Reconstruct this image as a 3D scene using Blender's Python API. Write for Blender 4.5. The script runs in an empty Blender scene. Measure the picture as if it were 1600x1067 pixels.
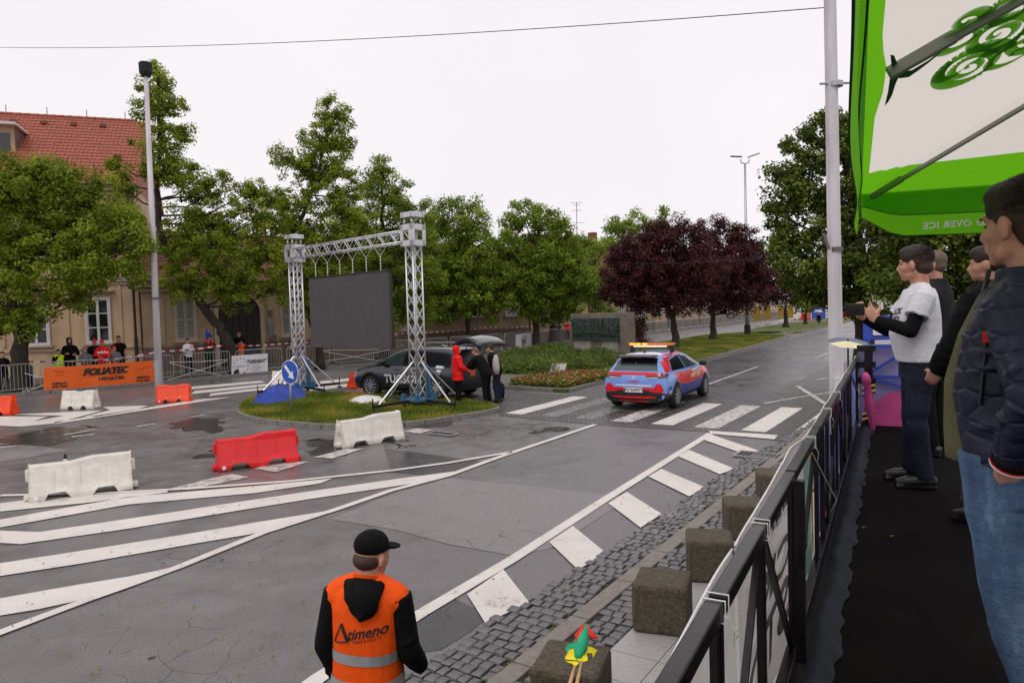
import bpy, bmesh, math, random
import numpy as np
from mathutils import Vector, Matrix, Euler
from mathutils.bvhtree import BVHTree
from mathutils import noise as mnoise
rnd = random.Random(7); nr = np.random.RandomState(7)
SC = bpy.context.scene; COL = SC.collection
R = math.radians
# ---------------------------------------------------------------- camera
FPX, CAMH, PITCH, ROLL = 1100.0, 2.75, math.atan(50.5/1100), math.atan(.03)
cam_d = bpy.data.cameras.new('camera'); cam = bpy.data.objects.new('camera', cam_d); COL.objects.link(cam)
cam_d.sensor_width = 36; cam_d.lens = 36*FPX/1600; cam_d.clip_start = .05; cam_d.clip_end = 3000
FW = Vector((0, math.cos(PITCH), -math.sin(PITCH))); UP0 = Vector((0, math.sin(PITCH), math.cos(PITCH))); RT0 = Vector((1, 0, 0))
RT = RT0*math.cos(ROLL)-UP0*math.sin(ROLL); UP = UP0*math.cos(ROLL)+RT0*math.sin(ROLL)
CP = Vector((0, 0, CAMH))
cam.matrix_world = Matrix(((RT.x, UP.x, -FW.x, 0), (RT.y, UP.y, -FW.y, 0), (RT.z, UP.z, -FW.z, CAMH), (0, 0, 0, 1)))
SC.camera = cam
# ---------------------------------------------------------------- world, sun, exposure
SUN_EL, SUN_AZ = R(58), R(200)
w = bpy.data.worlds.new('World'); SC.world = w; w.use_nodes = True
nt = w.node_tree; nt.nodes.clear()
sky = nt.nodes.new('ShaderNodeTexSky'); sky.sky_type = 'NISHITA'; sky.sun_disc = False; sky.sun_elevation = SUN_EL; sky.sun_rotation = SUN_AZ
mx = nt.nodes.new('ShaderNodeMix'); mx.data_type = 'RGBA'; mx.inputs[0].default_value = .95; mx.inputs[7].default_value = (9.5, 9.0, 9.35, 1)
bg = nt.nodes.new('ShaderNodeBackground'); bg.inputs[1].default_value = .1; wo = nt.nodes.new('ShaderNodeOutputWorld')
tcw = nt.nodes.new('ShaderNodeTexCoord'); nzw = nt.nodes.new('ShaderNodeTexNoise'); nzw.inputs['Scale'].default_value = 2.2; nzw.inputs['Detail'].default_value = 5; rpw = nt.nodes.new('ShaderNodeValToRGB'); rpw.color_ramp.elements[0].position = .3; rpw.color_ramp.elements[1].position = .7; rpw.color_ramp.elements[0].color = (.95, .905, .945, 1); rpw.color_ramp.elements[1].color = (1.02, .965, .985, 1)
scw = nt.nodes.new('ShaderNodeVectorMath'); scw.operation = 'SCALE'; scw.inputs[3].default_value = 10; nt.links.new(tcw.outputs['Generated'], nzw.inputs[0]); nt.links.new(nzw.outputs[0], rpw.inputs[0]); nt.links.new(rpw.outputs[0], scw.inputs[0]); nt.links.new(scw.outputs[0], mx.inputs[7])
nt.links.new(sky.outputs[0], mx.inputs[6]); nt.links.new(mx.outputs[2], bg.inputs[0]); nt.links.new(bg.outputs[0], wo.inputs[0])
sd = bpy.data.lights.new('sun', 'SUN'); sd.energy = .8; sd.angle = R(25); sd.color = (1, .97, .92); so = bpy.data.objects.new('sun', sd); COL.objects.link(so)
so.rotation_euler = (math.pi/2-SUN_EL, 0, math.pi-SUN_AZ)
SC.view_settings.view_transform = 'Standard'; SC.view_settings.look = 'None'; SC.view_settings.exposure = 0; SC.view_settings.gamma = 1
SC.view_settings.use_curve_mapping = False
SC.cycles.max_bounces = 6; SC.cycles.transparent_max_bounces = 8; SC.cycles.use_denoising = True

# ---------------------------------------------------------------- surveying helpers: photo pixel -> place in the world
def ray(x, y): return (FW*FPX+RT*(x-800)-UP*(y-533.5)).normalized()
def G(x, y, z=0.0):
    d = ray(x, y); return CP+d*((z-CAMH)/d.z)
def D(x, y, Y):
    d = ray(x, y); return CP+d*(Y/d.y)
def az(deg): return Vector((math.sin(R(deg)), math.cos(R(deg)), 0))
def plane_hit(x, y, O, d):
    n = Vector((d.y, -d.x, 0)); r = ray(x, y); p = CP+r*((Vector(O)-CP).dot(n)/r.dot(n)); return (p-Vector(O)).dot(d), p.z
Z = Vector((0, 0, 1))
# ---------------------------------------------------------------- materials
MATS = {}
def ramp(nt, fac, stops):
    r = nt.nodes.new('ShaderNodeValToRGB'); e = r.color_ramp.elements
    while len(e) < len(stops): e.new(.5)
    for k, (p, c) in enumerate(stops):
        e[k].position = p; e[k].color = (*c, 1) if len(c) == 3 else c
    nt.links.new(fac, r.inputs[0]); return r.outputs[0]
def new(nt, t, **kw):
    n = nt.nodes.new(t)
    for k, v in kw.items(): setattr(n, k, v)
    return n
def noise_n(nt, scale, detail=4, rough=.6, vec=None, stretch=None, coord='Object'):
    if vec is None: vec = new(nt, 'ShaderNodeTexCoord').outputs[coord]
    if stretch:
        m = new(nt, 'ShaderNodeMapping'); m.inputs['Scale'].default_value = stretch; nt.links.new(vec, m.inputs[0]); vec = m.outputs[0]
    n = new(nt, 'ShaderNodeTexNoise'); n.inputs['Scale'].default_value = scale; n.inputs['Detail'].default_value = detail; n.inputs['Roughness'].default_value = rough
    nt.links.new(vec, n.inputs['Vector']); return n.outputs[0]
def mixc(nt, fac, a, b, mode='MIX'):
    m = new(nt, 'ShaderNodeMix', data_type='RGBA', blend_type=mode)
    for s, v in ((0, fac), (6, a), (7, b)):
        if isinstance(v, bpy.types.NodeSocket): nt.links.new(v, m.inputs[s])
        elif isinstance(v, (int, float)): m.inputs[s].default_value = v
        else: m.inputs[s].default_value = (*v, 1)
    return m.outputs[2]
def math_n(nt, op, a, b=0.0, clamp=False):
    m = new(nt, 'ShaderNodeMath', operation=op, use_clamp=clamp)
    for s, v in ((0, a), (1, b)):
        if isinstance(v, bpy.types.NodeSocket): nt.links.new(v, m.inputs[s])
        else: m.inputs[s].default_value = v
    return m.outputs[0]
def base(name):
    m = bpy.data.materials.new(name); m.use_nodes = True; nt = m.node_tree; b = nt.nodes['Principled BSDF']; MATS[name] = m; return m, nt, b
def bump(nt, b, h, strength=.3, dist=.02):
    n = new(nt, 'ShaderNodeBump'); n.inputs['Strength'].default_value = strength; n.inputs['Distance'].default_value = dist
    nt.links.new(h, n.inputs['Height']); nt.links.new(n.outputs[0], b.inputs['Normal'])
def mat(name, col, rough=.6, metal=0, var=.18, vs=6, bs=0, bscale=40, bd=.01, coat=0, spec=None, emis=None, stretch=None, trans=0):
    """plain material: colour with soft uneven tone, optional fine relief"""
    if name in MATS: return MATS[name]
    m, nt, b = base(name)
    n = noise_n(nt, vs, 5, .65, stretch=stretch)
    d = tuple(max(0, c*(1-var)) for c in col); l = tuple(min(1, c*(1+var)) for c in col)
    nt.links.new(ramp(nt, n, [(.3, d), (.7, l)]), b.inputs['Base Color'])
    b.inputs['Roughness'].default_value = rough; b.inputs['Metallic'].default_value = metal
    if coat: b.inputs['Coat Weight'].default_value = coat; b.inputs['Coat Roughness'].default_value = .08
    if spec is not None: b.inputs['Specular IOR Level'].default_value = spec
    if bs: bump(nt, b, noise_n(nt, bscale, 6, .7, stretch=stretch), bs, bd)
    if emis: b.inputs['Emission Color'].default_value = (*emis[0], 1); b.inputs['Emission Strength'].default_value = emis[1]
    if trans:
        t = new(nt, 'ShaderNodeBsdfTranslucent'); t.inputs[0].default_value = (*col, 1); mxs = new(nt, 'ShaderNodeMixShader'); mxs.inputs[0].default_value = trans
        nt.links.new(b.outputs[0], mxs.inputs[1]); nt.links.new(t.outputs[0], mxs.inputs[2]); nt.links.new(mxs.outputs[0], nt.nodes['Material Output'].inputs[0])
    return m
def leafmat(name, c1, c2, c3, tr=.35):
    m, nt, b = base(name)
    a = new(nt, 'ShaderNodeAttribute', attribute_name='tint')
    c = ramp(nt, a.outputs['Fac'], [(0, c1), (.55, c2), (1, c3)])
    nt.links.new(c, b.inputs['Base Color']); b.inputs['Roughness'].default_value = .55; b.inputs['Specular IOR Level'].default_value = .3
    t = new(nt, 'ShaderNodeBsdfTranslucent'); nt.links.new(c, t.inputs[0]); s = new(nt, 'ShaderNodeMixShader'); s.inputs[0].default_value = tr
    nt.links.new(b.outputs[0], s.inputs[1]); nt.links.new(t.outputs[0], s.inputs[2]); nt.links.new(s.outputs[0], nt.nodes['Material Output'].inputs[0])
    return m
def asphalt(name, lo, hi, wet=.5, crack=True):
    m, nt, b = base(name)
    big = noise_n(nt, .35, 5, .6); mid = noise_n(nt, 2.2, 6, .65); fine = noise_n(nt, 42, 5, .8); grit = noise_n(nt, 110, 2, .6)
    c = ramp(nt, mid, [(.3, lo), (.7, hi)])
    c = mixc(nt, .45, c, ramp(nt, big, [(.35, lo), (.65, hi)]))
    c = mixc(nt, .55, c, ramp(nt, fine, [(.32, (.2, .2, .2)), (.68, (1.75, 1.75, 1.75))]), 'MULTIPLY')
    c = mixc(nt, math_n(nt, 'GREATER_THAN', grit, .70), c, (.32, .30, .29)); c = mixc(nt, math_n(nt, 'LESS_THAN', grit, .33), c, (.03, .03, .03))
    if crack:
        tc = new(nt, 'ShaderNodeTexCoord').outputs['Object']; wn = new(nt, 'ShaderNodeTexNoise'); wn.inputs['Scale'].default_value = 1.5; nt.links.new(tc, wn.inputs[0])
        vv = mixc(nt, .3, tc, wn.outputs['Color']); v = new(nt, 'ShaderNodeTexVoronoi', feature='DISTANCE_TO_EDGE'); v.inputs['Scale'].default_value = 2.6; nt.links.new(vv, v.inputs['Vector'])
        ck = math_n(nt, 'LESS_THAN', v.outputs[0], .0045); msk = math_n(nt, 'GREATER_THAN', noise_n(nt, .45, 3, .5), .57)
        c = mixc(nt, math_n(nt, 'MULTIPLY', ck, msk), c, (.012, .012, .012))
    nt.links.new(c, b.inputs['Base Color'])
    nt.links.new(ramp(nt, mixc(nt, .5, mid, big), [(.38, (wet-.17,)*3), (.62, (wet+.14,)*3)]), b.inputs['Roughness'])
    b.inputs['Specular IOR Level'].default_value = .5
    bump(nt, b, mixc(nt, .5, fine, grit), .35, .008); return m
asphalt('asphalt', (.088, .080, .082), (.205, .187, .19), .38)
asphalt('asphalt_worn', (.175, .157, .158), (.25, .226, .228), .48)
asphalt('asphalt_fresh', (.03, .029, .031), (.055, .052, .055), .33)
asphalt('far_asphalt', (.05, .048, .052), (.085, .08, .088), .36, False)
def cobble_mat():
    m, nt, b = base('cobble_paving')
    tc = new(nt, 'ShaderNodeTexCoord').outputs['Object']; mp = new(nt, 'ShaderNodeMapping'); mp.inputs['Rotation'].default_value = (0, 0, R(33.5)); nt.links.new(tc, mp.inputs[0])
    br = new(nt, 'ShaderNodeTexBrick'); br.inputs['Scale'].default_value = 1; br.inputs['Brick Width'].default_value = .12; br.inputs['Row Height'].default_value = .11; br.inputs['Mortar Size'].default_value = .012
    br.inputs['Color1'].default_value = (.15, .14, .14, 1); br.inputs['Color2'].default_value = (.07, .068, .07, 1); br.inputs['Mortar'].default_value = (.03, .028, .024, 1); br.inputs['Bias'].default_value = 0
    wn = new(nt, 'ShaderNodeTexNoise'); wn.inputs['Scale'].default_value = 4; nt.links.new(mp.outputs[0], wn.inputs[0])
    nt.links.new(mixc(nt, .06, mp.outputs[0], wn.outputs['Color']), br.inputs['Vector'])
    nt.links.new(mixc(nt, .5, br.outputs[0], ramp(nt, noise_n(nt, 1.2, 5), [(.3, (.45, .44, .43)), (.7, (1.5, 1.45, 1.42))]), 'MULTIPLY'), b.inputs['Base Color']); b.inputs['Roughness'].default_value = .42
    bump(nt, b, math_n(nt, 'SUBTRACT', 1.0, br.outputs['Fac']), .9, .02)
cobble_mat()
def paint_mat(name, col, wear, under, lump=3.0):
    m, nt, b = base(name)
    n1 = noise_n(nt, lump, 8, .75); n2 = noise_n(nt, 60, 3, .7)
    f = math_n(nt, 'ADD', math_n(nt, 'MULTIPLY', n1, .6), math_n(nt, 'MULTIPLY', n2, .4))
    mask = ramp(nt, f, [(wear-.04, (0, 0, 0)), (wear+.04, (1, 1, 1))])
    cc = mixc(nt, .35, col, ramp(nt, noise_n(nt, 1.3, 4), [(.3, tuple(c*.55 for c in col)), (.7, col)]))
    nt.links.new(mixc(nt, mask, under, cc), b.inputs['Base Color']); b.inputs['Roughness'].default_value = .5
    bump(nt, b, n2, .3, .006); return m
paint_mat('road_paint', (.74, .69, .64), .40, (.11, .105, .11))
paint_mat('road_paint_worn', (.66, .62, .58), .47, (.1, .095, .095), 6)
paint_mat('road_paint_ghost', (.4, .38, .37), .53, (.1, .095, .095), 8)
def grass_mat():
    m, nt, b = base('grass')
    c = ramp(nt, noise_n(nt, .9, 6, .7), [(.3, (.045, .075, .012)), (.5, (.085, .12, .018)), (.66, (.19, .17, .04)), (.8, (.16, .08, .03))])
    c = mixc(nt, .6, c, ramp(nt, noise_n(nt, 30, 4, .7), [(.3, (.5, .5, .5)), (.7, (1.4, 1.4, 1.3))]), 'MULTIPLY')
    nt.links.new(c, b.inputs['Base Color']); b.inputs['Roughness'].default_value = .9; bump(nt, b, noise_n(nt, 60, 4), .8, .03)
grass_mat()
mat('soil', (.055, .042, .03), .9, bs=.8, bscale=20, bd=.05)
mat('pavement', (.12, .105, .095), .55, vs=1.5, bs=.3, bscale=30)
mat('verge', (.05, .055, .025), .9, var=.5, vs=2, bs=.6, bscale=20)
mat('granite', (.20, .17, .145), .55, var=.25, vs=14, bs=.3, bscale=120, bd=.004)
mat('kerb_stone', (.19, .175, .16), .6, var=.3, vs=9, bs=.3, bscale=90, bd=.005)
mat('basalt', (.125, .119, .12), .36, var=.55, vs=3.5, bs=.4, bscale=60, bd=.006)
mat('joint', (.035, .034, .022), .9, var=.5, vs=7)
mat('concrete_dark', (.095, .078, .05), .85, var=.6, vs=38, bs=1, bscale=110, bd=.01)
mat('slab', (.38, .36, .345), .5, var=.14, vs=30, bs=.15, bscale=160, bd=.003)
mat('aluminium', (.62, .61, .63), .33, .75, var=.08)
mat('galvanised', (.42, .43, .44), .42, .7, var=.15, vs=10)
mat('concrete_pole', (.60, .57, .59), .7, var=.22, vs=3, bs=.3, bscale=60, stretch=(1, 1, .15))
mat('white_paint', (.75, .74, .72), .45, var=.05)
mat('black_paint', (.012, .011, .012), .3, var=.4, vs=20)
mat('black_rail', (.009, .007, .008), .3, var=.5, vs=12, bs=.15, bscale=50, coat=.15, spec=.3)
mat('black_rubber', (.012, .012, .012), .8)
mat('glass_dark', (.012, .014, .016), .06, var=.3, spec=.8)
mat('glass_tint', (.05, .075, .075), .05, var=.3, spec=.9)
mat('orange_plastic', (.86, .065, .012), .35, var=.12, vs=4)
mat('red_plastic', (.72, .015, .02), .32, var=.12, vs=4)
mat('white_plastic', (.72, .68, .61), .4, var=.16, vs=5, bs=.15, bscale=30)
mat('orange_banner', (.9, .14, .01), .55, var=.06, vs=1.5, bs=.15, bscale=3, bd=.05)
mat('white_banner', (.72, .71, .73), .6, var=.06, vs=1.5, bs=.2, bscale=4, bd=.05)
mat('print_black', (.02, .018, .018), .6)
mat('print_grey', (.2, .2, .22), .6)
mat('print_dark_orange', (.45, .045, .01), .6)
mat('print_blue', (.12, .16, .45), .6)
mat('print_white', (.8, .8, .8), .5)
mat('print_cream', (.75, .66, .42), .5)
mat('wall_cream', (.54, .375, .235), .85, var=.24, vs=.8, bs=.25, bscale=25, bd=.01)
mat('wall_tan', (.43, .31, .205), .85, var=.26, vs=.7, bs=.25, bscale=25, bd=.01)
mat('trim_cream', (.45, .345, .25), .8, var=.15, vs=3)
mat('plinth_brown', (.17, .115, .085), .8, var=.25, vs=2, bs=.3, bscale=20)
mat('shutter', (.36, .34, .31), .6, var=.15)
mat('window_white', (.62, .6, .58), .5, var=.08)
mat('door_dark', (.018, .011, .01), .6)
mat('curtain', (.2, .17, .2), .8, var=.6, vs=3)
mat('roof_tile', (.33, .088, .05), .7, var=.55, vs=9, bs=.3, bscale=40)
mat('roof_tile_old', (.2, .075, .05), .8, var=.45, vs=5, bs=.3, bscale=30)
mat('zinc', (.15, .13, .125), .45, .5, var=.2)
mat('bark', (.035, .027, .02), .95, var=.5, vs=4, bs=1, bscale=14, bd=.05, stretch=(1, 1, .25))
mat('skin', (.52, .25, .17), .5, var=.14, vs=22, bs=.08, bscale=150, bd=.002)
MATS['skin'].node_tree.nodes['Principled BSDF'].inputs['Subsurface Weight'].default_value = .12
MATS['skin'].node_tree.nodes['Principled BSDF'].inputs['Subsurface Radius'].default_value = (.02, .008, .005)
mat('hair_brown', (.022, .010, .006), .6, var=.5, vs=60, bs=.4, bscale=200, bd=.004)
mat('hair_stubble', (.055, .026, .017), .7, var=.3, vs=60)
mat('hair_grey', (.13, .085, .06), .6, var=.4, vs=60, bs=.4, bscale=200, bd=.004)
mat('carpet', (.007, .0055, .0055), .95, var=.4, vs=3, bs=.6, bscale=300, bd=.004, spec=.08)
mat('navy_cloth', (.006, .009, .02), .85, var=.4, vs=8, bs=.5, bscale=14, bd=.03)
mat('bronze', (.05, .075, .065), .5, .4, var=.6, vs=6, bs=.6, bscale=12, bd=.05)
mat('monument_concrete', (.17, .14, .115), .85, var=.35, vs=1.8, bs=.3, bscale=20)
mat('monument_render', (.36, .33, .29), .85, var=.2, vs=2)
def fabric(name, col, **k): return mat(name, col, k.pop('rough', .85), var=k.pop('var', .2), vs=k.pop('vs', 9), bs=k.pop('bs', .5), bscale=k.pop('bscale', 16), bd=k.pop('bd', .02), **k)
leafmat('leaf_spring', (.10, .145, .01), (.25, .33, .022), (.50, .56, .06), .5)
leafmat('leaf_linden', (.04, .068, .008), (.11, .16, .016), (.34, .40, .06), .38)
leafmat('leaf_bright', (.09, .15, .012), (.22, .32, .026), (.42, .52, .07), .5)
leafmat('leaf_purple', (.028, .009, .011), (.08, .018, .022), (.18, .04, .042), .33)
leafmat('leaf_juniper', (.05, .085, .012), (.12, .18, .025), (.25, .31, .06), .25)
leafmat('grass_blade', (.09, .14, .012), (.22, .26, .025), (.48, .33, .07), .35)
leafmat('flower_petal', (.25, .03, .02), (.45, .12, .05), (.7, .6, .35), .3)
# ---------------------------------------------------------------- object helpers
ORG = {}
def link(o, parent=None, label=None, cat=None, group=None, kind=None):
    COL.objects.link(o)
    if parent is not None: o.parent = parent; ORG[o.name] = ORG.get(parent.name, (0, 0, 0))
    if label: o['label'] = label
    if cat: o['category'] = cat
    if group: o['group'] = group
    if kind: o['kind'] = kind
    return o
def thing(name, label, cat, loc=(0, 0, 0), rz=0, group=None):
    o = bpy.data.objects.new(name, None); o.location = loc; o.rotation_euler = (0, 0, rz); o.empty_display_size = .1
    return link(o, None, label, cat, group)
def copy_tree(o, parent=None, **kw):
    c = o.copy(); COL.objects.link(c); c.parent = parent
    for k, v in kw.items():
        if k in ('label', 'group'): c[k] = v
    for ch in o.children: copy_tree(ch, c)
    return c
class MB:
    def __init__(s): s.v = []; s.f = []; s.m = []
    def add(s, vs, fs, mi=0):
        n = len(s.v); s.v += [tuple(v) for v in vs]; s.f += [tuple(i+n for i in f) for f in fs]; s.m += [mi]*len(fs)
    def box(s, c, d, rz=0, rot=None, mi=0):
        M = rot.to_3x3() if rot is not None else Matrix.Rotation(rz, 3, 'Z'); c = Vector(c)
        vs = [c+M@Vector((x*d[0]/2, y*d[1]/2, z*d[2]/2)) for x in (-1, 1) for y in (-1, 1) for z in (-1, 1)]
        s.add(vs, [(0, 1, 3, 2), (4, 6, 7, 5), (0, 4, 5, 1), (2, 3, 7, 6), (0, 2, 6, 4), (1, 5, 7, 3)], mi); return s
    def bar(s, a, b, w, h=None, up=Z, mi=0):
        a = Vector(a); b = Vector(b); d = (b-a); L = d.length
        if L < 1e-6: return s
        d /= L; x = d.cross(up)
        if x.length < 1e-4: x = d.cross(Vector((1, 0, 0)))
        x.normalize(); y = x.cross(d); s.box((a+b)/2, (w, L, h or w), rot=Matrix((x, d, y)).transposed(), mi=mi); return s
    def tube(s, pts, r, n=8, mi=0, cap=True, flat=1.0):
        pts = [Vector(p) for p in pts]; k = len(pts); rs = r if isinstance(r, (list, tuple)) else [r]*k; vs = []; px = None
        for i, p in enumerate(pts):
            t = (pts[min(i+1, k-1)]-pts[max(i-1, 0)]).normalized()
            if px is None:
                px = t.cross(Z)
                if px.length < .05: px = t.cross(Vector((0, 1, 0)))
            px = (px-t*px.dot(t)).normalized(); py = t.cross(px)
            for j in range(n):
                a = 2*math.pi*j/n; vs.append(p+(px*math.cos(a)+py*math.sin(a)*flat)*rs[i])
        fs = [(i*n+j, i*n+(j+1) % n, (i+1)*n+(j+1) % n, (i+1)*n+j) for i in range(k-1) for j in range(n)]
        if cap: fs += [tuple(range(n))[::-1], tuple(range((k-1)*n, k*n))]
        s.add(vs, fs, mi); return s
    def rings(s, rings, n=16, mi=0, power=2.0):
        """rings: (centre, rx, ry) or (centre, rx, ry, 3x3)"""
        vs = []
        for q in rings:
            c = Vector(q[0]); M = q[3] if len(q) > 3 else Matrix.Identity(3)
            for j in range(n):
                a = 2*math.pi*j/n; ca, sa = math.cos(a), math.sin(a); e = 2/power
                vs.append(c+M@Vector((q[1]*math.copysign(abs(ca)**e, ca), q[2]*math.copysign(abs(sa)**e, sa), 0)))
        k = len(rings); fs = [(i*n+j, i*n+(j+1) % n, (i+1)*n+(j+1) % n, (i+1)*n+j) for i in range(k-1) for j in range(n)]
        fs += [tuple(range(n))[::-1], tuple(range((k-1)*n, k*n))]; s.add(vs, fs, mi); return s
    def ell(s, c, r, rot=None, nu=12, nv=8, mi=0):
        c = Vector(c); r = (r,)*3 if isinstance(r, (int, float)) else r; M = rot.to_matrix() if isinstance(rot, Euler) else (rot or Matrix.Identity(3)); vs = [c+M@Vector((0, 0, -r[2]))]
        for i in range(1, nv):
            t = math.pi*i/nv-math.pi/2
            for j in range(nu):
                a = 2*math.pi*j/nu; vs.append(c+M@Vector((r[0]*math.cos(t)*math.cos(a), r[1]*math.cos(t)*math.sin(a), r[2]*math.sin(t))))
        vs.append(c+M@Vector((0, 0, r[2]))); L = len(vs)-1
        fs = [(0, 1+(j+1) % nu, 1+j) for j in range(nu)]+[(1+i*nu+j, 1+i*nu+(j+1) % nu, 1+(i+1)*nu+(j+1) % nu, 1+(i+1)*nu+j) for i in range(nv-2) for j in range(nu)]
        fs += [(1+(nv-2)*nu+j, 1+(nv-2)*nu+(j+1) % nu, L) for j in range(nu)]; s.add(vs, fs, mi); return s
    def prism(s, poly, z0, z1, mi=0):
        n = len(poly); vs = [(p[0], p[1], z0) for p in poly]+[(p[0], p[1], z1) for p in poly]
        a = sum(poly[i][0]*poly[(i+1) % n][1]-poly[(i+1) % n][0]*poly[i][1] for i in range(n))
        fs = [tuple(range(n))[::-1], tuple(range(n, 2*n))]+[(i, (i+1) % n, n+(i+1) % n, n+i) for i in range(n)]
        if a < 0: fs = [f[::-1] for f in fs]
        s.add(vs, fs, mi); return s
    def sheet(s, poly, z, mi=0):
        n = len(poly); a = sum(poly[i][0]*poly[(i+1) % n][1]-poly[(i+1) % n][0]*poly[i][1] for i in range(n))
        f = tuple(range(n)); s.add([(p[0], p[1], z) for p in poly], [f if a > 0 else f[::-1]], mi); return s
    def quad(s, a, b, c, d, mi=0): s.add([a, b, c, d], [(0, 1, 2, 3)], mi); return s
    def grid(s, fn, nu, nv, mi=0, thick=0):
        vs = [fn(i/nu, j/nv) for j in range(nv+1) for i in range(nu+1)]; w_ = nu+1
        s.add(vs, [(j*w_+i, j*w_+i+1, (j+1)*w_+i+1, (j+1)*w_+i) for j in range(nv) for i in range(nu)], mi); return s
    def mesh(s, name, mats, smooth=False):
        me = bpy.data.meshes.new(name); me.from_pydata(s.v, [], s.f)
        for q in (mats if isinstance(mats, (list, tuple)) else [mats]): me.materials.append(MATS[q] if isinstance(q, str) else q)
        if len(set(s.m)) > 1: me.polygons.foreach_set('material_index', s.m)
        if smooth: me.polygons.foreach_set('use_smooth', [True]*len(me.polygons))
        me.update(); return me
    def build(s, name, mats, parent=None, smooth=False, bevel=0, world=True, solid=0, **kw):
        if parent is not None and world:
            o_ = ORG.get(parent.name, tuple(parent.location))
            s.v = [(v[0]-o_[0], v[1]-o_[1], v[2]-o_[2]) for v in s.v]
        o = bpy.data.objects.new(name, s.mesh(name, mats, smooth)); link(o, parent, **kw)
        if parent is not None: ORG[o.name] = ORG.get(parent.name, tuple(parent.location))
        if solid: q = o.modifiers.new('thickness', 'SOLIDIFY'); q.thickness = solid; q.offset = 0
        if bevel:
            q = o.modifiers.new('bevel', 'BEVEL'); q.width = bevel; q.segments = 2; q.limit_method = 'ANGLE'; q.angle_limit = R(40)
        return o
def evaluated(me, mods):
    o = bpy.data.objects.new('temp', me); COL.objects.link(o)
    for t, kw in mods:
        q = o.modifiers.new(t, t)
        for k, v in kw.items(): setattr(q, k, v)
    dg = bpy.context.evaluated_depsgraph_get(); dg.update(); r = bpy.data.meshes.new_from_object(o.evaluated_get(dg))
    bpy.data.objects.remove(o); return r
def remesh(mb, name, m, vox, smooth=4, parent=None, **kw):
    """fuse overlapping closed shapes into ONE continuous surface"""
    me = mb.mesh(name, m); r = evaluated(me, [('REMESH', dict(mode='VOXEL', voxel_size=vox)), ('SMOOTH', dict(factor=.5, iterations=smooth))])
    r.materials.clear(); r.materials.append(MATS[m]); r.polygons.foreach_set('use_smooth', [True]*len(r.polygons)); r.name = name
    o = bpy.data.objects.new(name, r); link(o, parent, **kw); return o
def bvh_of(o): return BVHTree.FromPolygons([v.co[:] for v in o.data.vertices], [tuple(p.vertices) for p in o.data.polygons])
def text_me(txt, size=1.0, shear=0, bold=0, spacing=1, ext=0, align='CENTER'):
    c = bpy.data.curves.new('text', 'FONT'); c.body = txt; c.size = size; c.shear = shear; c.offset = bold; c.space_character = spacing; c.extrude = ext
    c.align_x = align; c.align_y = 'CENTER'; c.resolution_u = 3
    o = bpy.data.objects.new('text', c); COL.objects.link(o); dg = bpy.context.evaluated_depsgraph_get(); dg.update()
    me = bpy.data.meshes.new_from_object(o.evaluated_get(dg)); bpy.data.objects.remove(o); return me
def put_text(txt, frame, size, m, parent, name='lettering', mirror=False, sx=1, fn=None, **k):
    """frame: (origin, right, up) in the parent's coordinates (or world minus ORG)"""
    me = text_me(txt, size, **k); O, r, u = [Vector(q) for q in frame]; o_ = Vector(ORG.get(parent.name, tuple(parent.location))) if parent else Vector()
    for v in me.vertices:
        x = v.co.x*sx*(-1 if mirror else 1); p = O+r*x+u*v.co.y
        if fn: p = fn(p)
        v.co = p-o_
    me.materials.clear(); me.materials.append(MATS[m]); o = bpy.data.objects.new(name, me); link(o, parent); return o
def patch(poly, to3, bvh, dirv, off, name, m, parent, step=.08, holes=None):
    """2-D outline laid over a curved body: cut fine, cast onto the surface, lifted by a few millimetres"""
    bm = bmesh.new(); f = bm.faces.new([bm.verts.new((p[0], p[1], 0)) for p in poly]); xs = [p[0] for p in poly]; ys = [p[1] for p in poly]
    for a, lo, hi in ((0, min(xs), max(xs)), (1, min(ys), max(ys))):
        k = lo+step
        while k < hi-1e-4:
            co = [0, 0, 0]; co[a] = k; no = [0, 0, 0]; no[a] = 1
            bmesh.ops.bisect_plane(bm, geom=bm.verts[:]+bm.edges[:]+bm.faces[:], plane_co=co, plane_no=no); k += step
    bmesh.ops.triangulate(bm, faces=bm.faces[:]); dv = Vector(dirv)
    dead = []
    for v in bm.verts:
        p = Vector(to3(v.co.x, v.co.y)); h = bvh.ray_cast(p-dv*2, dv)
        if h[0] is None: dead.append(v); continue
        n = h[1] if h[1].dot(dv) < 0 else -h[1]; v.co = h[0]+n*off
    if dead: bmesh.ops.delete(bm, geom=dead, context='VERTS')
    bmesh.ops.recalc_face_normals(bm, faces=bm.faces[:])
    me = bpy.data.meshes.new(name); bm.to_mesh(me); bm.free(); me.materials.append(MATS[m]); me.polygons.foreach_set('use_smooth', [True]*len(me.polygons))
    o = bpy.data.objects.new(name, me); link(o, parent); return o
def inside(p, poly):
    c = False; n = len(poly); j = n-1
    for i in range(n):
        if (poly[i][1] > p[1]) != (poly[j][1] > p[1]) and p[0] < (poly[j][0]-poly[i][0])*(p[1]-poly[i][1])/(poly[j][1]-poly[i][1])+poly[i][0]: c = not c
        j = i
    return c
def quads_mesh(name, V, m, tint=None):
    n = len(V)//4; me = bpy.data.meshes.new(name); me.vertices.add(n*4); me.vertices.foreach_set('co', V.astype(np.float32).ravel())
    me.loops.add(n*4); me.loops.foreach_set('vertex_index', np.arange(n*4, dtype=np.int32)); me.polygons.add(n)
    me.polygons.foreach_set('loop_start', np.arange(0, n*4, 4, dtype=np.int32)); me.update(calc_edges=True)
    if tint is not None: a = me.attributes.new('tint', 'FLOAT', 'FACE'); a.data.foreach_set('value', tint.astype(np.float32))
    me.materials.append(MATS[m]); return me
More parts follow.
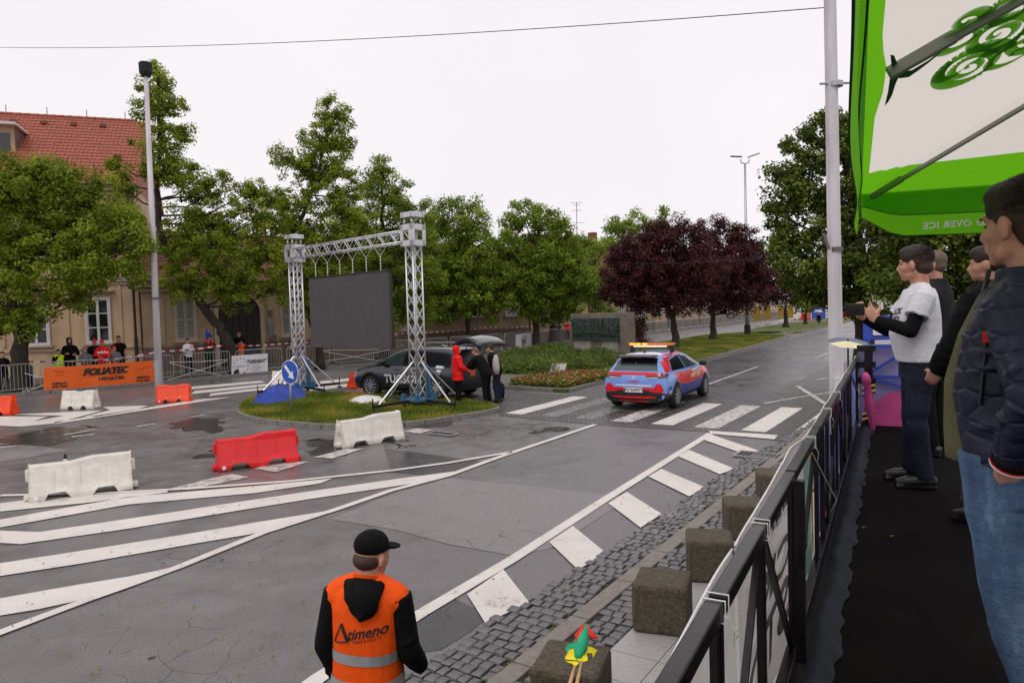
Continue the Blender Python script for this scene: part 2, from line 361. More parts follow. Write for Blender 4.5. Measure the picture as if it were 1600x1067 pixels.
def leaves(P, N, L, Wd, jitter=.35):
    """P,N: positions and rough normals -> diamond leaves"""
    n = len(P); N = N+nr.normal(0, .55, (n, 3)); N /= np.linalg.norm(N, axis=1)[:, None]; A = nr.normal(0, 1, (n, 3)); A[:, 2] -= .5
    U = np.cross(N, A); U /= np.linalg.norm(U, axis=1)[:, None]; V = np.cross(N, U); s = (1+nr.uniform(-jitter, jitter, n))[:, None]
    Q = np.stack([P-V*L/2*s, P+U*Wd/2*s+N*.01, P+V*L/2*s-N*.015, P-U*Wd/2*s+N*.01], 1); return Q.reshape(-1, 3)
def cloud(blobs, rc, per, dens=3.0, fill=.25, flat=.8):
    dens *= 1.75; per = int(per*1.7)
    Ps, Ns, Ts, cl = [], [], [], []
    for c, r in blobs:
        k = max(4, int(dens*(r/rc)**2)); d = nr.normal(0, 1, (k, 3)); d /= np.linalg.norm(d, axis=1)[:, None]
        rad = np.where(nr.uniform(0, 1, k) < fill, nr.uniform(.2, .9, k), np.clip(nr.normal(.92, .17, k), .3, 1.45))*r
        cc = np.array(c)+d*rad[:, None]*np.array([1, 1, .92]); cl.append(cc)
        rr = rc*nr.uniform(.6, 1.25, k); q = nr.normal(0, 1, (k, per, 3)); q /= np.linalg.norm(q, axis=2)[..., None]
        q2 = q*(nr.uniform(.35, 1.05, (k, per, 1)))*rr[:, None, None]*np.array([1, 1, flat])
        Ps.append((cc[:, None]+q2).reshape(-1, 3)); Ns.append((q*.7+np.array([0, 0, .6])+d[:, None]*.3).reshape(-1, 3))
        Ts.append((np.clip(nr.normal(.5, .17, (k, 1))+nr.normal(0, .14, (k, per)), 0, 1)).ravel())
    return np.concatenate(Ps), np.concatenate(Ns), np.concatenate(Ts), np.concatenate(cl)
# ================================================================ GROUND, ROADS, MARKINGS
def gp(px): return [G(x, y) for x, y in px]
def lay(name, poly, z, m, parent=None, **k):
    k.setdefault('kind', 'structure')
    if parent is not None: k.pop('kind')
    return MB().sheet(poly, z).build(name, m, parent, **k)
MB().sheet([(-900, -300), (900, -300), (900, 1600), (-900, 1600)], 0).build('ground', 'asphalt', kind='structure')
U = az(33.5); NN = Vector((U.y, -U.x, 0)); O0 = G(925, 940)
def RS(s, t, z=0): p = O0+U*s+NN*t; return Vector((p.x, p.y, z))
# far carriageway surfaces beyond the crossing
lay('road', gp([(905, 621), (949, 600), (1100, 567), (1231, 530), (1345, 501), (1365, 501), (1300, 570), (1171, 633), (1080, 632)]), .004, 'far_asphalt')
lay('asphalt_patch', gp([(516, 811), (612, 772), (700, 747), (800, 757), (985, 776), (905, 830), (860, 857), (800, 868), (700, 850), (620, 828)]), .004, 'asphalt_worn')
lay('asphalt_patch', gp([(0, 690), (110, 703), (60, 712), (0, 722)]), .004, 'asphalt_worn')
lay('asphalt_patch', gp([(600, 700), (760, 722), (690, 745), (612, 738)]), .004, 'asphalt_fresh')
lay('asphalt_patch', gp([(668, 952), (712, 936), (765, 962), (738, 985), (690, 1015), (640, 1022), (645, 985)]), .004, 'asphalt_fresh')
# puddles: smooth standing water
def water_mat():
    m, nt, b = base('water'); b.inputs['Base Color'].default_value = (.055, .05, .05, 1); b.inputs['Roughness'].default_value = .06; b.inputs['IOR'].default_value = 1.33
    bump(nt, b, noise_n(nt, 3, 2), .04, .01); n = noise_n(nt, 2.3, 4)
    nt.links.new(ramp(nt, n, [(.35, (.07,)*3), (.62, (.32,)*3)]), b.inputs['Roughness'])
water_mat()
def blob_poly(px, k=4):
    P = gp(px); n = len(P); out = []
    for i in range(n):
        a, b_, c, d = P[i-1], P[i], P[(i+1) % n], P[(i+2) % n]
        for j in range(k):
            t = j/k; out.append(.5*((2*b_)+(c-a)*t+(2*a-5*b_+4*c-d)*t*t+(3*b_-a-3*c+d)*t**3))
    return out
for px in ([(455, 690), (480, 700), (530, 712), (545, 700), (528, 690), (490, 686)], [(265, 664), (300, 672), (350, 671), (340, 658), (300, 655)],
           [(150, 668), (100, 690), (20, 694), (0, 686), (60, 672), (120, 664)], [(380, 716), (330, 706), (345, 698), (400, 694), (440, 700)],
           [(835, 672), (862, 669), (880, 671), (850, 677)], [(1255, 668), (1265, 660), (1290, 655), (1300, 661), (1280, 668)], [(600, 690), (640, 688), (650, 694), (615, 697)], [(690, 665), (640, 661), (655, 655), (720, 655)]):
    lay('puddle', [p+Vector((mnoise.noise(p*2.1)*.5+mnoise.noise(p*6)*.2, mnoise.noise(p*2.1+Vector((9, 0, 0)))*.5+mnoise.noise(p*7)*.2, 0)) for p in blob_poly(px, 14)], .007, 'water')
# scattered leaf litter and grit on the wet road
LP_ = []
for _ in range(900):
    if rnd.random() < .5: c_ = G(rnd.uniform(360, 800), rnd.uniform(652, 700)); q = Vector((c_.x+rnd.gauss(0, .2), c_.y+rnd.gauss(0, .2), .02))
    else: c_ = G(rnd.uniform(0, 1250), rnd.uniform(650, 1060)); q = Vector((c_.x, c_.y, .02))
    LP_.append(tuple(q))
LP_ = np.array(LP_); o = bpy.data.objects.new('leaf_litter', quads_mesh('leaf_litter', leaves(LP_, np.tile([0, 0, 3.], (len(LP_), 1)), .035, .016), 'grass_blade', nr.uniform(.3, 1, len(LP_)))); link(o, kind='stuff')
# cobbled surfaces
XW0 = G(788.7, 646); XA = az(124.7)
lay('cobbled_crossing', gp([(640, 628), (770, 610), (885, 617), (949, 603), (1040, 590), (1171, 634), (1296, 572), (1345, 560)])+[G(1400, 700), G(1225, 690), G(1110, 675), G(930, 664), G(780, 650), G(778, 640)], .008, 'cobble_paving')
# zebra crossing
def quad_px(px, m='road_paint', z=.012, name='road_marking'): return lay(name, gp(px), z, m)
for k in range(8):
    a = XW0+XA*(k*1.03+.02); L = 3.75; m = ['road_paint', 'road_paint_ghost', 'road_paint_ghost', 'road_paint_worn', 'road_paint', 'road_paint_worn', 'road_paint', 'road_paint'][k]
    P = [a, a+XA*.52, a+XA*.52+U*L, a+U*L]; lay('zebra_stripe', P, .012, m)
# hatched bay on the right
def strip(pts, wid, z, m='road_paint', name='road_marking'):
    P = [Vector(p) for p in pts]; Lf, Rt = [], []
    for i, p in enumerate(P):
        t = (P[min(i+1, len(P)-1)]-P[max(i-1, 0)]); t.z = 0; t.normalize(); n = Vector((-t.y, t.x, 0)); Lf.append(p+n*wid/2); Rt.append(p-n*wid/2)
    mb = MB()
    for i in range(len(P)-1): mb.quad(Rt[i]+Z*z, Rt[i+1]+Z*z, Lf[i+1]+Z*z, Lf[i]+Z*z)
    return mb.build(name, m, kind='structure')
strip(gp([(430, 1110), (500, 1059), (660, 958), (800, 875), (950, 778), (1111, 677)]), .15, .012)
for q in ([(730, 930), (786.5, 891.3), (826.8, 942.8), (758.5, 976)], [(858, 848), (895, 823), (946.6, 865), (903.4, 892)], [(950.7, 787.6), (979.4, 769.7), (1034, 804.4), (1001, 825.7)],
          [(1013, 745.4), (1033.4, 733.6), (1100.9, 762.2), (1077, 776.8)], [(1060, 714), (1077, 704), (1148, 733.6), (1124.5, 742)], [(1097.5, 687.3), (1111, 679.6), (1185, 704.9), (1168.4, 712.3)], [(1107.6, 673.8), (1215.6, 680.6), (1210, 687.3), (1111, 678.5)]): quad_px(q, z=.016)
# hatched zone on the left
strip(gp([(-60, 1012), (0, 990), (135, 939), (195, 918), (277, 888), (412, 833), (525, 797), (612, 767), (700, 744), (760, 722), (800, 708), (930, 664)]), .13, .016)
strip(gp([(0, 775), (150, 772), (300, 764), (450, 753), (612, 736), (700, 724), (800, 707)]), .12, .016)
for px in ([(0, 787), (38, 782), (215, 768), (262, 766), (262, 770), (130, 787), (0, 800)], [(0, 812.5), (200, 777), (400, 760), (500, 750), (520, 748), (500, 756), (400, 771), (200, 789), (0, 825)],
           [(0, 830), (62, 832), (250, 804), (400, 781), (500, 766), (620, 749), (712, 737), (690, 746), (640, 757), (500, 778), (400, 794), (200, 827), (33, 851), (0, 849)],
           [(0, 881), (150, 858), (300, 834), (400, 817), (525, 797), (470, 815), (431, 829), (300, 851), (130, 881), (0, 901)],
           [(0, 936), (120, 915), (200, 902), (277, 886), (230, 905), (180, 922), (135, 937), (60, 953), (0, 963)]): quad_px(px, z=.012)
for px in ([(257, 766), (360, 741), (390, 746), (295, 766)], [(395, 733), (441, 722), (483, 722), (431, 738)], [(489, 715), (541, 702), (570, 701), (519, 717)], [(631, 675), (650, 670), (675, 671.5), (659, 678)]): quad_px(px, 'road_paint_worn', .012)
for px in ([(-40, 651), (75, 651), (48, 660), (33, 667), (-40, 664)], [(15, 648), (160, 642), (85, 662), (33, 667), (50, 659), (100, 650)], [(160, 636), (232, 634), (210, 641), (152, 651), (130, 652), (172, 641)], [(270, 631), (300, 625), (361, 621), (300, 630), (85, 663), (85, 660)]): quad_px(px, 'road_paint', .012)
for a, b_ in (((214, 667), (245, 662)), ((300, 652), (320, 649)), ((112, 683), (146, 679)), ((0, 700), (25, 697)), ((100, 680), (150, 671))): strip(gp([a, b_]), .14, .012, 'road_paint_worn')
for q in ([(294, 609), (294, 605), (408, 595), (414, 598)], [(298, 616), (305, 611), (416, 600), (424, 603)], [(326, 619), (330, 615), (410, 606), (425, 608)], [(500, 596), (560, 590), (566, 593), (500, 601)], [(480, 607), (560, 598), (566, 602), (480, 612)]): quad_px(q, 'road_paint', .012, 'zebra_stripe')
strip(gp([(1097, 604), (1140, 589), (1184, 573)]), .12, .012, 'road_paint_worn')
strip(gp([(1194, 631), (1245, 622), (1300, 613)]), .12, .016, 'road_paint_worn'); strip(gp([(1246, 604), (1290, 632)]), .15, .02, 'road_paint_worn'); strip(gp([(1276, 594), (1310, 588)]), .12, .016, 'road_paint_worn')
for x in range(0, 60, 8): strip([RS(30+x, -3.4-.0*x), RS(34+x, -3.4)], .12, .012, 'road_paint_worn')
# storm drains and manholes
def grate(c, ax, w_, d_, label):
    t = thing('storm_drain', label, 'drain', (c.x, c.y, .02)); R_ = Matrix.Rotation(math.atan2(ax.y, ax.x), 4, 'Z')
    MB().box((c.x, c.y, .016), (w_, d_, .012), rot=R_).build('drain_pit', 'black_rubber', t)
    f = MB(); o = Vector((c.x, c.y, .026)); x = ax; y = Vector((-ax.y, ax.x, 0))
    for sgn in (-1, 1): f.bar(o+y*sgn*d_/2-x*w_/2, o+y*sgn*d_/2+x*w_/2, .04, .02); f.bar(o+x*sgn*w_/2-y*d_/2, o+x*sgn*w_/2+y*d_/2, .04, .02)
    f.build('drain_frame', 'galvanised', t); n = int(w_/.07)
    for i in range(n): b_ = MB(); q = o+x*(-w_/2+(i+.5)*w_/n); b_.bar(q-y*d_/2, q+y*d_/2, .03, .018); b_.build('drain_bar', 'zinc', t)
grate(G(1185, 713), XA, .75, .45, 'square iron storm drain beside the puddle at the end of the hatched bay')
grate(G(692, 679), XA, .7, .3, 'long storm drain grating in the road below the oval grass island')
for p, r_, lb in ((G(741, 675.5), .32, 'round iron manhole cover in the road right of the drain grating'), (G(745, 987), .0, '')):
    if r_:
        t = MB().rings([((p.x, p.y, .004), r_, r_), ((p.x, p.y, .018), r_*.98, r_*.98)], 20).build('manhole_cover', 'zinc', None, label=lb, cat='manhole cover')
# granite gutter strip, cobbles, slabs
gut = bpy.data.objects.new('gutter_strip', None); link(gut, kind='structure')
for i in range(26):
    s0 = -4.2+i*.95; mb = MB(); mb.box(RS(s0+.47, .09, .005), (.175, .935, .05+.01), rz=-R(33.5)); mb.build('granite_slab', 'granite', gut, bevel=.008)
edge = [RS(-5, -.95), G(700, 1020), G(758, 979), G(903, 893), G(1001, 828), G(1077, 778), G(1124, 745), G(1168, 716), G(1220, 690)]
cobA = [(p.x, p.y) for p in edge]+[tuple(RS(14, .0)[:2]), tuple(RS(-5, .0)[:2])]
slabline = [G(949.5, 1020), G(985, 985)]
ts = [(q-O0).dot(NN) for q in slabline]; TS = sum(ts)/2
cobB = [tuple(RS(-5, .18)[:2]), tuple(RS(14, .18)[:2]), tuple(RS(14, 2.6)[:2]), tuple(RS(5, TS+.9)[:2]), tuple(RS(5, TS)[:2]), tuple(RS(-5, TS)[:2])]
lay('cobble_bed', [Vector((*p, 0)) for p in cobA], .004, 'joint'); lay('cobble_bed', [Vector((*p, 0)) for p in cobB], .006, 'joint')
def stone_me(i):
    r_ = random.Random(i); x, y = .050, .050; k = .82; h = .026
    vs = []
    for z, q in ((0, 1.0), (h*.7, 1.0), (h, k)):
        for sx, sy in ((-1, -1), (1, -1), (1, 1), (-1, 1)): vs.append((sx*x*q+r_.uniform(-.006, .006), sy*y*q+r_.uniform(-.006, .006), z+r_.uniform(-.003, .003)))
    mb = MB(); mb.add(vs, [(i_*4+j, i_*4+(j+1) % 4, (i_+1)*4+(j+1) % 4, (i_+1)*4+j) for i_ in (0, 1) for j in range(4)]+[(8, 9, 10, 11)]); return mb
SMB = [stone_me(i) for i in range(8)]; SME = [m_.mesh('cobblestone', 'basalt') for m_ in SMB]
cob = []
row = 0; s = -4.9
while s < 14:
    t = -1.4+rnd.uniform(0, .1); bow = .03*math.sin(s*1.7)
    while t < 3.0:
        wd = rnd.uniform(.085, .135); q = RS(s+bow*t+rnd.uniform(-.006, .006)+.02*math.sin(t*3+s), t+wd/2)
        if inside(q, cobA) or (inside(q, cobB)): cob.append((q, rnd.uniform(-.06, .06), rnd.uniform(-.005, .005), (wd-.014)/.1, rnd.uniform(.96, 1.06)))
        t += wd
    s += .118; row += 1
cob.sort(key=lambda c: (c[0]-Vector((.3, 0, 0))).length if -2 < (W_ := c[0]).x < 5 and W_.y > 4.3 else 99)
cs = bpy.data.objects.new('cobbled_pavement', None); link(cs, kind='structure')
rest = MB()
for i, (q, a, dz, sx_, sy_) in enumerate(cob):
    k = i % 8; A = a-R(33.5)
    if i < 300:
        o = bpy.data.objects.new('cobblestone', SME[k]); o.location = (q.x, q.y, .004+dz); o.rotation_euler = (rnd.uniform(-.05, .05), rnd.uniform(-.05, .05), A); o.scale = (sx_, sy_, 1); link(o, cs)
    else:
        ca, sa = math.cos(A), math.sin(A); rest.add([(q.x+v[0]*sx_*ca-v[1]*sy_*sa, q.y+v[0]*sx_*sa+v[1]*sy_*ca, v[2]+.004+dz) for v in SMB[k].v], SMB[k].f)
ro = rest.build('cobblestones', 'basalt', cs); ro['kind'] = 'stuff'
sl = bpy.data.objects.new('slab_pavement', None); link(sl, kind='structure')
MB().sheet([RS(-6, TS+.02), RS(5, TS+.02), RS(5, 9), RS(-6, 9)], .002).build('slab_bed', 'joint', sl)
slab_m = MB().box((0, 0, 0), (.394, .394, .04)).mesh('paving_slab', 'slab')
for i in range(-4, 12):
    for j in range(6):
        q = RS(i*.4+.2, TS+.22+j*.4, .012+rnd.uniform(-.002, .002)); o = bpy.data.objects.new('paving_slab', slab_m); o.location = q; o.rotation_euler = (0, 0, -R(33.5)); link(o, sl)
# weeds in the joints
wp = []
for _ in range(2600):
    s = rnd.uniform(-4, 12); q = RS(s, rnd.gauss(0, .02) if rnd.random() < .3 else rnd.uniform(-1.1, -.7)); q = Vector((q.x, q.y, .03)); 
    if mnoise.noise(q*1.5) > .02 and inside(q, cobA): wp.append(q)
if wp:
    P = np.array([tuple(p) for p in wp]); o = bpy.data.objects.new('weeds', quads_mesh('weeds', leaves(P, np.tile([0, 0, 1.], (len(P), 1)), .03, .012), 'grass_blade', nr.uniform(0, 1, len(P)))); link(o, kind='stuff')

# ---- raised islands with kerbs made of single stones
def island(name, px, m, h=.13, kname='kerb', stone=.5, closed=True, fine=True):
    P = blob_poly(px, 6) if fine else gp(px)
    P = [Vector((p.x, p.y, 0)) for p in P]; MB().prism([(p.x, p.y) for p in P], -.02, h-.01).build(name, m, kind='structure')
    kb = bpy.data.objects.new(kname, None); link(kb, kind='structure')
    L = 0; n = len(P); pts = P+[P[0]]; seg = [(pts[i], pts[i+1]) for i in range(n)]; tot = sum((b-a).length for a, b in seg); k = max(3, int(tot/stone)); d = tot/k
    def at(s):
        for a, b in seg:
            l = (b-a).length
            if s <= l: return a.lerp(b, s/l if l else 0)
            s -= l
        return P[0]
    for i in range(k):
        a, b = at(i*d), at((i+1)*d-.012); MB().bar(a+Z*(h/2-.01), b+Z*(h/2-.01), .13, h+.02).build('kerb_stone', 'kerb_stone', kb, bevel=.012)
    return P
ISL = island('grass_island', [(375, 640), (373, 647), (388, 656), (425, 663), (475, 667.5), (528, 670.5), (631, 667), (706, 657), (769, 646), (777, 641), (752, 634), (690, 629), (600, 623), (500, 618), (430, 620), (390, 628)], 'grass')
MED = island('median_island', [(785, 607), (835, 611), (885, 614), (915, 606), (949, 597), (1025, 581), (1100, 564), (1180, 542), (1233, 526), (1222, 520), (1175, 520), (1100, 525), (1000, 541), (900, 552), (810, 562), (765, 575), (768, 596)], 'grass', stone=1.0, fine=False)
M2 = island('grass_median', [(1160, 521), (1190, 524), (1250, 520), (1290, 512), (1340, 500), (1400, 490), (1390, 487), (1300, 496), (1230, 506), (1180, 514)], 'grass', stone=2.0, fine=False)
lay('paved_apron', gp([(786, 606), (775, 597), (772, 590), (800, 590), (868, 590), (868, 587), (900, 588), (880, 592), (830, 596), (795, 605)]), .125, 'pavement')
# ---- pavement and verge behind the crowd barriers
FENCE = gp([(-60, 627), (20, 618), (130, 609), (240, 600), (340, 590), (475, 578), (620, 566), (760, 553), (890, 537), (1000, 523), (1110, 510), (1170, 502), (1235, 497), (1300, 492)])
FN = []
for i, p in enumerate(FENCE):
    t = (FENCE[min(i+1, len(FENCE)-1)]-FENCE[max(0, i-1)]).normalized(); FN.append(Vector((-t.y, t.x, 0)))
back = [p+n*14 for p, n in zip(FENCE, FN)]
MB().prism([(p.x, p.y) for p in [q-n*.25 for q, n in zip(FENCE, FN)]+back[::-1]], -.02, .1).build('pavement', 'pavement', kind='structure')
MB().sheet([p+n*1.2 for p, n in zip(FENCE, FN)]+[p+n*3.6 for p, n in zip(FENCE, FN)][::-1], .105).build('verge', 'verge', kind='structure')
kb = bpy.data.objects.new('kerb', None); link(kb, kind='structure')
for i in range(6):
    a, b = FENCE[i]-FN[i]*.32, FENCE[i+1]-FN[i+1]*.32; n = int((b-a).length)
    for j in range(n): MB().bar(a.lerp(b, j/n)+Z*.055, a.lerp(b, (j+.985)/n)+Z*.055, .14, .13).build('kerb_stone', 'kerb_stone', kb, bevel=.012)

# ================================================================ BUILDINGS
def facade(name, label, O, d, s0, s1, H, depth, m, plinth_h, roofm, ridge_z, eave, out=None):
    n = Vector((-d.y, d.x, 0))  # away from camera
    t = thing(name, label, 'building', (O+d*s0)); P = lambda s, o, z: O+d*s+n*o+Z*z
    MB().box(P((s0+s1)/2, depth/2, H/2), (s1-s0, depth, H), rz=math.atan2(d.y, d.x)).build('wall', m, t)
    MB().box(P((s0+s1)/2, depth/2, plinth_h/2), (s1-s0+.06, depth+.08, plinth_h), rz=math.atan2(d.y, d.x)).build('plinth', 'plinth_brown' if name != 'town_hall' else 'wall_cream', t)
    c = MB(); c.box(P((s0+s1)/2, -.12, H-.15), (s1-s0+.2, .35, .3), rz=math.atan2(d.y, d.x)); c.box(P((s0+s1)/2, -.07, H-.45), (s1-s0+.1, .2, .12), rz=math.atan2(d.y, d.x)); c.build('cornice', 'trim_cream', t)
    # roof: stepped courses of tiles
    rows = int(((ridge_z-H)**2+(depth/2)**2)**.5/.33); mb = MB(); ea = -.35
    for k in range(rows):
        a, b = k/rows, (k+1)/rows; o0 = ea+(depth/2-ea)*a; o1 = ea+(depth/2-ea)*b; z0 = eave+(ridge_z-eave)*a; z1 = eave+(ridge_z-eave)*b
        ntile = int((s1-s0)/.2)
        for j in range(ntile):
            u0 = s0-.2+(s1-s0+.4)*j/ntile; u1 = s0-.2+(s1-s0+.4)*(j+1)/ntile; um = (u0+u1)/2; q = rnd.uniform(-.008, .008)
            mb.add([P(u0+.008, o0, z0+.055), P(um, o0-.05, z0+.03+q), P(u1-.008, o0, z0+.055), P(u1-.008, o1, z1+.02), P(u0+.008, o1, z1+.02)], [(0, 1, 2, 3, 4)])
            mb.add([P(u0+.008, o0, z0+.055), P(um, o0-.05, z0+.03+q), P(u1-.008, o0, z0+.055), P(u1-.008, o0+.01, z0-.0), P(u0+.008, o0+.01, z0-.0)], [(4, 3, 2, 1, 0)])
    under = MB().quad(P(s0-.2, ea, eave), P(s1+.2, ea, eave), P(s1+.2, depth/2, ridge_z), P(s0-.2, depth/2, ridge_z)).quad(P(s0-.2, depth+.35, eave), P(s1+.2, depth+.35, eave), P(s1+.2, depth/2, ridge_z), P(s0-.2, depth/2, ridge_z))
    for ss in (s0, s1): under.add([P(ss, 0, H), P(ss, depth, H), P(ss, depth/2, ridge_z)], [(0, 1, 2)])
    rf = under.build('roof', roofm, t); tl = mb.build('roof_tiles', roofm, rf); tl['kind'] = 'stuff'
    rd = MB()
    for j in range(int((s1-s0)/.4)): rd.tube([P(s0+j*.4, depth/2, ridge_z+.03), P(s0+j*.4+.41, depth/2, ridge_z+.05)], .09, 6)
    r2 = rd.build('ridge_tiles', roofm, rf); r2['kind'] = 'stuff'
    g = MB().tube([P(s0-.1, ea-.06, eave-.02), P(s1+.1, ea-.06, eave-.02)], .07, 6).build('gutter', 'zinc', t)
    return t, P, rf
def window(P, t, s0, s1, z0, z1, shutter=False, hood=False, cols=2, rows=3):
    f = MB(); fw = .09
    for a, b in (((s0-fw, z0), (s0, z1)), ((s1, z0), (s1+fw, z1)), ((s0-fw, z1), (s1+fw, z1+fw)), ((s0-fw, z0-fw), (s1+fw, z0))):
        q = P((a[0]+b[0])/2, -.03, (a[1]+b[1])/2); f.box(q, (b[0]-a[0], .1, b[1]-a[1]), rz=math.atan2((P(1, 0, 0)-P(0, 0, 0)).y, (P(1, 0, 0)-P(0, 0, 0)).x))
    w_ = f.build('window', 'trim_cream' if shutter else 'window_white', t); rz = math.atan2((P(1, 0, 0)-P(0, 0, 0)).y, (P(1, 0, 0)-P(0, 0, 0)).x)
    MB().box(P((s0+s1)/2, -.1, z0-fw-.04), (s1-s0+.4, .22, .07), rz=rz).build('sill', 'trim_cream', w_)
    if hood:
        h = MB(); h.box(P((s0+s1)/2, -.12, z1+.42), (s1-s0+.6, .26, .09), rz=rz); h.box(P((s0+s1)/2, -.08, z1+.34), (s1-s0+.45, .17, .08), rz=rz); h.build('window_hood', 'trim_cream', w_)
    if shutter:
        for k in range(2):
            a = s0+(s1-s0)*k/2+.01; b = s0+(s1-s0)*(k+1)/2-.01; sm = MB()
            for e in (a+.03, b-.03): sm.box(P(e, -.06, (z0+z1)/2), (.06, .04, z1-z0-.02), rz=rz)
            for e in (z0+.04, (z0+z1)/2, z1-.04): sm.box(P((a+b)/2, -.06, e), (b-a-.12, .04, .07), rz=rz)
            sh = sm.build('shutter', 'shutter', w_); sl_ = MB(); nsl = int((z1-z0)/.075)
            for j in range(nsl):
                z = z0+.05+(z1-z0-.1)*(j+.5)/nsl; sl_.box(P((a+b)/2, -.05, z), (b-a-.12, .03, .045), rot=Matrix.Rotation(rz, 4, 'Z')@Matrix.Rotation(R(35), 4, 'X'))
            sl_.build('louvres', 'shutter', w_)
        MB().box(P((s0+s1)/2, -.01, (z0+z1)/2), (s1-s0, .03, z1-z0), rz=rz).build('shadow_gap', 'door_dark', w_); return
    mu = MB(); mu.box(P((s0+s1)/2, -.05, (z0+z1)/2), (.12, .07, z1-z0), rz=rz)
    for e in (s0+.03, s1-.03): mu.box(P(e, -.035, (z0+z1)/2), (.06, .05, z1-z0), rz=rz)
    for r_ in range(rows+1):
        z = z0+(z1-z0)*(r_/rows); mu.box(P((s0+s1)/2, -.04, min(max(z, z0+.03), z1-.03)), (s1-s0, .05, .055), rz=rz)
    mu.build('sash', 'window_white', w_); first = True
    for c_ in range(cols):
        for r_ in range(rows):
            a = s0+(s1-s0)*c_/cols; b = s0+(s1-s0)*(c_+1)/cols; c0 = z0+(z1-z0)*r_/rows; c1 = z0+(z1-z0)*(r_+1)/rows
            MB().box(P((a+b)/2, -.012, (c0+c1)/2), (b-a-.06, .02, c1-c0-.04), rz=rz).build('pane', 'glass_dark', w_)
CORN = Vector((-18.72, 35.65, 0)); d1 = az(70); RIDGE = plane_hit(100, 184, CORN+Vector((-d1.y, d1.x, 0))*5.5, d1)[1]; print('ridge', RIDGE); d2 = az(49.8); d3 = az(33)
t1, P1, rf1 = facade('town_hall', 'tall cream building with steep red tiled roof and a dormer, behind the leftmost tree', CORN, d1, -24, -.05, 9.5, 11, 'wall_cream', 1.3, 'roof_tile', RIDGE, 9.5)
rz1 = math.atan2(d1.y, d1.x)
MB().box(P1(-12, -.06, 4.8), (24, .16, .2), rz=rz1).box(P1(-12, -.04, 4.62), (24, .1, .1), rz=rz1).build('string_course', 'trim_cream', t1)
MB().box(P1(-12, -.07, 1.42), (24, .1, .08), rz=rz1).build('base_course', 'trim_cream', t1)
for k, s in enumerate((-1.9, -4.55, -7.2, -9.85, -12.5)):
    window(P1, t1, s-.48, s+.48, 1.75, 3.85, hood=True); window(P1, t1, s-.48, s+.48, 5.9, 8.1, hood=True)
for s in (-.9, -3.2, -5.9): MB().box(P1(s, -.03, 3.1), (.12, .05, 2.9), rz=rz1).build('pilaster', 'wall_cream', t1)
MB().tube([P1(-.25, -.2, .1), P1(-.25, -.2, 9.3)], .065, 8).build('downspout', 'door_dark', t1)
MB().tube([P1(-.25, -.2, .1), P1(-.25, -.2, 1.9)], .09, 8).build('downspout_shoe', 'door_dark', t1)
# dormer
s_, z_ = plane_hit(2, 236, P1(0, 2.2, 0), d1)
dm = MB(); dm.box(P1(s_, 3.3, z_+.1), (1.3, 2.6, 2.2), rz=rz1); dmo = dm.build('dormer', 'wall_cream', t1)
MB().box(P1(s_+.68, 3.3, z_+.1), (.04, 2.5, 2.1), rz=rz1).build('dormer_cheek', 'zinc', dmo); MB().box(P1(s_, 3.1, z_+1.25), (1.7, 3.2, .12), rz=rz1).build('dormer_roof', 'window_white', dmo); MB().box(P1(s_, 1.98, z_+.1), (.9, .06, 1.5), rz=rz1).build('dormer_window', 'glass_dark', dmo)
for k in range(12): s = -1-k*1.9; MB().bar(P1(s, 5.5, RIDGE), P1(s, 5.5, RIDGE+.5), .03).build('lightning_rod', 'zinc', t1)
for k in range(9): s = -2-k*1.4; q = P1(s, 4.7, 9.5+(RIDGE-9.5)*(5.05/5.85)+.1); MB().box(q, (.28, .3, .16), rz=rz1).build('roof_vent', 'roof_tile_old', rf1)
sg = MB()
for rr in range(2):
    for k in range(26): s = -.6-k*.85-rr*.4; zz_ = 9.5+(RIDGE-9.5)*((.7+rr*.5)/5.85)+.05; sg.bar(P1(s, .35+rr*.5, zz_), P1(s, .25+rr*.5, zz_+.2), .05)
sg.build('snow_guards', 'zinc', rf1)

t2, P2, rf2 = facade('long_house', 'long low cream house with louvred shutters and a dark arched gate', CORN, d2, .05, 26.2, 4.7, 9, 'wall_tan', 1.35, 'roof_tile_old', 7.7, 4.75)
rz2 = math.atan2(d2.y, d2.x)
for s in (2.1, 7.75, 10.4, 13.0, 15.6): window(P2, t2, s-.46, s+.46, 1.68, 3.75, shutter=True)
for s in (18.3, 21.4, 24.5): window(P2, t2, s-.5, s+.5, 2.35, 3.7, rows=2)
for s in (.9, 3.3, 6.6, 9.1): MB().box(P2(s, -.03, 2.95), (.35, .06, 2.9), rz=rz2).build('pilaster', 'wall_tan', t2)
# arched gate
ga, gb, gz = 3.75, 6.0, 3.0; N_ = 14
arch = [(ga, .1), (gb, .1), (gb, gz)]+[((ga+gb)/2+(gb-ga)/2*math.cos(math.pi*k/N_), gz+.95*math.sin(math.pi*k/N_)) for k in range(1, N_)]+[(ga, gz)]
mb = MB(); nA = len(arch); mb.add([P2(s, -.05, z) for s, z in arch], [tuple(range(nA))]); gate = mb.build('gate', 'door_dark', t2)
for k in range(6): s = ga+(gb-ga)*(k+.5)/6; MB().box(P2(s, -.07, 1.5), ((gb-ga)/6-.05, .04, 2.8), rz=rz2).build('board', 'door_dark', gate)
fr = MB()
o_arch = [((ga+gb)/2+((gb-ga)/2+.12)*math.cos(math.pi*k/N_), gz+1.07*math.sin(math.pi*k/N_)) for k in range(N_+1)]
pp = [(gb+.12, .1)]+o_arch+[(ga-.12, .1)]
for a, b in zip(pp[:-1], pp[1:]): fr.bar(P2(a[0], -.08, a[1]), P2(b[0], -.08, b[1]), .2, .24, up=Vector((-d2.y, d2.x, 0)))
fr.build('gate_surround', 'trim_cream', t2)
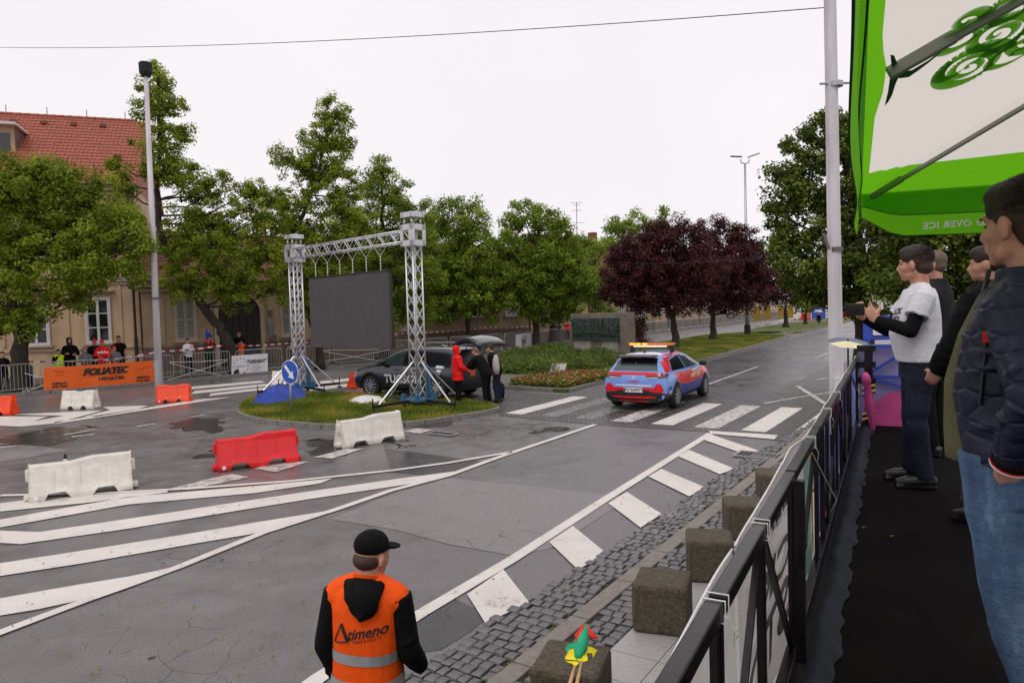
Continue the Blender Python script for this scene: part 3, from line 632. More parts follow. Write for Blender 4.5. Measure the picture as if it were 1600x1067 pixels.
MB().box(P2(6.62, -.08, 2.0), (.32, .04, .75), rz=rz2).build('notice_board', 'print_grey', t2); MB().box(P2(6.72, -.09, 1.55), (.4, .05, .3), rz=rz2).build('letter_box', 'zinc', t2); MB().box(P2(6.6, -.12, 2.95), (.2, .16, .3), rz=rz2).build('wall_lamp', 'zinc', t2)
MB().tube([P2(17, -.15, .1), P2(17, -.15, 4.5)], .06, 8).build('downspout', 'zinc', t2)
for s in (9.5, 19): MB().box(P2(s, 3.6, 8.3), (.6, .6, 1.3), rz=rz2).build('chimney', 'roof_tile_old', rf2)
# neighbours further along the street
far_specs = [('street_house', 'pale house with a dark doorway just past the long low house', P2(26.6, .2, 0), d3, 0, 9.5, 4.6, 8, 'wall_cream', 7.6),
 ('street_house', 'brown roofed house with the television aerial, behind the street trees', P2(26.6, .2, 0)+d3*10, d3, 0, 14, 5.2, 9, 'wall_tan', 9.3),
 ('street_house', 'pale low house half hidden behind the copper plum trees', P2(26.6, .2, 0)+d3*25, d3, 0, 14, 4.4, 9, 'wall_cream', 7.8),
 ('street_house', 'tan house behind the far crowd barriers', P2(26.6, .2, 0)+d3*40, d3, 0, 16, 4.8, 9, 'wall_tan', 8.2),
 ('street_house', 'last cream house along the far barriers, near the yellow fencing', P2(26.6, .2, 0)+d3*58, d3, 0, 24, 4.6, 9, 'wall_cream', 8.8)]
for k, (nm, lb, O, d, a, b, H, dp, m, rz_) in enumerate(far_specs):
    t, P, rf = facade(nm, lb, O, d, a, b, H, dp, m, .9, 'roof_tile_old', rz_, H+.05); s = 1.6
    while s < b-1.5:
        if abs(s-4.0) < 1.3: MB().box(P(s, -.04, 1.3), (1.1, .08, 2.4), rz=math.atan2(d.y, d.x)).build('door', 'door_dark', t)
        else: window(P, t, s-.5, s+.5, 1.5, 2.9, rows=2)
        s += 2.4
    MB().box(P(b*.6, dp*.42, rz_+.1), (.7, .7, 1.4), rz=math.atan2(d.y, d.x)).build('chimney', 'roof_tile_old', rf)
A = D(901, 362, 66); B = D(901, 316, 66)
an = thing('television_aerial', 'tall thin television aerial standing on the brown roof', 'aerial', A-Z*1.2)
MB().tube([A-Z*1.2, B], .03, 6).build('mast', 'zinc', an)
for k, (f, L) in enumerate(((.98, 1.1), (.9, .7), (.72, .9), (.3, 1.5))):
    q = A.lerp(B, f); MB().tube([q-Vector((L*.5, 0, 0)), q+Vector((L*.5, 0, 0))], .018, 5).build('aerial_rod', 'zinc', an)

# ================================================================ TREES
def tree(name, label, basepx, Y, trunkpx, r0, blobs, leafm, rc=.42, per=46, L=.13, Wd=.085, dens=3.0, fill=.25, group=None, cat='tree', rs=1.0):
    b = G(*basepx) if Y is None else None
    if b is None: q = D(basepx[0], basepx[1], Y); b = Vector((q.x, q.y, .08))
    Y = b.y; t = thing(name, label, cat, b, group=group)
    tp = [Vector((b.x, b.y, 0))]+[D(x, y, Y+dy) for x, y, dy in trunkpx]
    mb = MB(); n = len(tp)
    fine = []
    for i in range(n-1):
        for j in range(4): fine.append(tp[i].lerp(tp[i+1], j/4)+Vector((rnd.gauss(0, .03), rnd.gauss(0, .03), 0))*(i+j > 0))
    fine.append(tp[-1]); m_ = len(fine)
    rr = [r0*(1.45 if i == 0 else 1.15 if i == 1 else 1)*(1-.72*i/(m_-1))*rnd.uniform(.92, 1.08) for i in range(m_)]
    mb.tube(fine, rr, 9)
    bl = [(np.array(D(x, y, Y+rnd.uniform(-.35, .35)*rp*Y/1100)), rs*rp*Y/1100) for x, y, rp in blobs]
    P_, N_, T_, cl = cloud(bl, rc, per, dens, fill); tr = mb.build('trunk', 'bark', t, smooth=True)
    br = MB()
    for c, r in bl:
        c = Vector(c); cand = [p for p in fine[m_//3:] if p.z < c.z+.3] or [fine[-1]]; a = min(cand, key=lambda p: (p-c).length+.5*abs(p.z-c.z+1)); mid = a.lerp(c, .5)+Vector((0, 0, -.12*(c-a).length)); rb = max(.025, r0*.2)
        br.tube([a, a.lerp(mid, .5)+Z*.03, mid, mid.lerp(c, .6), c], [rb, rb*.85, rb*.7, rb*.5, rb*.3], 6)
        near = cl[np.linalg.norm(cl-np.array(c), axis=1) < r*1.1]
        for q in near[:: max(1, len(near)//9)]:
            q = Vector(q); br.tube([mid.lerp(c, .5), mid.lerp(q, .6)+Vector((rnd.gauss(0, .08), rnd.gauss(0, .08), .05)), q], [rb*.42, rb*.25, .008], 5)
    br.build('branches', 'bark', t, smooth=True)
    V = leaves(P_, N_, L, Wd); V = V-np.array(b); o = bpy.data.objects.new('crown', quads_mesh('crown', V, leafm, T_)); link(o, t); o['kind'] = 'stuff'
    return t
SPG = 'leafy trees in front of the cream buildings'
tree('street_tree', 'broad dense green tree on a thick trunk left of the orange banner', (28, 615), None, [(30, 560, 0), (34, 520, 0), (20, 480, .2), (30, 430, 0), (60, 380, 0)], .36,
     [(20, 330, 62), (85, 315, 58), (150, 350, 55), (185, 400, 45), (60, 395, 66), (125, 425, 48), (-30, 400, 66), (5, 275, 34), (60, 275, 32), (205, 350, 26), (30, 462, 42), (-10, 500, 32), (150, 295, 24), (218, 385, 20), (40, 505, 22), (100, 470, 26), (-50, 320, 50), (110, 280, 22)], 'leaf_spring', per=56, dens=3.3)
tree('street_tree', 'tall ragged tree leaning left behind the metal pole, thin at the top', (366, 588), 33.2, [(362, 545, 0), (342, 510, 0), (318, 480, 0), (288, 440, 0), (264, 400, 0), (248, 350, 0), (245, 300, 0), (250, 220, 0), (248, 150, 0)], .27,
     [(246, 108, 14), (248, 135, 22), (240, 175, 24), (268, 165, 20), (252, 225, 30), (282, 205, 18), (270, 262, 28), (238, 268, 20), (300, 285, 28), (335, 300, 20), (352, 275, 9), (300, 345, 34), (268, 385, 24), (185, 270, 16), (175, 250, 9), (200, 298, 16), (325, 400, 42), (290, 440, 30), (378, 425, 40), (398, 345, 36), (425, 310, 18), (392, 300, 22), (355, 455, 30), (420, 395, 32), (432, 450, 20), (312, 370, 30), (350, 350, 26), (438, 345, 16)],
     'leaf_spring', rc=.34, per=40, L=.11, dens=2.6, fill=.45, rs=1.16)
tree('street_tree', 'sparse open tree rising behind the left truss tower', (500, 574), 35.5, [(498, 530, 0), (480, 470, 0), (455, 420, 0), (460, 370, 0), (480, 320, 0), (500, 260, 0), (512, 200, 0)], .22,
     [(512, 160, 12), (510, 195, 18), (538, 180, 15), (528, 220, 24), (490, 225, 22), (448, 250, 18), (478, 268, 24), (530, 268, 24), (500, 310, 28), (448, 318, 24), (468, 360, 28), (542, 325, 24), (520, 380, 32), (458, 410, 28), (558, 296, 14), (572, 385, 26), (500, 430, 30), (435, 240, 9), (480, 400, 34), (540, 360, 28), (490, 460, 30), (530, 445, 30), (565, 345, 20), (455, 365, 22), (505, 270, 22)],
     'leaf_spring', rc=.34, per=40, L=.11, dens=2.7, fill=.45, rs=1.2)
tree('street_tree', 'upright green tree behind the dark video screen', (598, 568), 40, [(598, 520, 0), (596, 450, 0), (600, 380, 0), (597, 300, 0)], .28,
     [(594, 262, 16), (590, 300, 28), (615, 335, 28), (608, 385, 36), (640, 428, 36), (578, 425, 34), (655, 318, 10), (642, 350, 16), (640, 480, 22), (560, 470, 26), (600, 490, 28), (662, 480, 24), (628, 292, 12), (560, 345, 22), (650, 385, 30), (610, 440, 34), (575, 380, 28), (600, 275, 14), (625, 312, 18), (655, 350, 22), (560, 420, 26), (668, 430, 26)], 'leaf_bright', dens=2.8, rs=1.15)
tree('street_tree', 'rounded light green tree right of the truss tower', (731, 550), 46, [(731, 510, 0), (728, 480, 0), (732, 430, 0), (735, 380, 0)], .2,
     [(690, 335, 22), (740, 345, 26), (700, 385, 36), (752, 398, 34), (782, 428, 28), (738, 458, 38), (700, 450, 34), (668, 398, 22), (790, 470, 14), (682, 475, 18), (738, 322, 12), (776, 378, 18), (715, 318, 9), (720, 420, 36), (765, 440, 30), (690, 425, 30), (715, 365, 26), (705, 480, 24), (760, 482, 22), (668, 440, 22), (680, 360, 20)], 'leaf_bright', rs=1.1, rc=.5, per=50, L=.15, Wd=.1)
tree('street_tree', 'dense dark green tree with a low skirt left of the monument', (838, 547), 47.5, [(838, 510, 0), (836, 470, 0), (838, 420, 0), (835, 380, 0)], .26,
     [(820, 345, 28), (800, 378, 26), (850, 350, 22), (870, 380, 26), (830, 400, 36), (880, 428, 34), (842, 450, 40), (800, 440, 24), (900, 402, 18), (908, 450, 24), (870, 468, 26), (822, 478, 18), (800, 345, 12), (860, 410, 34), (815, 430, 30), (790, 410, 20), (850, 480, 26), (880, 360, 16), (895, 480, 20)], 'leaf_bright', rs=1.08, rc=.5, per=50, L=.16, Wd=.11, dens=3.2)
tree('street_tree', 'second dark tree trunk close behind, left of the monument', (862, 545), 52, [(862, 510, 0), (862, 470, 0), (864, 420, 0)], .24, [(880, 400, 26), (905, 430, 26), (925, 455, 22), (890, 460, 26), (860, 440, 30)], 'leaf_linden', rc=.5, per=46, L=.16, Wd=.11)
tree('street_tree', 'pale green tree between the monument and the brown roof', (930, 528), 62, [(930, 500, 0), (928, 450, 0), (930, 410, 0)], .2, [(905, 385, 20), (955, 430, 22), (930, 400, 24), (920, 438, 28), (940, 470, 26), (910, 470, 20), (945, 385, 12)], 'leaf_bright', rc=.6, per=44, L=.2, Wd=.13)
tree('street_tree', 'tall pale green tree showing above the copper plum', (990, 520), 76, [(990, 490, 0), (992, 430, 0), (995, 380, 0)], .25, [(968, 358, 22), (1000, 345, 18), (1030, 335, 11), (985, 388, 32), (1020, 368, 22), (950, 378, 12), (1035, 350, 9)], 'leaf_bright', rc=.7, per=44, L=.24, Wd=.15)
PG = None
tree('plum_tree', 'large copper leaved plum tree with a forked trunk on the near end of the median', (1055, 545), None, [(1055, 520, 0), (1052, 500, 0), (1040, 470, 0), (1030, 420, 0)], .26,
     [(998, 398, 40), (958, 440, 20), (1040, 390, 38), (1070, 425, 42), (1018, 450, 36), (1085, 380, 30), (980, 465, 24), (1100, 440, 34), (1060, 470, 24), (1010, 365, 18), (1055, 355, 15), (1020, 410, 42), (1085, 415, 40), (990, 435, 34), (1050, 455, 34), (965, 455, 22), (1000, 475, 20), (1085, 465, 26), (975, 420, 28), (1030, 370, 26), (945, 462, 10), (1025, 480, 14), (970, 400, 22), (1080, 355, 12)], 'leaf_purple', rc=.5, per=56, L=.14, Wd=.08, dens=3.4, fill=.2)
tree('plum_tree', 'copper leaved plum tree on a straight trunk, second along the median', (1114, 533), None, [(1114, 505, 0), (1114, 480, 0), (1118, 430, 0)], .26,
     [(1130, 385, 34), (1160, 398, 26), (1112, 435, 34), (1150, 445, 34), (1180, 430, 20), (1130, 472, 18), (1182, 385, 12), (1122, 352, 14), (1150, 362, 14), (1140, 415, 36), (1165, 430, 30), (1115, 470, 22), (1150, 475, 20), (1105, 390, 30), (1165, 375, 20), (1180, 405, 20), (1190, 460, 14), (1165, 475, 14), (1095, 355, 12)], 'leaf_purple', rc=.55, per=56, L=.16, Wd=.09, dens=3.4, fill=.2)
tree('plum_tree', 'small far copper leaved tree beside the median gap', (1228, 513), None, [(1228, 495, 0), (1228, 470, 0)], .3, [(1208, 438, 34), (1232, 452, 24), (1195, 410, 20), (1200, 465, 20), (1224, 424, 18), (1240, 465, 10), (1190, 440, 12)], 'leaf_purple', rc=.7, per=46, L=.22, Wd=.12)
tree('linden_tree', 'small green tree with a low fork beside the squatting person', (1258, 508), None, [(1258, 493, 0), (1262, 478, 0), (1258, 455, 0)], .22, [(1250, 448, 22), (1270, 440, 26), (1240, 468, 9), (1280, 468, 13), (1262, 470, 12)], 'leaf_linden', rc=.7, per=46, L=.24, Wd=.15)
tree('linden_tree', 'huge dark linden tree behind the concrete pole', (1352, 560), 27, [(1350, 500, 0), (1345, 430, 0), (1335, 340, 0), (1320, 250, 0)], .4,
     [(1288, 178, 20), (1305, 222, 34), (1258, 255, 32), (1240, 302, 32), (1290, 325, 48), (1218, 358, 24), (1250, 395, 38), (1310, 415, 50), (1278, 452, 26), (1350, 300, 55), (1370, 400, 64), (1330, 200, 26), (1228, 228, 14), (1214, 270, 12), (1262, 205, 12), (1205, 330, 12), (1235, 440, 14), (1320, 465, 20), (1345, 470, 24), (1340, 230, 40), (1210, 385, 12), (1262, 470, 10)],
     'leaf_linden', rc=.46, per=60, L=.15, Wd=.09, dens=3.8, fill=.3)
tree('linden_tree', 'dark linden crown hanging behind the platform under the parasol', (1500, 640), 22, [(1500, 560, 0), (1500, 480, 0), (1500, 400, 0)], .4,
     [(1440, 415, 60), (1520, 430, 70), (1600, 420, 80), (1450, 330, 70), (1560, 330, 70), (1420, 478, 34), (1500, 500, 50), (1590, 500, 60), (1390, 440, 40), (1680, 400, 90), (1650, 250, 80), (1500, 250, 70), (1400, 360, 50)], 'leaf_linden', rc=.46, per=60, L=.15, Wd=.09, dens=3.6)
tree('bare_shrub', 'brown twiggy purple shrub right behind the monument', (985, 548), 44.5, [(985, 530, 0), (986, 515, 0)], .1, [(988, 505, 20), (995, 525, 20), (982, 530, 18), (1002, 505, 14), (980, 492, 12), (1000, 535, 14)], 'leaf_purple', rc=.45, per=46, L=.1, Wd=.05, cat='shrub')
# ---- juniper bed, flower bed, grass blades
hp = gp([(776, 576), (795, 588), (868, 588), (935, 580), (975, 572), (975, 556), (940, 551), (880, 551), (810, 558), (785, 566)]); hb = []
xs = [p.x for p in hp]; ys = [p.y for p in hp]
while len(hb) < 420:
    x, y = rnd.uniform(min(xs), max(xs)), rnd.uniform(min(ys), max(ys))
    if inside((x, y), hp): hb.append((np.array((x, y, .12+.2*abs(mnoise.noise(Vector((x*.6, y*.6, 3)))*1.6))), .36))
Pq, Nq, Tq, _ = cloud(hb, .3, 40, 4.2, .2)
k_ = Pq[:, 2] > .05; Pq, Nq, Tq = Pq[k_], Nq[k_], Tq[k_]
hed = bpy.data.objects.new('juniper_bed', quads_mesh('juniper_bed', leaves(Pq, Nq+np.array([0, 0, .8]), .14, .035), 'leaf_juniper', Tq)); link(hed, kind='stuff')
fl = gp([(793, 607), (820, 600), (885, 590), (958, 590), (945, 599), (884, 612)]); lay('flower_soil', fl, .128, 'soil')
FPp = []
xs = [p.x for p in fl]; ys = [p.y for p in fl]
while len(FPp) < 5200:
    x, y = rnd.uniform(min(xs), max(xs)), rnd.uniform(min(ys), max(ys))
    if inside((x, y), fl): FPp.append((x, y, rnd.uniform(.14, .32)))
Pq = np.array(FPp); a_ = len(Pq)//2
o = bpy.data.objects.new('bedding_flowers', quads_mesh('bedding_flowers', leaves(Pq[:a_]+[0, 0, .03], np.tile([0, 0, 1.], (a_, 1)), .08, .075), 'flower_petal', nr.uniform(0, 1, a_))); link(o, kind='stuff')
o = bpy.data.objects.new('bedding_leaves', quads_mesh('bedding_leaves', leaves(Pq, nr.normal(0, 1, Pq.shape), .12, .05), 'leaf_bright', nr.uniform(0, .6, len(Pq)))); link(o, kind='stuff')
def turf(name, poly, n, z, h=.06):
    xs = [p.x for p in poly]; ys = [p.y for p in poly]; pts = []
    while len(pts) < n:
        x, y = rnd.uniform(min(xs), max(xs)), rnd.uniform(min(ys), max(ys))
        if inside((x, y), poly): pts.append((x, y, z))
    P = np.array(pts); a = nr.uniform(0, 6.28, n); U_ = np.stack([np.cos(a), np.sin(a), np.zeros(n)], 1); hh = h*nr.uniform(.5, 1.3, n)[:, None]; lean = nr.normal(0, .35, (n, 3))*np.array([1, 1, 0])
    up = (np.array([0, 0, 1])+lean)*hh; wd = .012; V = np.stack([P-U_*wd, P+U_*wd, P+U_*wd*.4+up, P-U_*wd*.4+up], 1).reshape(-1, 3)
    f = np.array([mnoise.noise(Vector((p[0]*.9, p[1]*.9, 5))) for p in pts]); t = np.clip(.42+f*.9+nr.normal(0, .15, n), 0, 1)
    o = bpy.data.objects.new(name, quads_mesh(name, V, 'grass_blade', t)); link(o, kind='stuff')
turf('island_grass', ISL, 26000, .115, .07); turf('median_grass', gp([(955, 597), (1100, 565), (1228, 527), (1175, 521), (1100, 526), (1000, 545), (985, 570), (930, 590)]), 26000, .115, .09)
# ================================================================ STREET FURNITURE
# monument wall with bronze relief
a, b = G(893, 559), G(981, 560)
a = D(893, 559, 36.5); b = D(981, 560, 33.6); a.z = b.z = 0; dm_ = (b-a).normalized(); Lm = (b-a).length; nm = Vector((-dm_.y, dm_.x, 0)); rzm = math.atan2(dm_.y, dm_.x); Hm = 2.42
mon = thing('war_memorial', 'concrete memorial wall with a dark bronze relief behind the juniper bed', 'monument', a)
Pm = lambda s, o, z: a+dm_*s+nm*o+Z*z
MB().box(Pm(Lm/2, .3, Hm/2), (Lm, .6, Hm), rz=rzm).build('wall', 'monument_concrete', mon, bevel=.02)
MB().box(Pm(Lm*.45, -.012, .55), (Lm*.78, .02, 1.0), rz=rzm).build('rendered_panel', 'monument_render', mon); MB().box(Pm(Lm*.47, -.02, .6), (Lm*.2, .02, .95), rz=rzm).build('stained_panel', 'monument_concrete', mon)
MB().box(Pm(Lm*.46, -.07, 1.14), (Lm*.84, .16, .13), rz=rzm).build('relief_ledge', 'bronze', mon)
rel = MB().box(Pm(Lm*.46, -.04, 1.68), (Lm*.83, .08, .98), rz=rzm)
for k in range(17):
    s = Lm*.07+Lm*.78*(k+.5)/17; h = rnd.uniform(.5, .8); ln = rnd.uniform(-.12, .12); z0 = 1.22
    rel.ell(Pm(s+ln, -.12, z0+h+.08), (.06, .06, .075), nu=8, nv=6); rel.tube([Pm(s, -.1, z0+h*.45), Pm(s+ln*.8, -.12, z0+h)], [.09, .1], 7)
    for q in (-1, 1):
        rel.tube([Pm(s, -.1, z0+h*.5), Pm(s+q*.08, -.12, z0+h*.25), Pm(s+q*rnd.uniform(.05, .16), -.1, z0)], [.06, .05, .035], 6)
        rel.tube([Pm(s+ln*.8, -.12, z0+h-.04), Pm(s+q*.14, -.15, z0+h*rnd.uniform(.6, 1.1)), Pm(s+q*rnd.uniform(.12, .25), -.14, z0+h*rnd.uniform(.5, 1.3))], [.045, .035, .025], 6)
rel.build('bronze_relief', 'bronze', mon, smooth=False)
pl = D(872, 575, 28.0); pq = thing('plaque', 'tilted white inscription plaque standing in the juniper bed', 'plaque', (pl.x, pl.y, .1))
MB().box(pl+Z*.0, (.62, .5, .05), rot=Matrix.Rotation(R(-20), 4, 'Z')@Matrix.Rotation(R(38), 4, 'X')).build('plate', 'slab', pq); MB().bar(Vector((pl.x, pl.y+.02, .1)), pl-Z*.04, .07).build('stand', 'zinc', pq)
# poles
def pole(name, label, b, top, r0, r1, m, n=8):
    t = thing(name, label, 'pole', (b.x, b.y, 0)); MB().tube([b, b.lerp(top, .5), top], [r0, (r0+r1)/2, r1], n).build('shaft', m, t, smooth=n > 10); return t
bl_ = G(249, 607); tp_ = D(228, 118, bl_.y+.3)
tl_ = pole('camera_pole', 'tall galvanised pole with a black drum head, in front of the cream building', bl_, tp_, .145, .08, 'concrete_pole', 12)
MB().tube([bl_+Z*0, bl_+Z*1.1], [.17, .165], 12).build('base_sleeve', 'galvanised', tl_)
hd = MB().tube([tp_-Z*.05, tp_+Z*.1, tp_+Z*.45, tp_+Z*.5], [.17, .24, .25, .2], 14).build('drum_head', 'black_rubber', tl_)
for z in (3.6, 5.6): q = bl_.lerp(tp_, z/tp_.z); MB().tube([q-Z*.04, q+Z*.04], .19, 10).build('clamp_band', 'zinc', tl_)
br_ = G(1308, 662); tr_ = br_+Vector((-.05, .1, 12)); tr0 = pole('utility_pole', 'eight sided grey concrete pole at the platform end', br_, tr_, .16, .125, 'concrete_pole')
for y, c in ((352/2.6675, 'galvanised'), (1040/2.6675, 'zinc')):
    q = D(1306, y, br_.y); MB().tube([q-Z*.05, q+Z*.05], .155, 8).build('clamp_band', c, tr0)
q = D(1306, 132, br_.y); MB().tube([q+Vector((-.35, 0, .02)), q+Vector((.35, 0, .02))], .025, 6).build('bracket', 'galvanised', tr0); q = D(1306, 390, br_.y); MB().bar(q+Vector((-.2, -.1, 0)), q+Vector((-.32, -.1, .35)), .06).build('cable_hook', 'zinc', tr0)
q = D(1309, 630, br_.y-.2); MB().box(q+Vector((0, .02, -.2)), (.16, .1, 1.5)).build('access_hatch', 'concrete_pole', tr0)
bs = G(1168, 525); ts_ = D(1164, 256, bs.y); lp = thing('street_lamp', 'slim two armed street lamp standing in the gap of the median', 'street lamp', bs)
MB().tube([bs, bs.lerp(ts_, .35), ts_], [.2, .13, .08], 10).build('pole', 'galvanised', lp, smooth=True); MB().tube([bs, bs+Z*.9], [.27, .26], 10).build('base', 'black_rubber', lp)
MB().tube([ts_+Vector((-.35, 0, .35)), ts_+Vector((-.3, 0, .08)), ts_, ts_+Vector((.3, 0, .08)), ts_+Vector((.35, 0, .35))], .05, 8).build('yoke', 'galvanised', lp)
MB().bar(ts_+Vector((-.25, 0, .55)), ts_+Vector((-1.15, 0, .62)), .28, .07).build('lamp_head', 'zinc', lp); MB().bar(ts_+Vector((.25, 0, .5)), ts_+Vector((1.15, 0, .78)), .28, .07).build('lamp_head', 'zinc', lp)
# overhead wires
def wire(label, A, B, sag, r, m='black_rubber'):
    pts = [A.lerp(B, k/24)-Z*sag*4*(k/24)*(1-k/24) for k in range(25)]; MB().tube(pts, r, 5, cap=False).build('overhead_wire', m, label=label, cat='wire')
A_ = D(1306, 11, br_.y); B_ = D(-60, 73, 34); M_ = D(650, 60, (A_.y+B_.y)/2); wire('long thin wire sagging across the pale sky to the concrete pole', A_, B_, .35, .011)
wire('low thin wire crossing in front of the copper plum trees', D(1306, 392, br_.y), D(900, 402, 48), .35, .008)
wire('short wire running right from the pole behind the parasol', D(1306, 392, br_.y), D(1480, 330, 22), .15, .008)
# round blue keep-right sign
sp = G(456, 652); sc = D(455, 581, sp.y-.02); sg_ = thing('road_sign', 'round blue keep right sign with white arrow on a grey post', 'road sign', (sp.x, sp.y, .1))
MB().tube([sp, Vector((sp.x, sp.y, sc.z+.25))], .033, 10).build('post', 'galvanised', sg_, smooth=True)
vd = Vector((sc.x*.75, sc.y, 0)).normalized(); vd = Matrix.Rotation(R(-44), 3, 'Z')@vd; xr = Vector((vd.y, -vd.x, 0)); c0 = sc-vd*.05; rr = .325
def disc(c, r, off, m, nm, th=.012):
    mb = MB(); c = c-vd*off; k = 36; mb.add([c+xr*r*math.cos(2*math.pi*i/k)+Z*r*math.sin(2*math.pi*i/k) for i in range(k)]+[c+vd*th+xr*r*math.cos(2*math.pi*i/k)+Z*r*math.sin(2*math.pi*i/k) for i in range(k)], [tuple(range(k)), tuple(range(k, 2*k))[::-1]]+[(i, i+k, (i+1) % k+k, (i+1) % k) for i in range(k)]); return mb.build(nm, m, sg_)
mat('sign_blue', (.01, .085, .48), .35, var=.05); disc(c0, rr, 0, 'print_white', 'rim'); disc(c0, rr*.94, .006, 'sign_blue', 'blue_disc')
ar = [(-.045, .24), (.045, .24), (.045, -.06), (.13, -.06), (0, -.25), (-.13, -.06), (-.045, -.06)]; ca, sa = math.cos(R(42)), math.sin(R(42)); mb = MB()
mb.add([c0-vd*.022+xr*(x*ca-y*sa)+Z*(x*sa+y*ca) for x, y in ar], [(0, 1, 2, 6), (3, 4, 5), (2, 3, 5, 6)]); mb.build('white_arrow', 'print_white', sg_)
for z in (-.12, .12): MB().bar(c0+vd*.03+Z*z-xr*.12, c0+vd*.03+Z*z+xr*.12, .03).build('bracket', 'galvanised', sg_)
# ---------------------------------------------------------------- plastic road barriers
def barrier_proto(m, label, small=False):
    t = thing('plastic_barrier', label, 'barrier'); L = 1.0 if small else 1.4; H = .58 if small else .60
    prof = [(-.23, .0), (-.23, .09), (-.19, .2), (-.10, H-.12), (-.085, H), (.085, H), (.10, H-.12), (.19, .2), (.23, .09), (.23, 0)]
    mb = MB(); xs = [-L/2, -L/2+.03, -L/2+.2, -L*.13, -.06, .06, L*.13, L/2-.2, L/2-.03, L/2]
    gap = lambda x: .1 if (L*.13 < abs(x) < L/2-.18) else 0
    xs = sorted(set([-L/2, -L/2+.2, -L/2+.26, -L*.16, -L*.1, L*.1, L*.16, L/2-.26, L/2-.2, L/2])); vs = []
    for x in xs:
        g = .12 if L*.14 < abs(x) < L/2-.22 else 0; tz = -.05 if (not small and x < -L*.02) else 0
        if small: tz = -.03 if abs(x) < .12 else 0
        for y, z in prof: vs.append((x, y*(1 if z > .05 or True else 1), (max(z, g) if z < .5 else z+tz)))
    k = len(prof); fs = [(i*k+j, i*k+(j+1) % k, (i+1)*k+(j+1) % k, (i+1)*k+j) for i in range(len(xs)-1) for j in range(k)]+[tuple(range(k)), tuple(range((len(xs)-1)*k, len(xs)*k))[::-1]]
    mb.add(vs, fs); mb.build('shell', m, t, world=False, bevel=.02)
    for s in (-1, 1):
        for i in range(4 if not small else 3):
            x = -L/2+L*(i+.5)/(4 if not small else 3); w_ = .105*L*(1 if not small else 1.3); rb = MB()
            rb.bar((x+w_*1.05, s*.193, .2), (x+w_*1.05, s*.112, H-.13), .014, .012); rb.add([(x-w_, s*.192, .2), (x+w_, s*.192, .2), (x+w_, s*.114, H-.14), (x-w_, s*.114, H-.14), (x-w_+.012, s*.205, .21), (x+w_-.012, s*.205, .21), (x+w_-.012, s*.124, H-.15), (x-w_+.012, s*.124, H-.15)], []); rb.v = rb.v[:8]
            rb.build('moulded_rib', m, t, world=False)
    for e in (-1, 1):
        MB().box((e*(L/2+.035), 0, .06), (.09, .22, .07)).build('end_lug', m, t, world=False, bevel=.01); MB().box((e*(L/2+.02), 0, H*.66), (.06, .1, .18)).build('end_lug', m, t, world=False, bevel=.01)
    pg = MB().tube([(-L/2+.1, -.232, .07), (-L/2+.1, -.245, .07)], .035, 10).build('drain_plug', 'print_white', t, world=False)
    return t
def place_b(proto, a, b, label, group=None, first=False, z=0):
    o = proto if first else copy_tree(proto); d = b-a; o.location = (*((a+b)/2)[:2], z); o.rotation_euler = (0, 0, math.atan2(d.y, d.x)); o['label'] = label
    if group: o['group'] = group
    return o
PGp = 'plastic water filled road barriers'
bw = barrier_proto('white_plastic', 'x'); bo = barrier_proto('orange_plastic', 'x', True); brd = barrier_proto('red_plastic', 'x'); bws = barrier_proto('white_plastic', 'x', True)
place_b(bw, G(48, 784)+Vector((0, .12, 0)), G(194, 765)+Vector((0, .12, 0)), 'nearest white plastic barrier, at the left on the hatched markings', PGp, True)
place_b(bw, G(528, 700)+Vector((.1, .1, 0)), G(616, 687)+Vector((0, .1, 0)), 'white plastic barrier in front of the oval grass island', PGp)
place_b(brd, G(342, 736)+Vector((0, .12, 0)), G(453, 722)+Vector((0, .12, 0)), 'bright red plastic barrier between the two white ones', PGp, True)
place_b(bws, G(93, 640)+Vector((0, .1, 0)), G(154, 638)+Vector((0, .1, 0)), 'white plastic barrier under the orange advertising banner', PGp, True)
place_b(bo, G(243, 630)+Vector((0, .1, 0)), G(297, 627)+Vector((0, .1, 0)), 'orange plastic barrier at the end of the far zebra crossing', PGp, True)
place_b(bo, G(-34, 650)+Vector((0, .1, 0)), G(20, 648)+Vector((0, .1, 0)), 'orange plastic barrier cut off by the left edge of the photo', PGp)
q = G(552, 607); place_b(bo, q, q+az(10)*1.0, 'orange plastic barrier standing in front of the dark car', PGp); q = G(428, 603); place_b(bws, q, q+az(95)*1.0, 'white plastic barrier behind the blue tarpaulin', PGp)
# bottle on the near barrier
q = G(103, 768); bt = thing('water_bottle', 'small bottle with black cap standing on the near white barrier', 'bottle', (q.x, q.y+.35, .6)); bq = D(102, 716, 11.35)
bt.location = (bq.x, bq.y, bq.z-.05); MB().tube([bq-Z*.1, bq-Z*.02, bq], [.032, .032, .015], 10).build('bottle_body', 'print_white', bt); MB().tube([bq-Z*.0, bq+Z*.05, bq+Z*.08], [.03, .02, .006], 10).build('cap', 'black_rubber', bt)
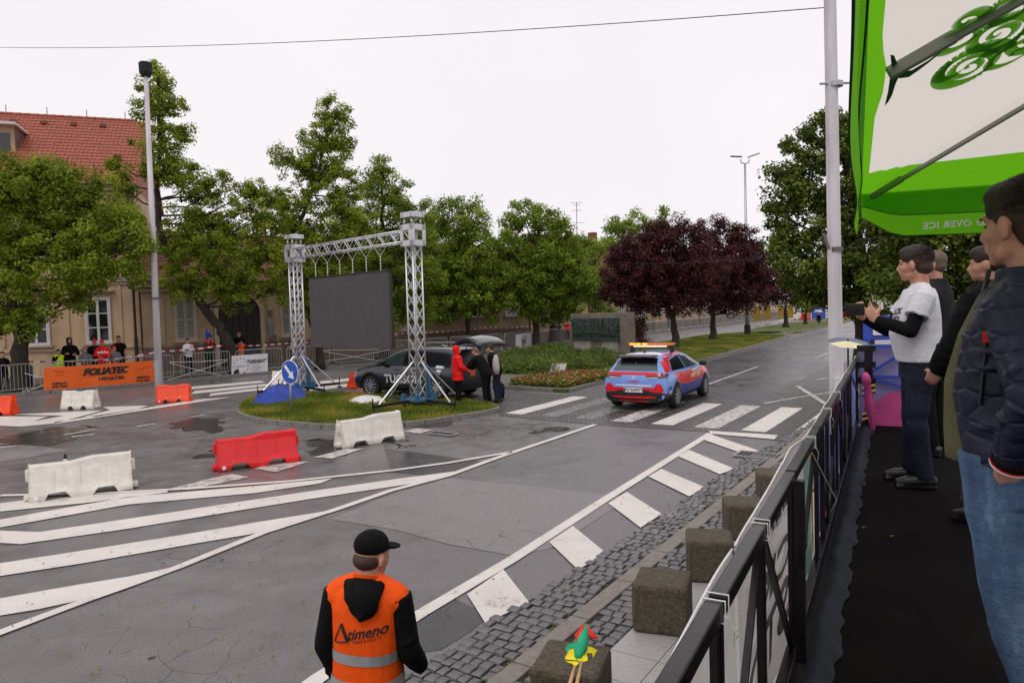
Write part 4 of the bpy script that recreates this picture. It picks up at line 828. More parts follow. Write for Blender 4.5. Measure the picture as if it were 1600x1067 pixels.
# ---------------------------------------------------------------- crowd control barriers
def cb_proto():
    t = thing('crowd_barrier', 'x', 'crowd barrier'); L = 2.3; H = 1.1; f = MB(); r = .019; c = .12
    f.tube([(-L/2, 0, .14+c), (-L/2, 0, H-c), (-L/2+.035, 0, H-.035), (-L/2+c, 0, H), (L/2-c, 0, H), (L/2-.035, 0, H-.035), (L/2, 0, H-c), (L/2, 0, .14+c), (L/2-.03, 0, .17), (L/2-c, 0, .14), (-L/2+c, 0, .14), (-L/2+.03, 0, .17), (-L/2, 0, .14+c)], r, 6, cap=False)
    f.build('frame', 'galvanised', t, world=False); b_ = MB(); n = 17
    for i in range(1, n): x = -L/2+L*i/n; b_.tube([(x, 0, .14), (x, 0, H)], .0085, 4, cap=False)
    b_.build('upright_bars', 'galvanised', t, world=False)
    for x in (-L/2+.3, L/2-.3): MB().tube([(x, 0, .15), (x, -.08, .13), (x+.02, -.34, .01)], .016, 5).tube([(x, 0, .15), (x, .08, .13), (x-.02, .34, .01)], .016, 5).build('foot', 'galvanised', t, world=False)
    return t
cbp = cb_proto(); first = True; idx = 0
FL = FENCE; path = []
for i in range(len(FL)-1):
    a, b = FL[i], FL[i+1]; n = max(1, int((b-a).length/.25)); path += [a.lerp(b, j/n) for j in range(n)]
path.append(FL[-1]); cur = path[0]; k = 0; panels = []
while k < len(path):
    while k < len(path) and (path[k]-cur).length < 2.38: k += 1
    if k >= len(path): break
    panels.append((cur, path[k])); cur = path[k]
zones = [(0, 260, 'barriers along the kerb by the orange banner'), (260, 480, 'barriers along the kerb in front of the arched gate'), (480, 890, 'barriers behind the screen and the dark car'), (890, 2000, 'far barriers beyond the median')]
zl = ['grey steel crowd barrier panel in the row by the orange banner', 'grey steel crowd barrier panel in the row before the arched gate', 'grey steel crowd barrier panel in the row behind the screen and dark car', 'grey steel crowd barrier panel in the distant row beyond the median']
def px_of(p):
    v = p-CP; zc = v.dot(FW); return 800+FPX*v.dot(RT)/zc
for a, b in panels:
    o = cbp if first else copy_tree(cbp); first = False; d = b-a; m = (a+b)/2; o.location = (m.x, m.y, .1); o.rotation_euler = (0, 0, math.atan2(d.y, d.x)+rnd.uniform(-.02, .02))
    x = px_of(m); zi = [i for i, z in enumerate(zones) if z[0]-200*(i == 0) <= x < z[1]]; zi = zi[0] if zi else 3; o['label'] = zl[zi]; o['group'] = zones[zi][2]
def fence_y(px):
    for i in range(len(FENCE)-1):
        xa, xb = px_of(FENCE[i]), px_of(FENCE[i+1])
        if xa <= px <= xb:
            O = FENCE[i]; d = (FENCE[i+1]-O).normalized(); s, _ = plane_hit(px, 560, O, d); return (O+d*s), d
# tape barriers and white straps
def tape(label, pts, wd=.07):
    mb = MB(); P = []
    for a, b in zip(pts[:-1], pts[1:]):
        n = max(2, int((b-a).length/.22)); sag = .06*(b-a).length/4
        P += [a.lerp(b, j/n)-Z*sag*4*(j/n)*(1-j/n) for j in range(n)]
    P.append(pts[-1])
    for i in range(len(P)-1):
        tw = math.sin(i*.35)*.5; o = Vector((0, math.sin(tw)*wd/2, math.cos(tw)*wd/2)); mb.quad(P[i]-o, P[i+1]-o, P[i+1]+o, P[i]+o, mi=(i//1) % 2)
    mat('tape_red', (.5, .02, .03), .5); mb.build('barrier_tape', ['print_white', 'tape_red'], label=label, cat='barrier tape')
tape('red and white tape strung above the barriers from the left tree to the arched gate', [D(-20, 563, 29), D(170, 562, 29.5), D(250, 549, 30.7), D(345, 540, 33), D(450, 536, 36.5), D(475, 535, 38)])
tape('red and white tape along the house wall behind the screen', [D(475, 535, 40), D(640, 520, 45), D(760, 511, 49), D(890, 505, 53)])
def strap(label, segs):
    t = thing('cable_strap', label, 'strap', segs[0][0])
    for a, b in segs: MB().tube([a, a.lerp(b, .5)-Z*.03, b], .013, 5).build('strap_run', 'white_paint', t)
    return t
def fp(x, y, off=.06):
    p, d = fence_y(x); n = Vector((-d.y, d.x, 0)); O = p-n*off; s, z = plane_hit(x, y, O, d); return O+d*s+Z*z
strap('white straps crossed over the barriers right of the orange banner', [(fp(265, 567), fp(354, 588)), (fp(262, 594), fp(354, 564)), (fp(265, 566), fp(356, 562))])
strap('white straps tied across the barrier left of the orange banner', [(fp(38, 583), fp(72, 590)), (fp(35, 612), fp(72, 600))])
strap('loose white straps lying along the foot of the barriers below the orange banner', [(fp(70, 612), fp(150, 606)), (fp(150, 606), fp(215, 604)), (fp(160, 602), fp(235, 611)), (fp(213, 600), fp(222, 612))])
strap('white straps crossed over the barriers below the video screen', [(fp(500, 548), fp(610, 566)), (fp(500, 566), fp(610, 546)), (fp(612, 566), fp(660, 545)), (fp(500, 547), fp(612, 545))])
# banners on the barriers
def banner(name, label, x0, x1, yt0, yt1, yb0, yb1, m, off=.1, nn=24, wav=.03):
    a, d = fence_y(x0); b, _ = fence_y(x1); d = (b-a).normalized(); n = Vector((-d.y, d.x, 0)); O = a-n*off
    def h(x, y): s, z = plane_hit(x, y, O, d); return s, z
    c = [h(x0, yt0), h(x1, yt1), h(x1, yb1), h(x0, yb0)]; L = max(c[1][0], c[2][0]); t = thing(name, label, 'banner', (O.x, O.y, c[3][1]))
    def fn(u, v):
        top = (c[0][0]+(c[1][0]-c[0][0])*u, c[0][1]+(c[1][1]-c[0][1])*u); bt_ = (c[3][0]+(c[2][0]-c[3][0])*u, c[3][1]+(c[2][1]-c[3][1])*u)
        s = bt_[0]+(top[0]-bt_[0])*v; z = bt_[1]+(top[1]-bt_[1])*v; w_ = wav*(math.sin(u*L*2.1+v*2)*.5+math.sin(u*L*5.3+1))*(.3+.7*(1-v)); return O+d*s+n*w_+Z*z
    MB().grid(fn, nn, 8).build('cloth', m, t, smooth=True)
    def tx(txt, u, v, hgt, mm, sx=1, **k): put_text(txt, (fn(u, v)-n*.035, (fn(min(1, u+.1), v)-fn(max(0, u-.1), v)).normalized(), Z), hgt, mm, t, sx=sx, **k)
    return t, tx, fn, n, d
bt1, tx, fn, n_, d_ = banner('advertising_banner', 'orange banner reading FOLIATEC HRVATSKA hung on the crowd barriers', 68, 245, 575, 563, 610, 597, 'orange_banner')
H1 = (fn(0, 1)-fn(0, 0)).length
tx('FOLIATEC', .53, .67, H1*.42, 'print_black', sx=1.05, shear=.25, bold=.022, spacing=.93); tx('HRVATSKA', .60, .33, H1*.22, 'print_black', bold=.008, sx=1.15)
for u in (.13, .87): tx('foliatec.hr', u, .28, H1*.14, 'print_black', bold=.006, shear=.3); tx('/auto shop/', u, .14, H1*.13, 'print_black', bold=.006, shear=.3)
put_text('MADE BY', (fn(.13, .8)-n_*.04, (d_-Z*.18).normalized(), Z), H1*.12, 'print_dark_orange', bt1); put_text('STYLE', (fn(.13, .64)-n_*.04, (d_-Z*.1).normalized(), Z), H1*.12, 'print_dark_orange', bt1); put_text('no compromise', (fn(.87, .7)-n_*.04, (d_+Z*.18).normalized(), Z), H1*.12, 'print_dark_orange', bt1)
bt2, tx, fn, n_, d_ = banner('advertising_banner', 'white banner reading "DENNY" with a ring of stars on the barriers', 362, 418, 556, 552, 592, 587, 'white_banner', wav=.03)
H2 = (fn(0, 1)-fn(0, 0)).length; tx('"DENNY"', .70, .68, H2*.22, 'print_black', bold=.006)
for k, s_t in enumerate(('auto klub', 'servis i prodaja', 'tel. 042', 'www.denny')): tx(s_t, .66, .5-.1*k, H2*.09, 'print_grey')
st = MB(); 
for k in range(12):
    a = 2*math.pi*k/12; c = fn(.24, .52)-n_*.045+d_*H2*.32*math.cos(a)+Z*H2*.34*math.sin(a); r = H2*.045
    st.add([c+(d_*math.sin(2*math.pi*j/10)+Z*math.cos(2*math.pi*j/10))*(r if j % 2 == 0 else r*.45) for j in range(10)], [tuple(range(10))])
st.build('star_ring', 'print_blue', bt2); put_text('DENNY', (fn(.24, .52)-n_*.045, d_, Z), H2*.12, 'print_grey', bt2)
bt3, tx, fn, n_, d_ = banner('advertising_banner', 'small white banner reading BLCK LSTD hung askew near the monument', 806, 830, 523, 519, 548, 544, 'white_banner', wav=.02)
H3 = (fn(0, 1)-fn(0, 0)).length; rr_ = (d_*.93+Z*.3).normalized(); uu = (Z*.95-d_*.3).normalized()
for s_t, v in (('BLCK', .62), ('LSTD', .38)): put_text(s_t, (fn(.5, v)-n_*.05, rr_, uu), H3*.27, 'print_black', bt3, bold=.008)
for v in (.84, .16): q = fn(.5, v)-n_*.05; MB().bar(q-rr_*.3, q+rr_*.3, .012, .03, up=uu).build('rule', 'print_black', bt3)
# far end: yellow barrier screens, red and white blocks, blue sign
mat('yellow_mesh', (.28, .17, .01), .6, var=.2); mat('sign_blue2', (.03, .07, .42), .5)
for k, x in enumerate((1183, 1199, 1221, 1235, 1262, 1275, 1302)):
    q = D(x, 498, 84+k*4); q.z = 0; t = thing('scaffold_screen', 'yellow mesh screen panel among the distant barriers', 'screen', q, group='yellow screens at the far end of the road'); MB().box(q+Z*1.3, (.7, .05, 1.7)).build('mesh_sheet', 'yellow_mesh', t)
    for e in (-.38, .38): MB().box(q+Vector((e, 0, 1.25)), (.06, .06, 2.1)).build('post', 'yellow_mesh', t)
for k, (x, m, lb) in enumerate(((1243, 'white_plastic', 'white block of the distant red and white barrier line, left of the blue sign'), (1261, 'red_plastic', 'red block of the distant barrier line, left of the blue sign'), (1325, 'red_plastic', 'red block of the distant barrier line, just right of the pole'), (1345, 'white_plastic', 'white block of the distant barrier line, far right of the pole'))):
    q = D(x, 499-k, 100); q.z = 0; o = copy_tree(bw if m == 'white_plastic' else brd); o.location = q; o.scale = (1.35, 1.3, 1.7); o['label'] = lb; o['group'] = 'distant red and white road blocks'
q = D(1279, 500, 96); q.z = 0; t = thing('road_works_sign', 'blue and white board behind the squatting person', 'sign', q); MB().box(q+Z*1.2, (1.9, .08, 2.0)).build('board', 'sign_blue2', t); MB().box(q+Z*1.25+Vector((0, -.05, 0)), (1.1, .02, .35)).build('white_panel', 'print_white', t)
for e in (-1, 1): MB().box(q+Vector((e, 0, 1.2)), (.08, .08, 2.4)).build('post', 'print_white', t)
# ---------------------------------------------------------------- concrete cubes
cub0 = MB().box((0, 0, .205), (.455, .455, .41)).build('concrete_cube', 'concrete_dark', None, bevel=.035)
cc = [((893, 1040, .38), 'nearest concrete cube, with the rolled marshal flags lying on it', None), ((1035, 912, .38), 'second concrete cube from the front, beside the pale slabs', None), ((1108, 845, .38), 'third concrete cube from the front, on the cobbles', None), ((1162, 790, .38), 'fourth concrete cube, half hidden by the white banner edge', None), ((1209, 743, .38), 'farthest concrete cube, mostly hidden by the fence banner', None)]
CU = []
for i, (p, lb, _) in enumerate(cc):
    q = G(*p); o = cub0 if i == 0 else cub0.copy()
    if i: COL.objects.link(o)
    o.location = (q.x, q.y, .035); o.rotation_euler = (0, 0, -R(33.5+[-14, -14, -20, -22, -18][i])); o['label'] = lb; o['category'] = 'concrete block'; o['group'] = 'concrete cube bollards along the pavement'; CU.append(q)
# marshal flags
f0 = CU[0]; ft = thing('marshal_flags', 'rolled green, red and yellow marshal flags on wooden sticks on the nearest cube', 'flags', (f0.x, f0.y, .42)); zt = .435
mat('wood_stick', (.55, .33, .14), .5, var=.15, vs=20, stretch=(1, 1, 8)); mat('flag_green', (.0, .36, .16), .7, bs=.3, bscale=20); mat('flag_red', (.75, .012, .01), .7, bs=.3, bscale=20); mat('flag_yellow', (.9, .72, .0), .7, bs=.3, bscale=20)
A1, B1 = G(884, 1090, zt), G(903, 1025, zt); A2, B2 = G(897, 1090, zt), G(912, 1020, zt)
MB().tube([A1, B1], .013, 10).build('stick', 'wood_stick', ft, smooth=True); MB().tube([A2, B2], .013, 10).build('stick', 'wood_stick', ft, smooth=True)
def cloth(px, z, m, lumps=.01, nm='flag_cloth'):
    P = [G(x, y, zt+zz) for x, y, zz in px]; c = sum(P, Vector())/len(P); mb = MB(); K = len(P); vs = [c+Z*.01]; 
    for r_ in (.5, 1.0):
        for i, p in enumerate(P): vs.append(c.lerp(p, r_)+Z*(lumps*math.sin(i*2.3+r_*4)))
    mb.add(vs, [(0, 1+i, 1+(i+1) % K) for i in range(K)]+[(1+i, 1+K+i, 1+K+(i+1) % K, 1+(i+1) % K) for i in range(K)]); return mb.build(nm, m, ft, smooth=True, solid=.006)
cloth([(880, 1030, .01), (890, 1015, .02), (903, 1012, .03), (918, 1006, .02), (934, 1017, .01), (922, 1035, .0), (908, 1045, .0), (893, 1038, .01)], zt, 'flag_yellow')
cloth([(898, 990, .03), (910, 976, .05), (920, 980, .06), (935, 995, .05), (930, 999, .03), (916, 994, .03), (900, 1000, .03)], zt, 'flag_red')
ga_, gb_ = G(903, 1026, zt+.025), G(917, 977, zt+.06); MB().tube([ga_, ga_.lerp(gb_, .25), ga_.lerp(gb_, .6), gb_], [.022, .045, .036, .012], 10, flat=.6).build('rolled_flag', 'flag_green', ft, smooth=True)
cloth([(881, 1018, .0), (885, 1008, .02), (900, 1004, .03), (905, 1012, .03), (895, 1012, .02), (886, 1024, 0)], zt, 'flag_green')
# ---------------------------------------------------------------- truss gantry with the video screen
TL = G(470, 617); TR = G(655, 640)
TL = Vector((TL.x, TL.y, 0)); TR = Vector((TR.x, TR.y, 0)); db = (TR-TL).normalized(); nb = Vector((-db.y, db.x, 0)); ht = .155
gan = thing('truss_gantry', 'aluminium truss gantry of two towers and a crossbeam on the grass island', 'truss gantry', TL)
def truss(name, A, B, up, parent=gan, w_=ht, bay=.42, m='aluminium'):
    d = (B-A); L = d.length; d.normalize(); x = d.cross(up).normalized(); y = x.cross(d); mb = MB(); c = [(x*sx+y*sy)*w_ for sx, sy in ((-1, -1), (1, -1), (1, 1), (-1, 1))]
    for q in c: mb.tube([A+q, B+q], .026, 7)
    ch = mb.build(name, m, parent, smooth=True); br = MB(); n = int(L/bay)
    for k in range(n):
        a, b = A+d*L*k/n, A+d*L*(k+1)/n
        for i in range(4):
            p, q = c[i], c[(i+1) % 4]
            if bay > .3: br.tube([a+p, b+q], .012, 5, cap=False); br.tube([a+q, b+p], .012, 5, cap=False)
            else: br.tube([a+(p if k % 2 else q), b+(q if k % 2 else p)], .013, 5, cap=False)
    br.build('lattice', m, ch); return ch
def tower(P, topz, cube_z, tl):
    tw = truss('tower', P+Z*.35, P+Z*(cube_z-.3), db)
    # sleeve block of plates
    sb = MB(); c = P+Z*cube_z
    for ax, ay in ((db, nb), (nb, db)):
        for s in (-1, 1):
            o = c+ax*s*.25
            for e in (-1, 1): sb.box(o+ay*e*.19, (.02 if ax is db else .12, .12 if ax is db else .02, .6), rz=math.atan2(db.y, db.x)); sb.box(o+Z*e*.22, (.02 if ax is db else .5, .5 if ax is db else .02, .16), rz=math.atan2(db.y, db.x))
    sb.build('sleeve_block', 'aluminium', gan, bevel=.005); truss('tower_head', c+Z*.3, Vector((P.x, P.y, topz-.14)), db, bay=.5)
    tb = MB(); q = Vector((P.x, P.y, topz-.08)); tb.box(q, (.42, .42, .03), rz=math.atan2(db.y, db.x))
    for s in (-1, 1): tb.box(q+nb*s*.2+Z*.04, (.5, .03, .14), rz=math.atan2(db.y, db.x)); tb.box(q+db*s*.2+Z*.04, (.03, .5, .14), rz=math.atan2(db.y, db.x))
    tb.tube([q-db*.22+Z*.09, q+db*.22+Z*.09], .05, 10); tb.build('head_pulley', 'aluminium', gan)
    bs_ = MB(); bs_.box(P+Z*.3, (.75, .75, .05), rz=math.atan2(db.y, db.x))
    for s in (-1, 1):
        for e in (-1, 1): bs_.box(P+db*s*.3+nb*e*.3+Z*.38, (.1, .1, .18), rz=math.atan2(db.y, db.x))
    bs_.box(P+nb*.27+db*.1+Z*.75, (.14, .1, .9), rz=math.atan2(db.y, db.x)); mat('blue_steel', (.03, .13, .24), .45); bs_.build('base_plate', 'blue_steel', gan)
    for ax in (db, nb):
        for s in (-1, 1):
            e = P+ax*s*1.55+Z*.26; MB().bar(P+ax*s*.36+Z*.28, e, .07, .07).build('outrigger', 'black_paint', gan)
            j = MB(); j.tube([e+Z*.22, Vector((e.x, e.y, .13))], .018, 6); j.tube([Vector((e.x, e.y, .15)), Vector((e.x, e.y, .11))], .09, 8); j.build('screw_jack', 'black_paint', gan)
            MB().tube([P+ax*s*.18+Z*1.35, P+ax*s*1.35+Z*.3], .025, 7).build('brace', 'aluminium', gan)
            cs_ = MB(); cc_ = P+(ax*s*.5)+Z*.2; cs_.tube([cc_-Vector((.03, 0, 0)), cc_+Vector((.03, 0, 0))], .07, 10); cs_.build('castor', 'black_rubber', gan)
ztl = D(460, 362, TL.y).z; ztr = D(640, 342, TR.y).z; zb1 = D(462, 392, TL.y).z; zb2 = D(641, 374, TR.y).z; zb = (zb1+zb2)/2
tower(TL, (ztl+ztr)/2, zb, 0); tower(TR, (ztl+ztr)/2, zb, 1)
bm_a, bm_b = TL+Z*zb+db*.27, TR+Z*zb-db*.27; truss('crossbeam', bm_a, bm_b, Z, bay=.29)
# screen
sa_, za = plane_hit(484, 434, TL, db); sb_, zb_ = plane_hit(607, 428, TL, db); _, zl1 = plane_hit(490, 545, TL, db); _, zl2 = plane_hit(612, 543, TL, db); z1 = (za+zb_)/2; z0 = (zl1+zl2)/2
def led():
    m, nt, b = base('led_screen'); tc = new(nt, 'ShaderNodeTexCoord').outputs['Generated']; ck = new(nt, 'ShaderNodeTexChecker'); ck.inputs['Scale'].default_value = 90; ck.inputs[1].default_value = (.055, .047, .05, 1); ck.inputs[2].default_value = (.085, .074, .077, 1)
    nt.links.new(tc, ck.inputs[0]); nt.links.new(mixc(nt, .4, ck.outputs[0], ramp(nt, noise_n(nt, 3, 4), [(.3, (.05, .045, .047)), (.7, (.09, .08, .083))])), b.inputs['Base Color']); b.inputs['Roughness'].default_value = .6
led(); scr = thing('video_screen', 'large switched off dark grey video wall hanging from the truss crossbeam', 'video screen', TL+db*(sa_+sb_)/2+Z*z0)
nx, nz = 8, 6
for i in range(nx):
    for j in range(nz):
        c = TL+db*(sa_+(sb_-sa_)*(i+.5)/nx)+Z*(z0+(z1-z0)*(j+.5)/nz); MB().box(c, ((sb_-sa_)/nx-.002, .09, (z1-z0)/nz-.002), rz=math.atan2(db.y, db.x)).build('screen_module', 'led_screen', scr)
MB().box(TL+db*(sa_+sb_)/2+nb*.09+Z*(z0+z1)/2, (sb_-sa_-.02, .08, z1-z0-.02), rz=math.atan2(db.y, db.x)).build('rear_frame', 'black_paint', scr); MB().box(TL+db*(sa_+sb_)/2+Z*(z1+.04), (sb_-sa_, .1, .06), rz=math.atan2(db.y, db.x)).build('hanging_bar', 'black_paint', scr)
for k in range(6):
    s = sa_+(sb_-sa_)*(.09+.165*k); lo = TL+db*s+Z*(z1+.06); md = TL+db*s+Z*(z1+.06+(zb-.16-z1)*.55); c = thing('hoist_chain', 'chain sling holding the video wall to the crossbeam', 'chain', lo, group='chain slings above the video wall'); mb = MB(); n = 9
    for i in range(n): a = lo.lerp(md, i/n); b_ = lo.lerp(md, (i+.85)/n); mb.bar(a, b_, .035 if i % 2 else .015, .015 if i % 2 else .035)
    mb.build('chain_links', 'aluminium', c)
    for e in (-1, 1): MB().tube([md, TL+db*(s+e*.14)+nb*e*.13+Z*(zb-.17)], .008, 5).build('sling_leg', 'aluminium', c)
# tarpaulin, white sheet
mat('tarp_blue', (.012, .05, .36), .4, bs=.8, bscale=6, bd=.08); mat('sheet_white', (.72, .7, .7), .6, bs=.3, bscale=8)
def heap(nm, label, cat, pxs, h, m, n=26):
    P = [Vector((p.x, p.y, 0)) for p in [G(x, y, .12) for x, y in pxs]]; c = sum(P, Vector())/len(P); K = len(P); mb = MB(); rings_ = 16; vs = [c+Z*(h+.12)]; K2 = K*9
    for r in range(1, rings_+1):
        f = r/rings_
        for j in range(K2):
            a = P[j//9].lerp(P[(j//9+1) % K], (j % 9)/9); q = c.lerp(a, f); hh = h*(1-f**2.4)*(.62+.9*abs(mnoise.noise(q*1.9)))+h*.45*abs(mnoise.noise(Vector((q.x*4.5, q.y*4.5, 1))))*(1-f*.6); vs.append(Vector((q.x, q.y, .125+max(.01, hh)+(.05 if h < .1 else 0)*(1-f**6))))
    mb.add(vs, [(0, 1+j, 1+(j+1) % K2) for j in range(K2)]+[(1+(r)*K2+j, 1+(r+1)*K2+j, 1+(r+1)*K2+(j+1) % K2, 1+r*K2+(j+1) % K2) for r in range(rings_-1) for j in range(K2)]); o = mb.build(nm, m, None, smooth=True, label=label, cat=cat); return o
heap('tarpaulin', 'crumpled bright blue tarpaulin beside the left truss tower', 'tarpaulin', [(392, 631), (415, 634), (450, 628), (480, 622), (478, 612), (450, 609), (425, 612), (400, 622)], .34, 'tarp_blue')
heap('dust_sheet', 'white sheet lying crumpled on the island grass', 'sheet', [(543, 628), (560, 632), (590, 630), (604, 629), (596, 621), (570, 619), (555, 622)], .07, 'sheet_white')
# ================================================================ VEHICLES
mat('car_light_blue', (.17, .32, .74), .3, var=.05, coat=.5); mat('car_red', (.66, .004, .008), .3, var=.05, coat=.4, spec=.3); mat('car_navy', (.012, .025, .26), .3, var=.05, coat=.4, spec=.3)
mat('car_slate', (.022, .025, .038), .22, .4, var=.08, coat=1); mat('trim_black', (.008, .008, .009), .4, var=.3); mat('lamp_red', (.14, .004, .004), .12, coat=1, var=.1); mat('lamp_clear', (.45, .45, .48), .12, coat=1, var=.1)
mat('rim_alloy', (.5, .5, .52), .3, .8, var=.1); mat('amber_lamp', (.9, .25, .01), .3, emis=((1, .33, .02), 2.0)); mat('amber_off', (.75, .18, .01), .2, coat=1); mat('white_lamp', (.9, .7, .65), .3, emis=((1, .75, .65), .7)); mat('chrome', (.6, .6, .6), .12, 1)
def body_mesh(st, wheels, rw):
    mb = MB(); vs = []
    for y, zl, wl, zm, wm, zb, wb, zr, wr, zt in st:
        h = [(0, zl), (wl*.85, zl), (wl, zl+.07), (wm, zm), ((wm+wb)/2+.01, (zm+zb)/2+.03), (wb, zb), ((wb+wr)/2+.015, (zb+zr)/2), (wr, zr), (wr*.72, zr+(zt-zr)*.62), (wr*.35, zr+(zt-zr)*.92), (0, zt)]
        ring = [(x, y, z) for x, z in h]+[(-x, y, z) for x, z in h[-2:0:-1]]; vs += ring
    n = 20; k = len(st); fs = [(i*n+j, i*n+(j+1) % n, (i+1)*n+(j+1) % n, (i+1)*n+j) for i in range(k-1) for j in range(n)]+[tuple(range(n))[::-1], tuple(range((k-1)*n, k*n))]
    mb.add(vs, fs); me = mb.mesh('body', 'car_slate'); bm = bmesh.new(); bm.from_mesh(me); bmesh.ops.recalc_face_normals(bm, faces=bm.faces[:]); bm.to_mesh(me); bm.free()
    full = evaluated(me, [('SUBSURF', dict(levels=2, render_levels=2))])
    cut = MB()
    for y in wheels:
        for s in (-1, 1): cut.tube([(s*.58, y, rw+.0), (s*1.2, y, rw+.0)], rw+.055, 28)
    cme = cut.mesh('cut', 'car_slate'); bm = bmesh.new(); bm.from_mesh(cme); bmesh.ops.recalc_face_normals(bm, faces=bm.faces[:]); bm.to_mesh(cme); bm.free()
    co = bpy.data.objects.new('cut', cme); COL.objects.link(co); r = evaluated(full, [('BOOLEAN', dict(object=co, operation='DIFFERENCE', solver='EXACT'))]); bpy.data.objects.remove(co)
    return full, r
def wheel(t, x, y, r, w_, spokes=5):
    s = 1 if x > 0 else -1; wt = bpy.data.objects.new('wheel', None); wt.location = (x, y, r); link(wt, t); ORG[wt.name] = (0, 0, 0)
    m = MB(); pr = [(-w_/2, r*.66), (-w_/2, r*.93), (-w_/2+.02, r*.99), (0, r), (w_/2-.02, r*.99), (w_/2, r*.93), (w_/2, r*.66)]
    vs = []; n = 32
    for px, pr_ in pr:
        for j in range(n): a = 2*math.pi*j/n; vs.append((px*s, pr_*math.cos(a), pr_*math.sin(a)))
    m.add(vs, [(i*n+j, i*n+(j+1) % n, (i+1)*n+(j+1) % n, (i+1)*n+j) for i in range(len(pr)-1) for j in range(n)]); m.build('tyre', 'black_rubber', wt, world=False, smooth=True)
    q = MB(); o = s*w_*.42
    vs = [];
    for px, pr_ in ((s*w_*.5, r*.70), (s*w_*.46, r*.62), (-s*w_*.2, r*.6)):
        for j in range(n): a = 2*math.pi*j/n; vs.append((px, pr_*math.cos(a), pr_*math.sin(a)))
    q.add(vs, [(i*n+j, i*n+(j+1) % n, (i+1)*n+(j+1) % n, (i+1)*n+j) for i in range(2) for j in range(n)])
    for k in range(spokes):
        for e in (-.16, .16):
            a = 2*math.pi*k/spokes+e; a2 = 2*math.pi*k/spokes+e*2.1; q.bar((o, r*.1*math.cos(a), r*.1*math.sin(a)), (o, r*.68*math.cos(a2), r*.68*math.sin(a2)), .035, .03, up=Vector((1, 0, 0)))
    q.tube([(o-.02*s, 0, 0), (o+.015*s, 0, 0)], r*.17, 12); q.build('rim', 'rim_alloy', wt, world=False)
    MB().tube([(-s*.02, 0, 0), (-s*.0, 0, 0)], r*.6, 20).build('brake_disc', 'trim_black', wt, world=False)
def car(name, label, loc, azd, st, wheels, rw, bodym, track):
    t = thing(name, label, 'car', loc, -R(azd)); ORG[t.name] = (0, 0, 0); full, cutm = body_mesh(st, wheels, rw)
    cutm.materials.clear(); cutm.materials.append(MATS[bodym]); cutm.polygons.foreach_set('use_smooth', [True]*len(cutm.polygons)); cutm.name = 'body'
    o = bpy.data.objects.new('body', cutm); link(o, t); cutm.materials.append(MATS['trim_black']); cutm.polygons.foreach_set('material_index', [1 if p.center.z < rw*.98 or (abs(p.center.x) < .75 and p.center.z < rw*2.1 and any(abs(p.center.y-w_) < rw+.07 for w_ in wheels)) else 0 for p in cutm.polygons]); e = o.modifiers.new('edges', 'EDGE_SPLIT'); e.split_angle = R(50)
    bv = BVHTree.FromPolygons([v.co[:] for v in full.vertices], [tuple(p.vertices) for p in full.polygons])
    def side(s, poly, m, nm, off=.004, step=.07):
        o = patch(poly, lambda a, b: (s*2.0, a, b), bv, (-s, 0, 0), off, nm, m, t, step); me = o.data
        bm = bmesh.new(); bm.from_mesh(me); dead = [v for v in bm.verts if any((v.co.y-w_)**2+(v.co.z-rw)**2 < (rw+.045)**2 for w_ in wheels)]; bmesh.ops.delete(bm, geom=dead, context='VERTS'); bm.to_mesh(me); bm.free(); return o
    def rear(poly, m, nm, off=.004, step=.08): return patch(poly, lambda a, b: (a, -4, b), bv, (0, 1, 0), off, nm, m, t, step)
    def front(poly, m, nm, off=.004, step=.1): return patch(poly, lambda a, b: (a, 4, b), bv, (0, -1, 0), off, nm, m, t, step)
    def top(poly, m, nm, off=.004, step=.12): return patch(poly, lambda a, b: (a, b, 3), bv, (0, 0, -1), off, nm, m, t, step)
    def side_text(s, txt, y, z, size, m, off=.009, **k):
        def f(p):
            h = bv.ray_cast(Vector((s*2, p.y, p.z)), Vector((-s, 0, 0))); return h[0]+Vector((s*off, 0, 0)) if h[0] else p
        put_text(txt, ((s*1, y, z), (0, s, 0), (0, 0, 1)), size, m, t, fn=f, **k)
    def rear_text(txt, x, z, size, m, off=.01, **k):
        def f(p):
            h = bv.ray_cast(Vector((p.x, -4, p.z)), Vector((0, 1, 0))); return h[0]-Vector((0, off, 0)) if h[0] else p
        put_text(txt, ((x, -3, z), (1, 0, 0), (0, 0, 1)), size, m, t, fn=f, **k)
    for y in wheels:
        for s in (-1, 1): wheel(t, s*track, y, rw, .21)
    return t, bv, side, rear, front, top, side_text, rear_text
def mirror(p): return [(-x, z) for x, z in p]
# ---- safety car
stH = [(-2.19, .24, .70, .55, .76, .74, .72, .86, .62, .87), (-2.14, .2, .80, .55, .86, .84, .80, .95, .70, .96), (-2.04, .22, .82, .6, .89, .95, .80, 1.05, .66, 1.06), (-1.86, .2, .84, .62, .9, .98, .82, 1.25, .58, 1.27), (-1.7, .19, .85, .62, .9, .99, .83, 1.38, .57, 1.40),
       (-1.4, .18, .86, .62, .9, .99, .84, 1.41, .58, 1.45), (-.6, .18, .86, .62, .9, .98, .845, 1.42, .59, 1.475), (.15, .18, .86, .62, .9, .97, .845, 1.39, .60, 1.455), (.55, .18, .86, .62, .9, .96, .84, 1.28, .62, 1.34), (1.0, .18, .86, .62, .9, .95, .84, 1.06, .70, 1.10),
       (1.25, .18, .86, .62, .9, .93, .82, .97, .74, 1.01), (1.75, .19, .85, .6, .88, .84, .78, .87, .68, .91), (2.02, .22, .8, .55, .83, .74, .72, .77, .6, .8), (2.16, .3, .6, .48, .64, .6, .56, .63, .45, .64)]
wy = (-1.31, 1.34)
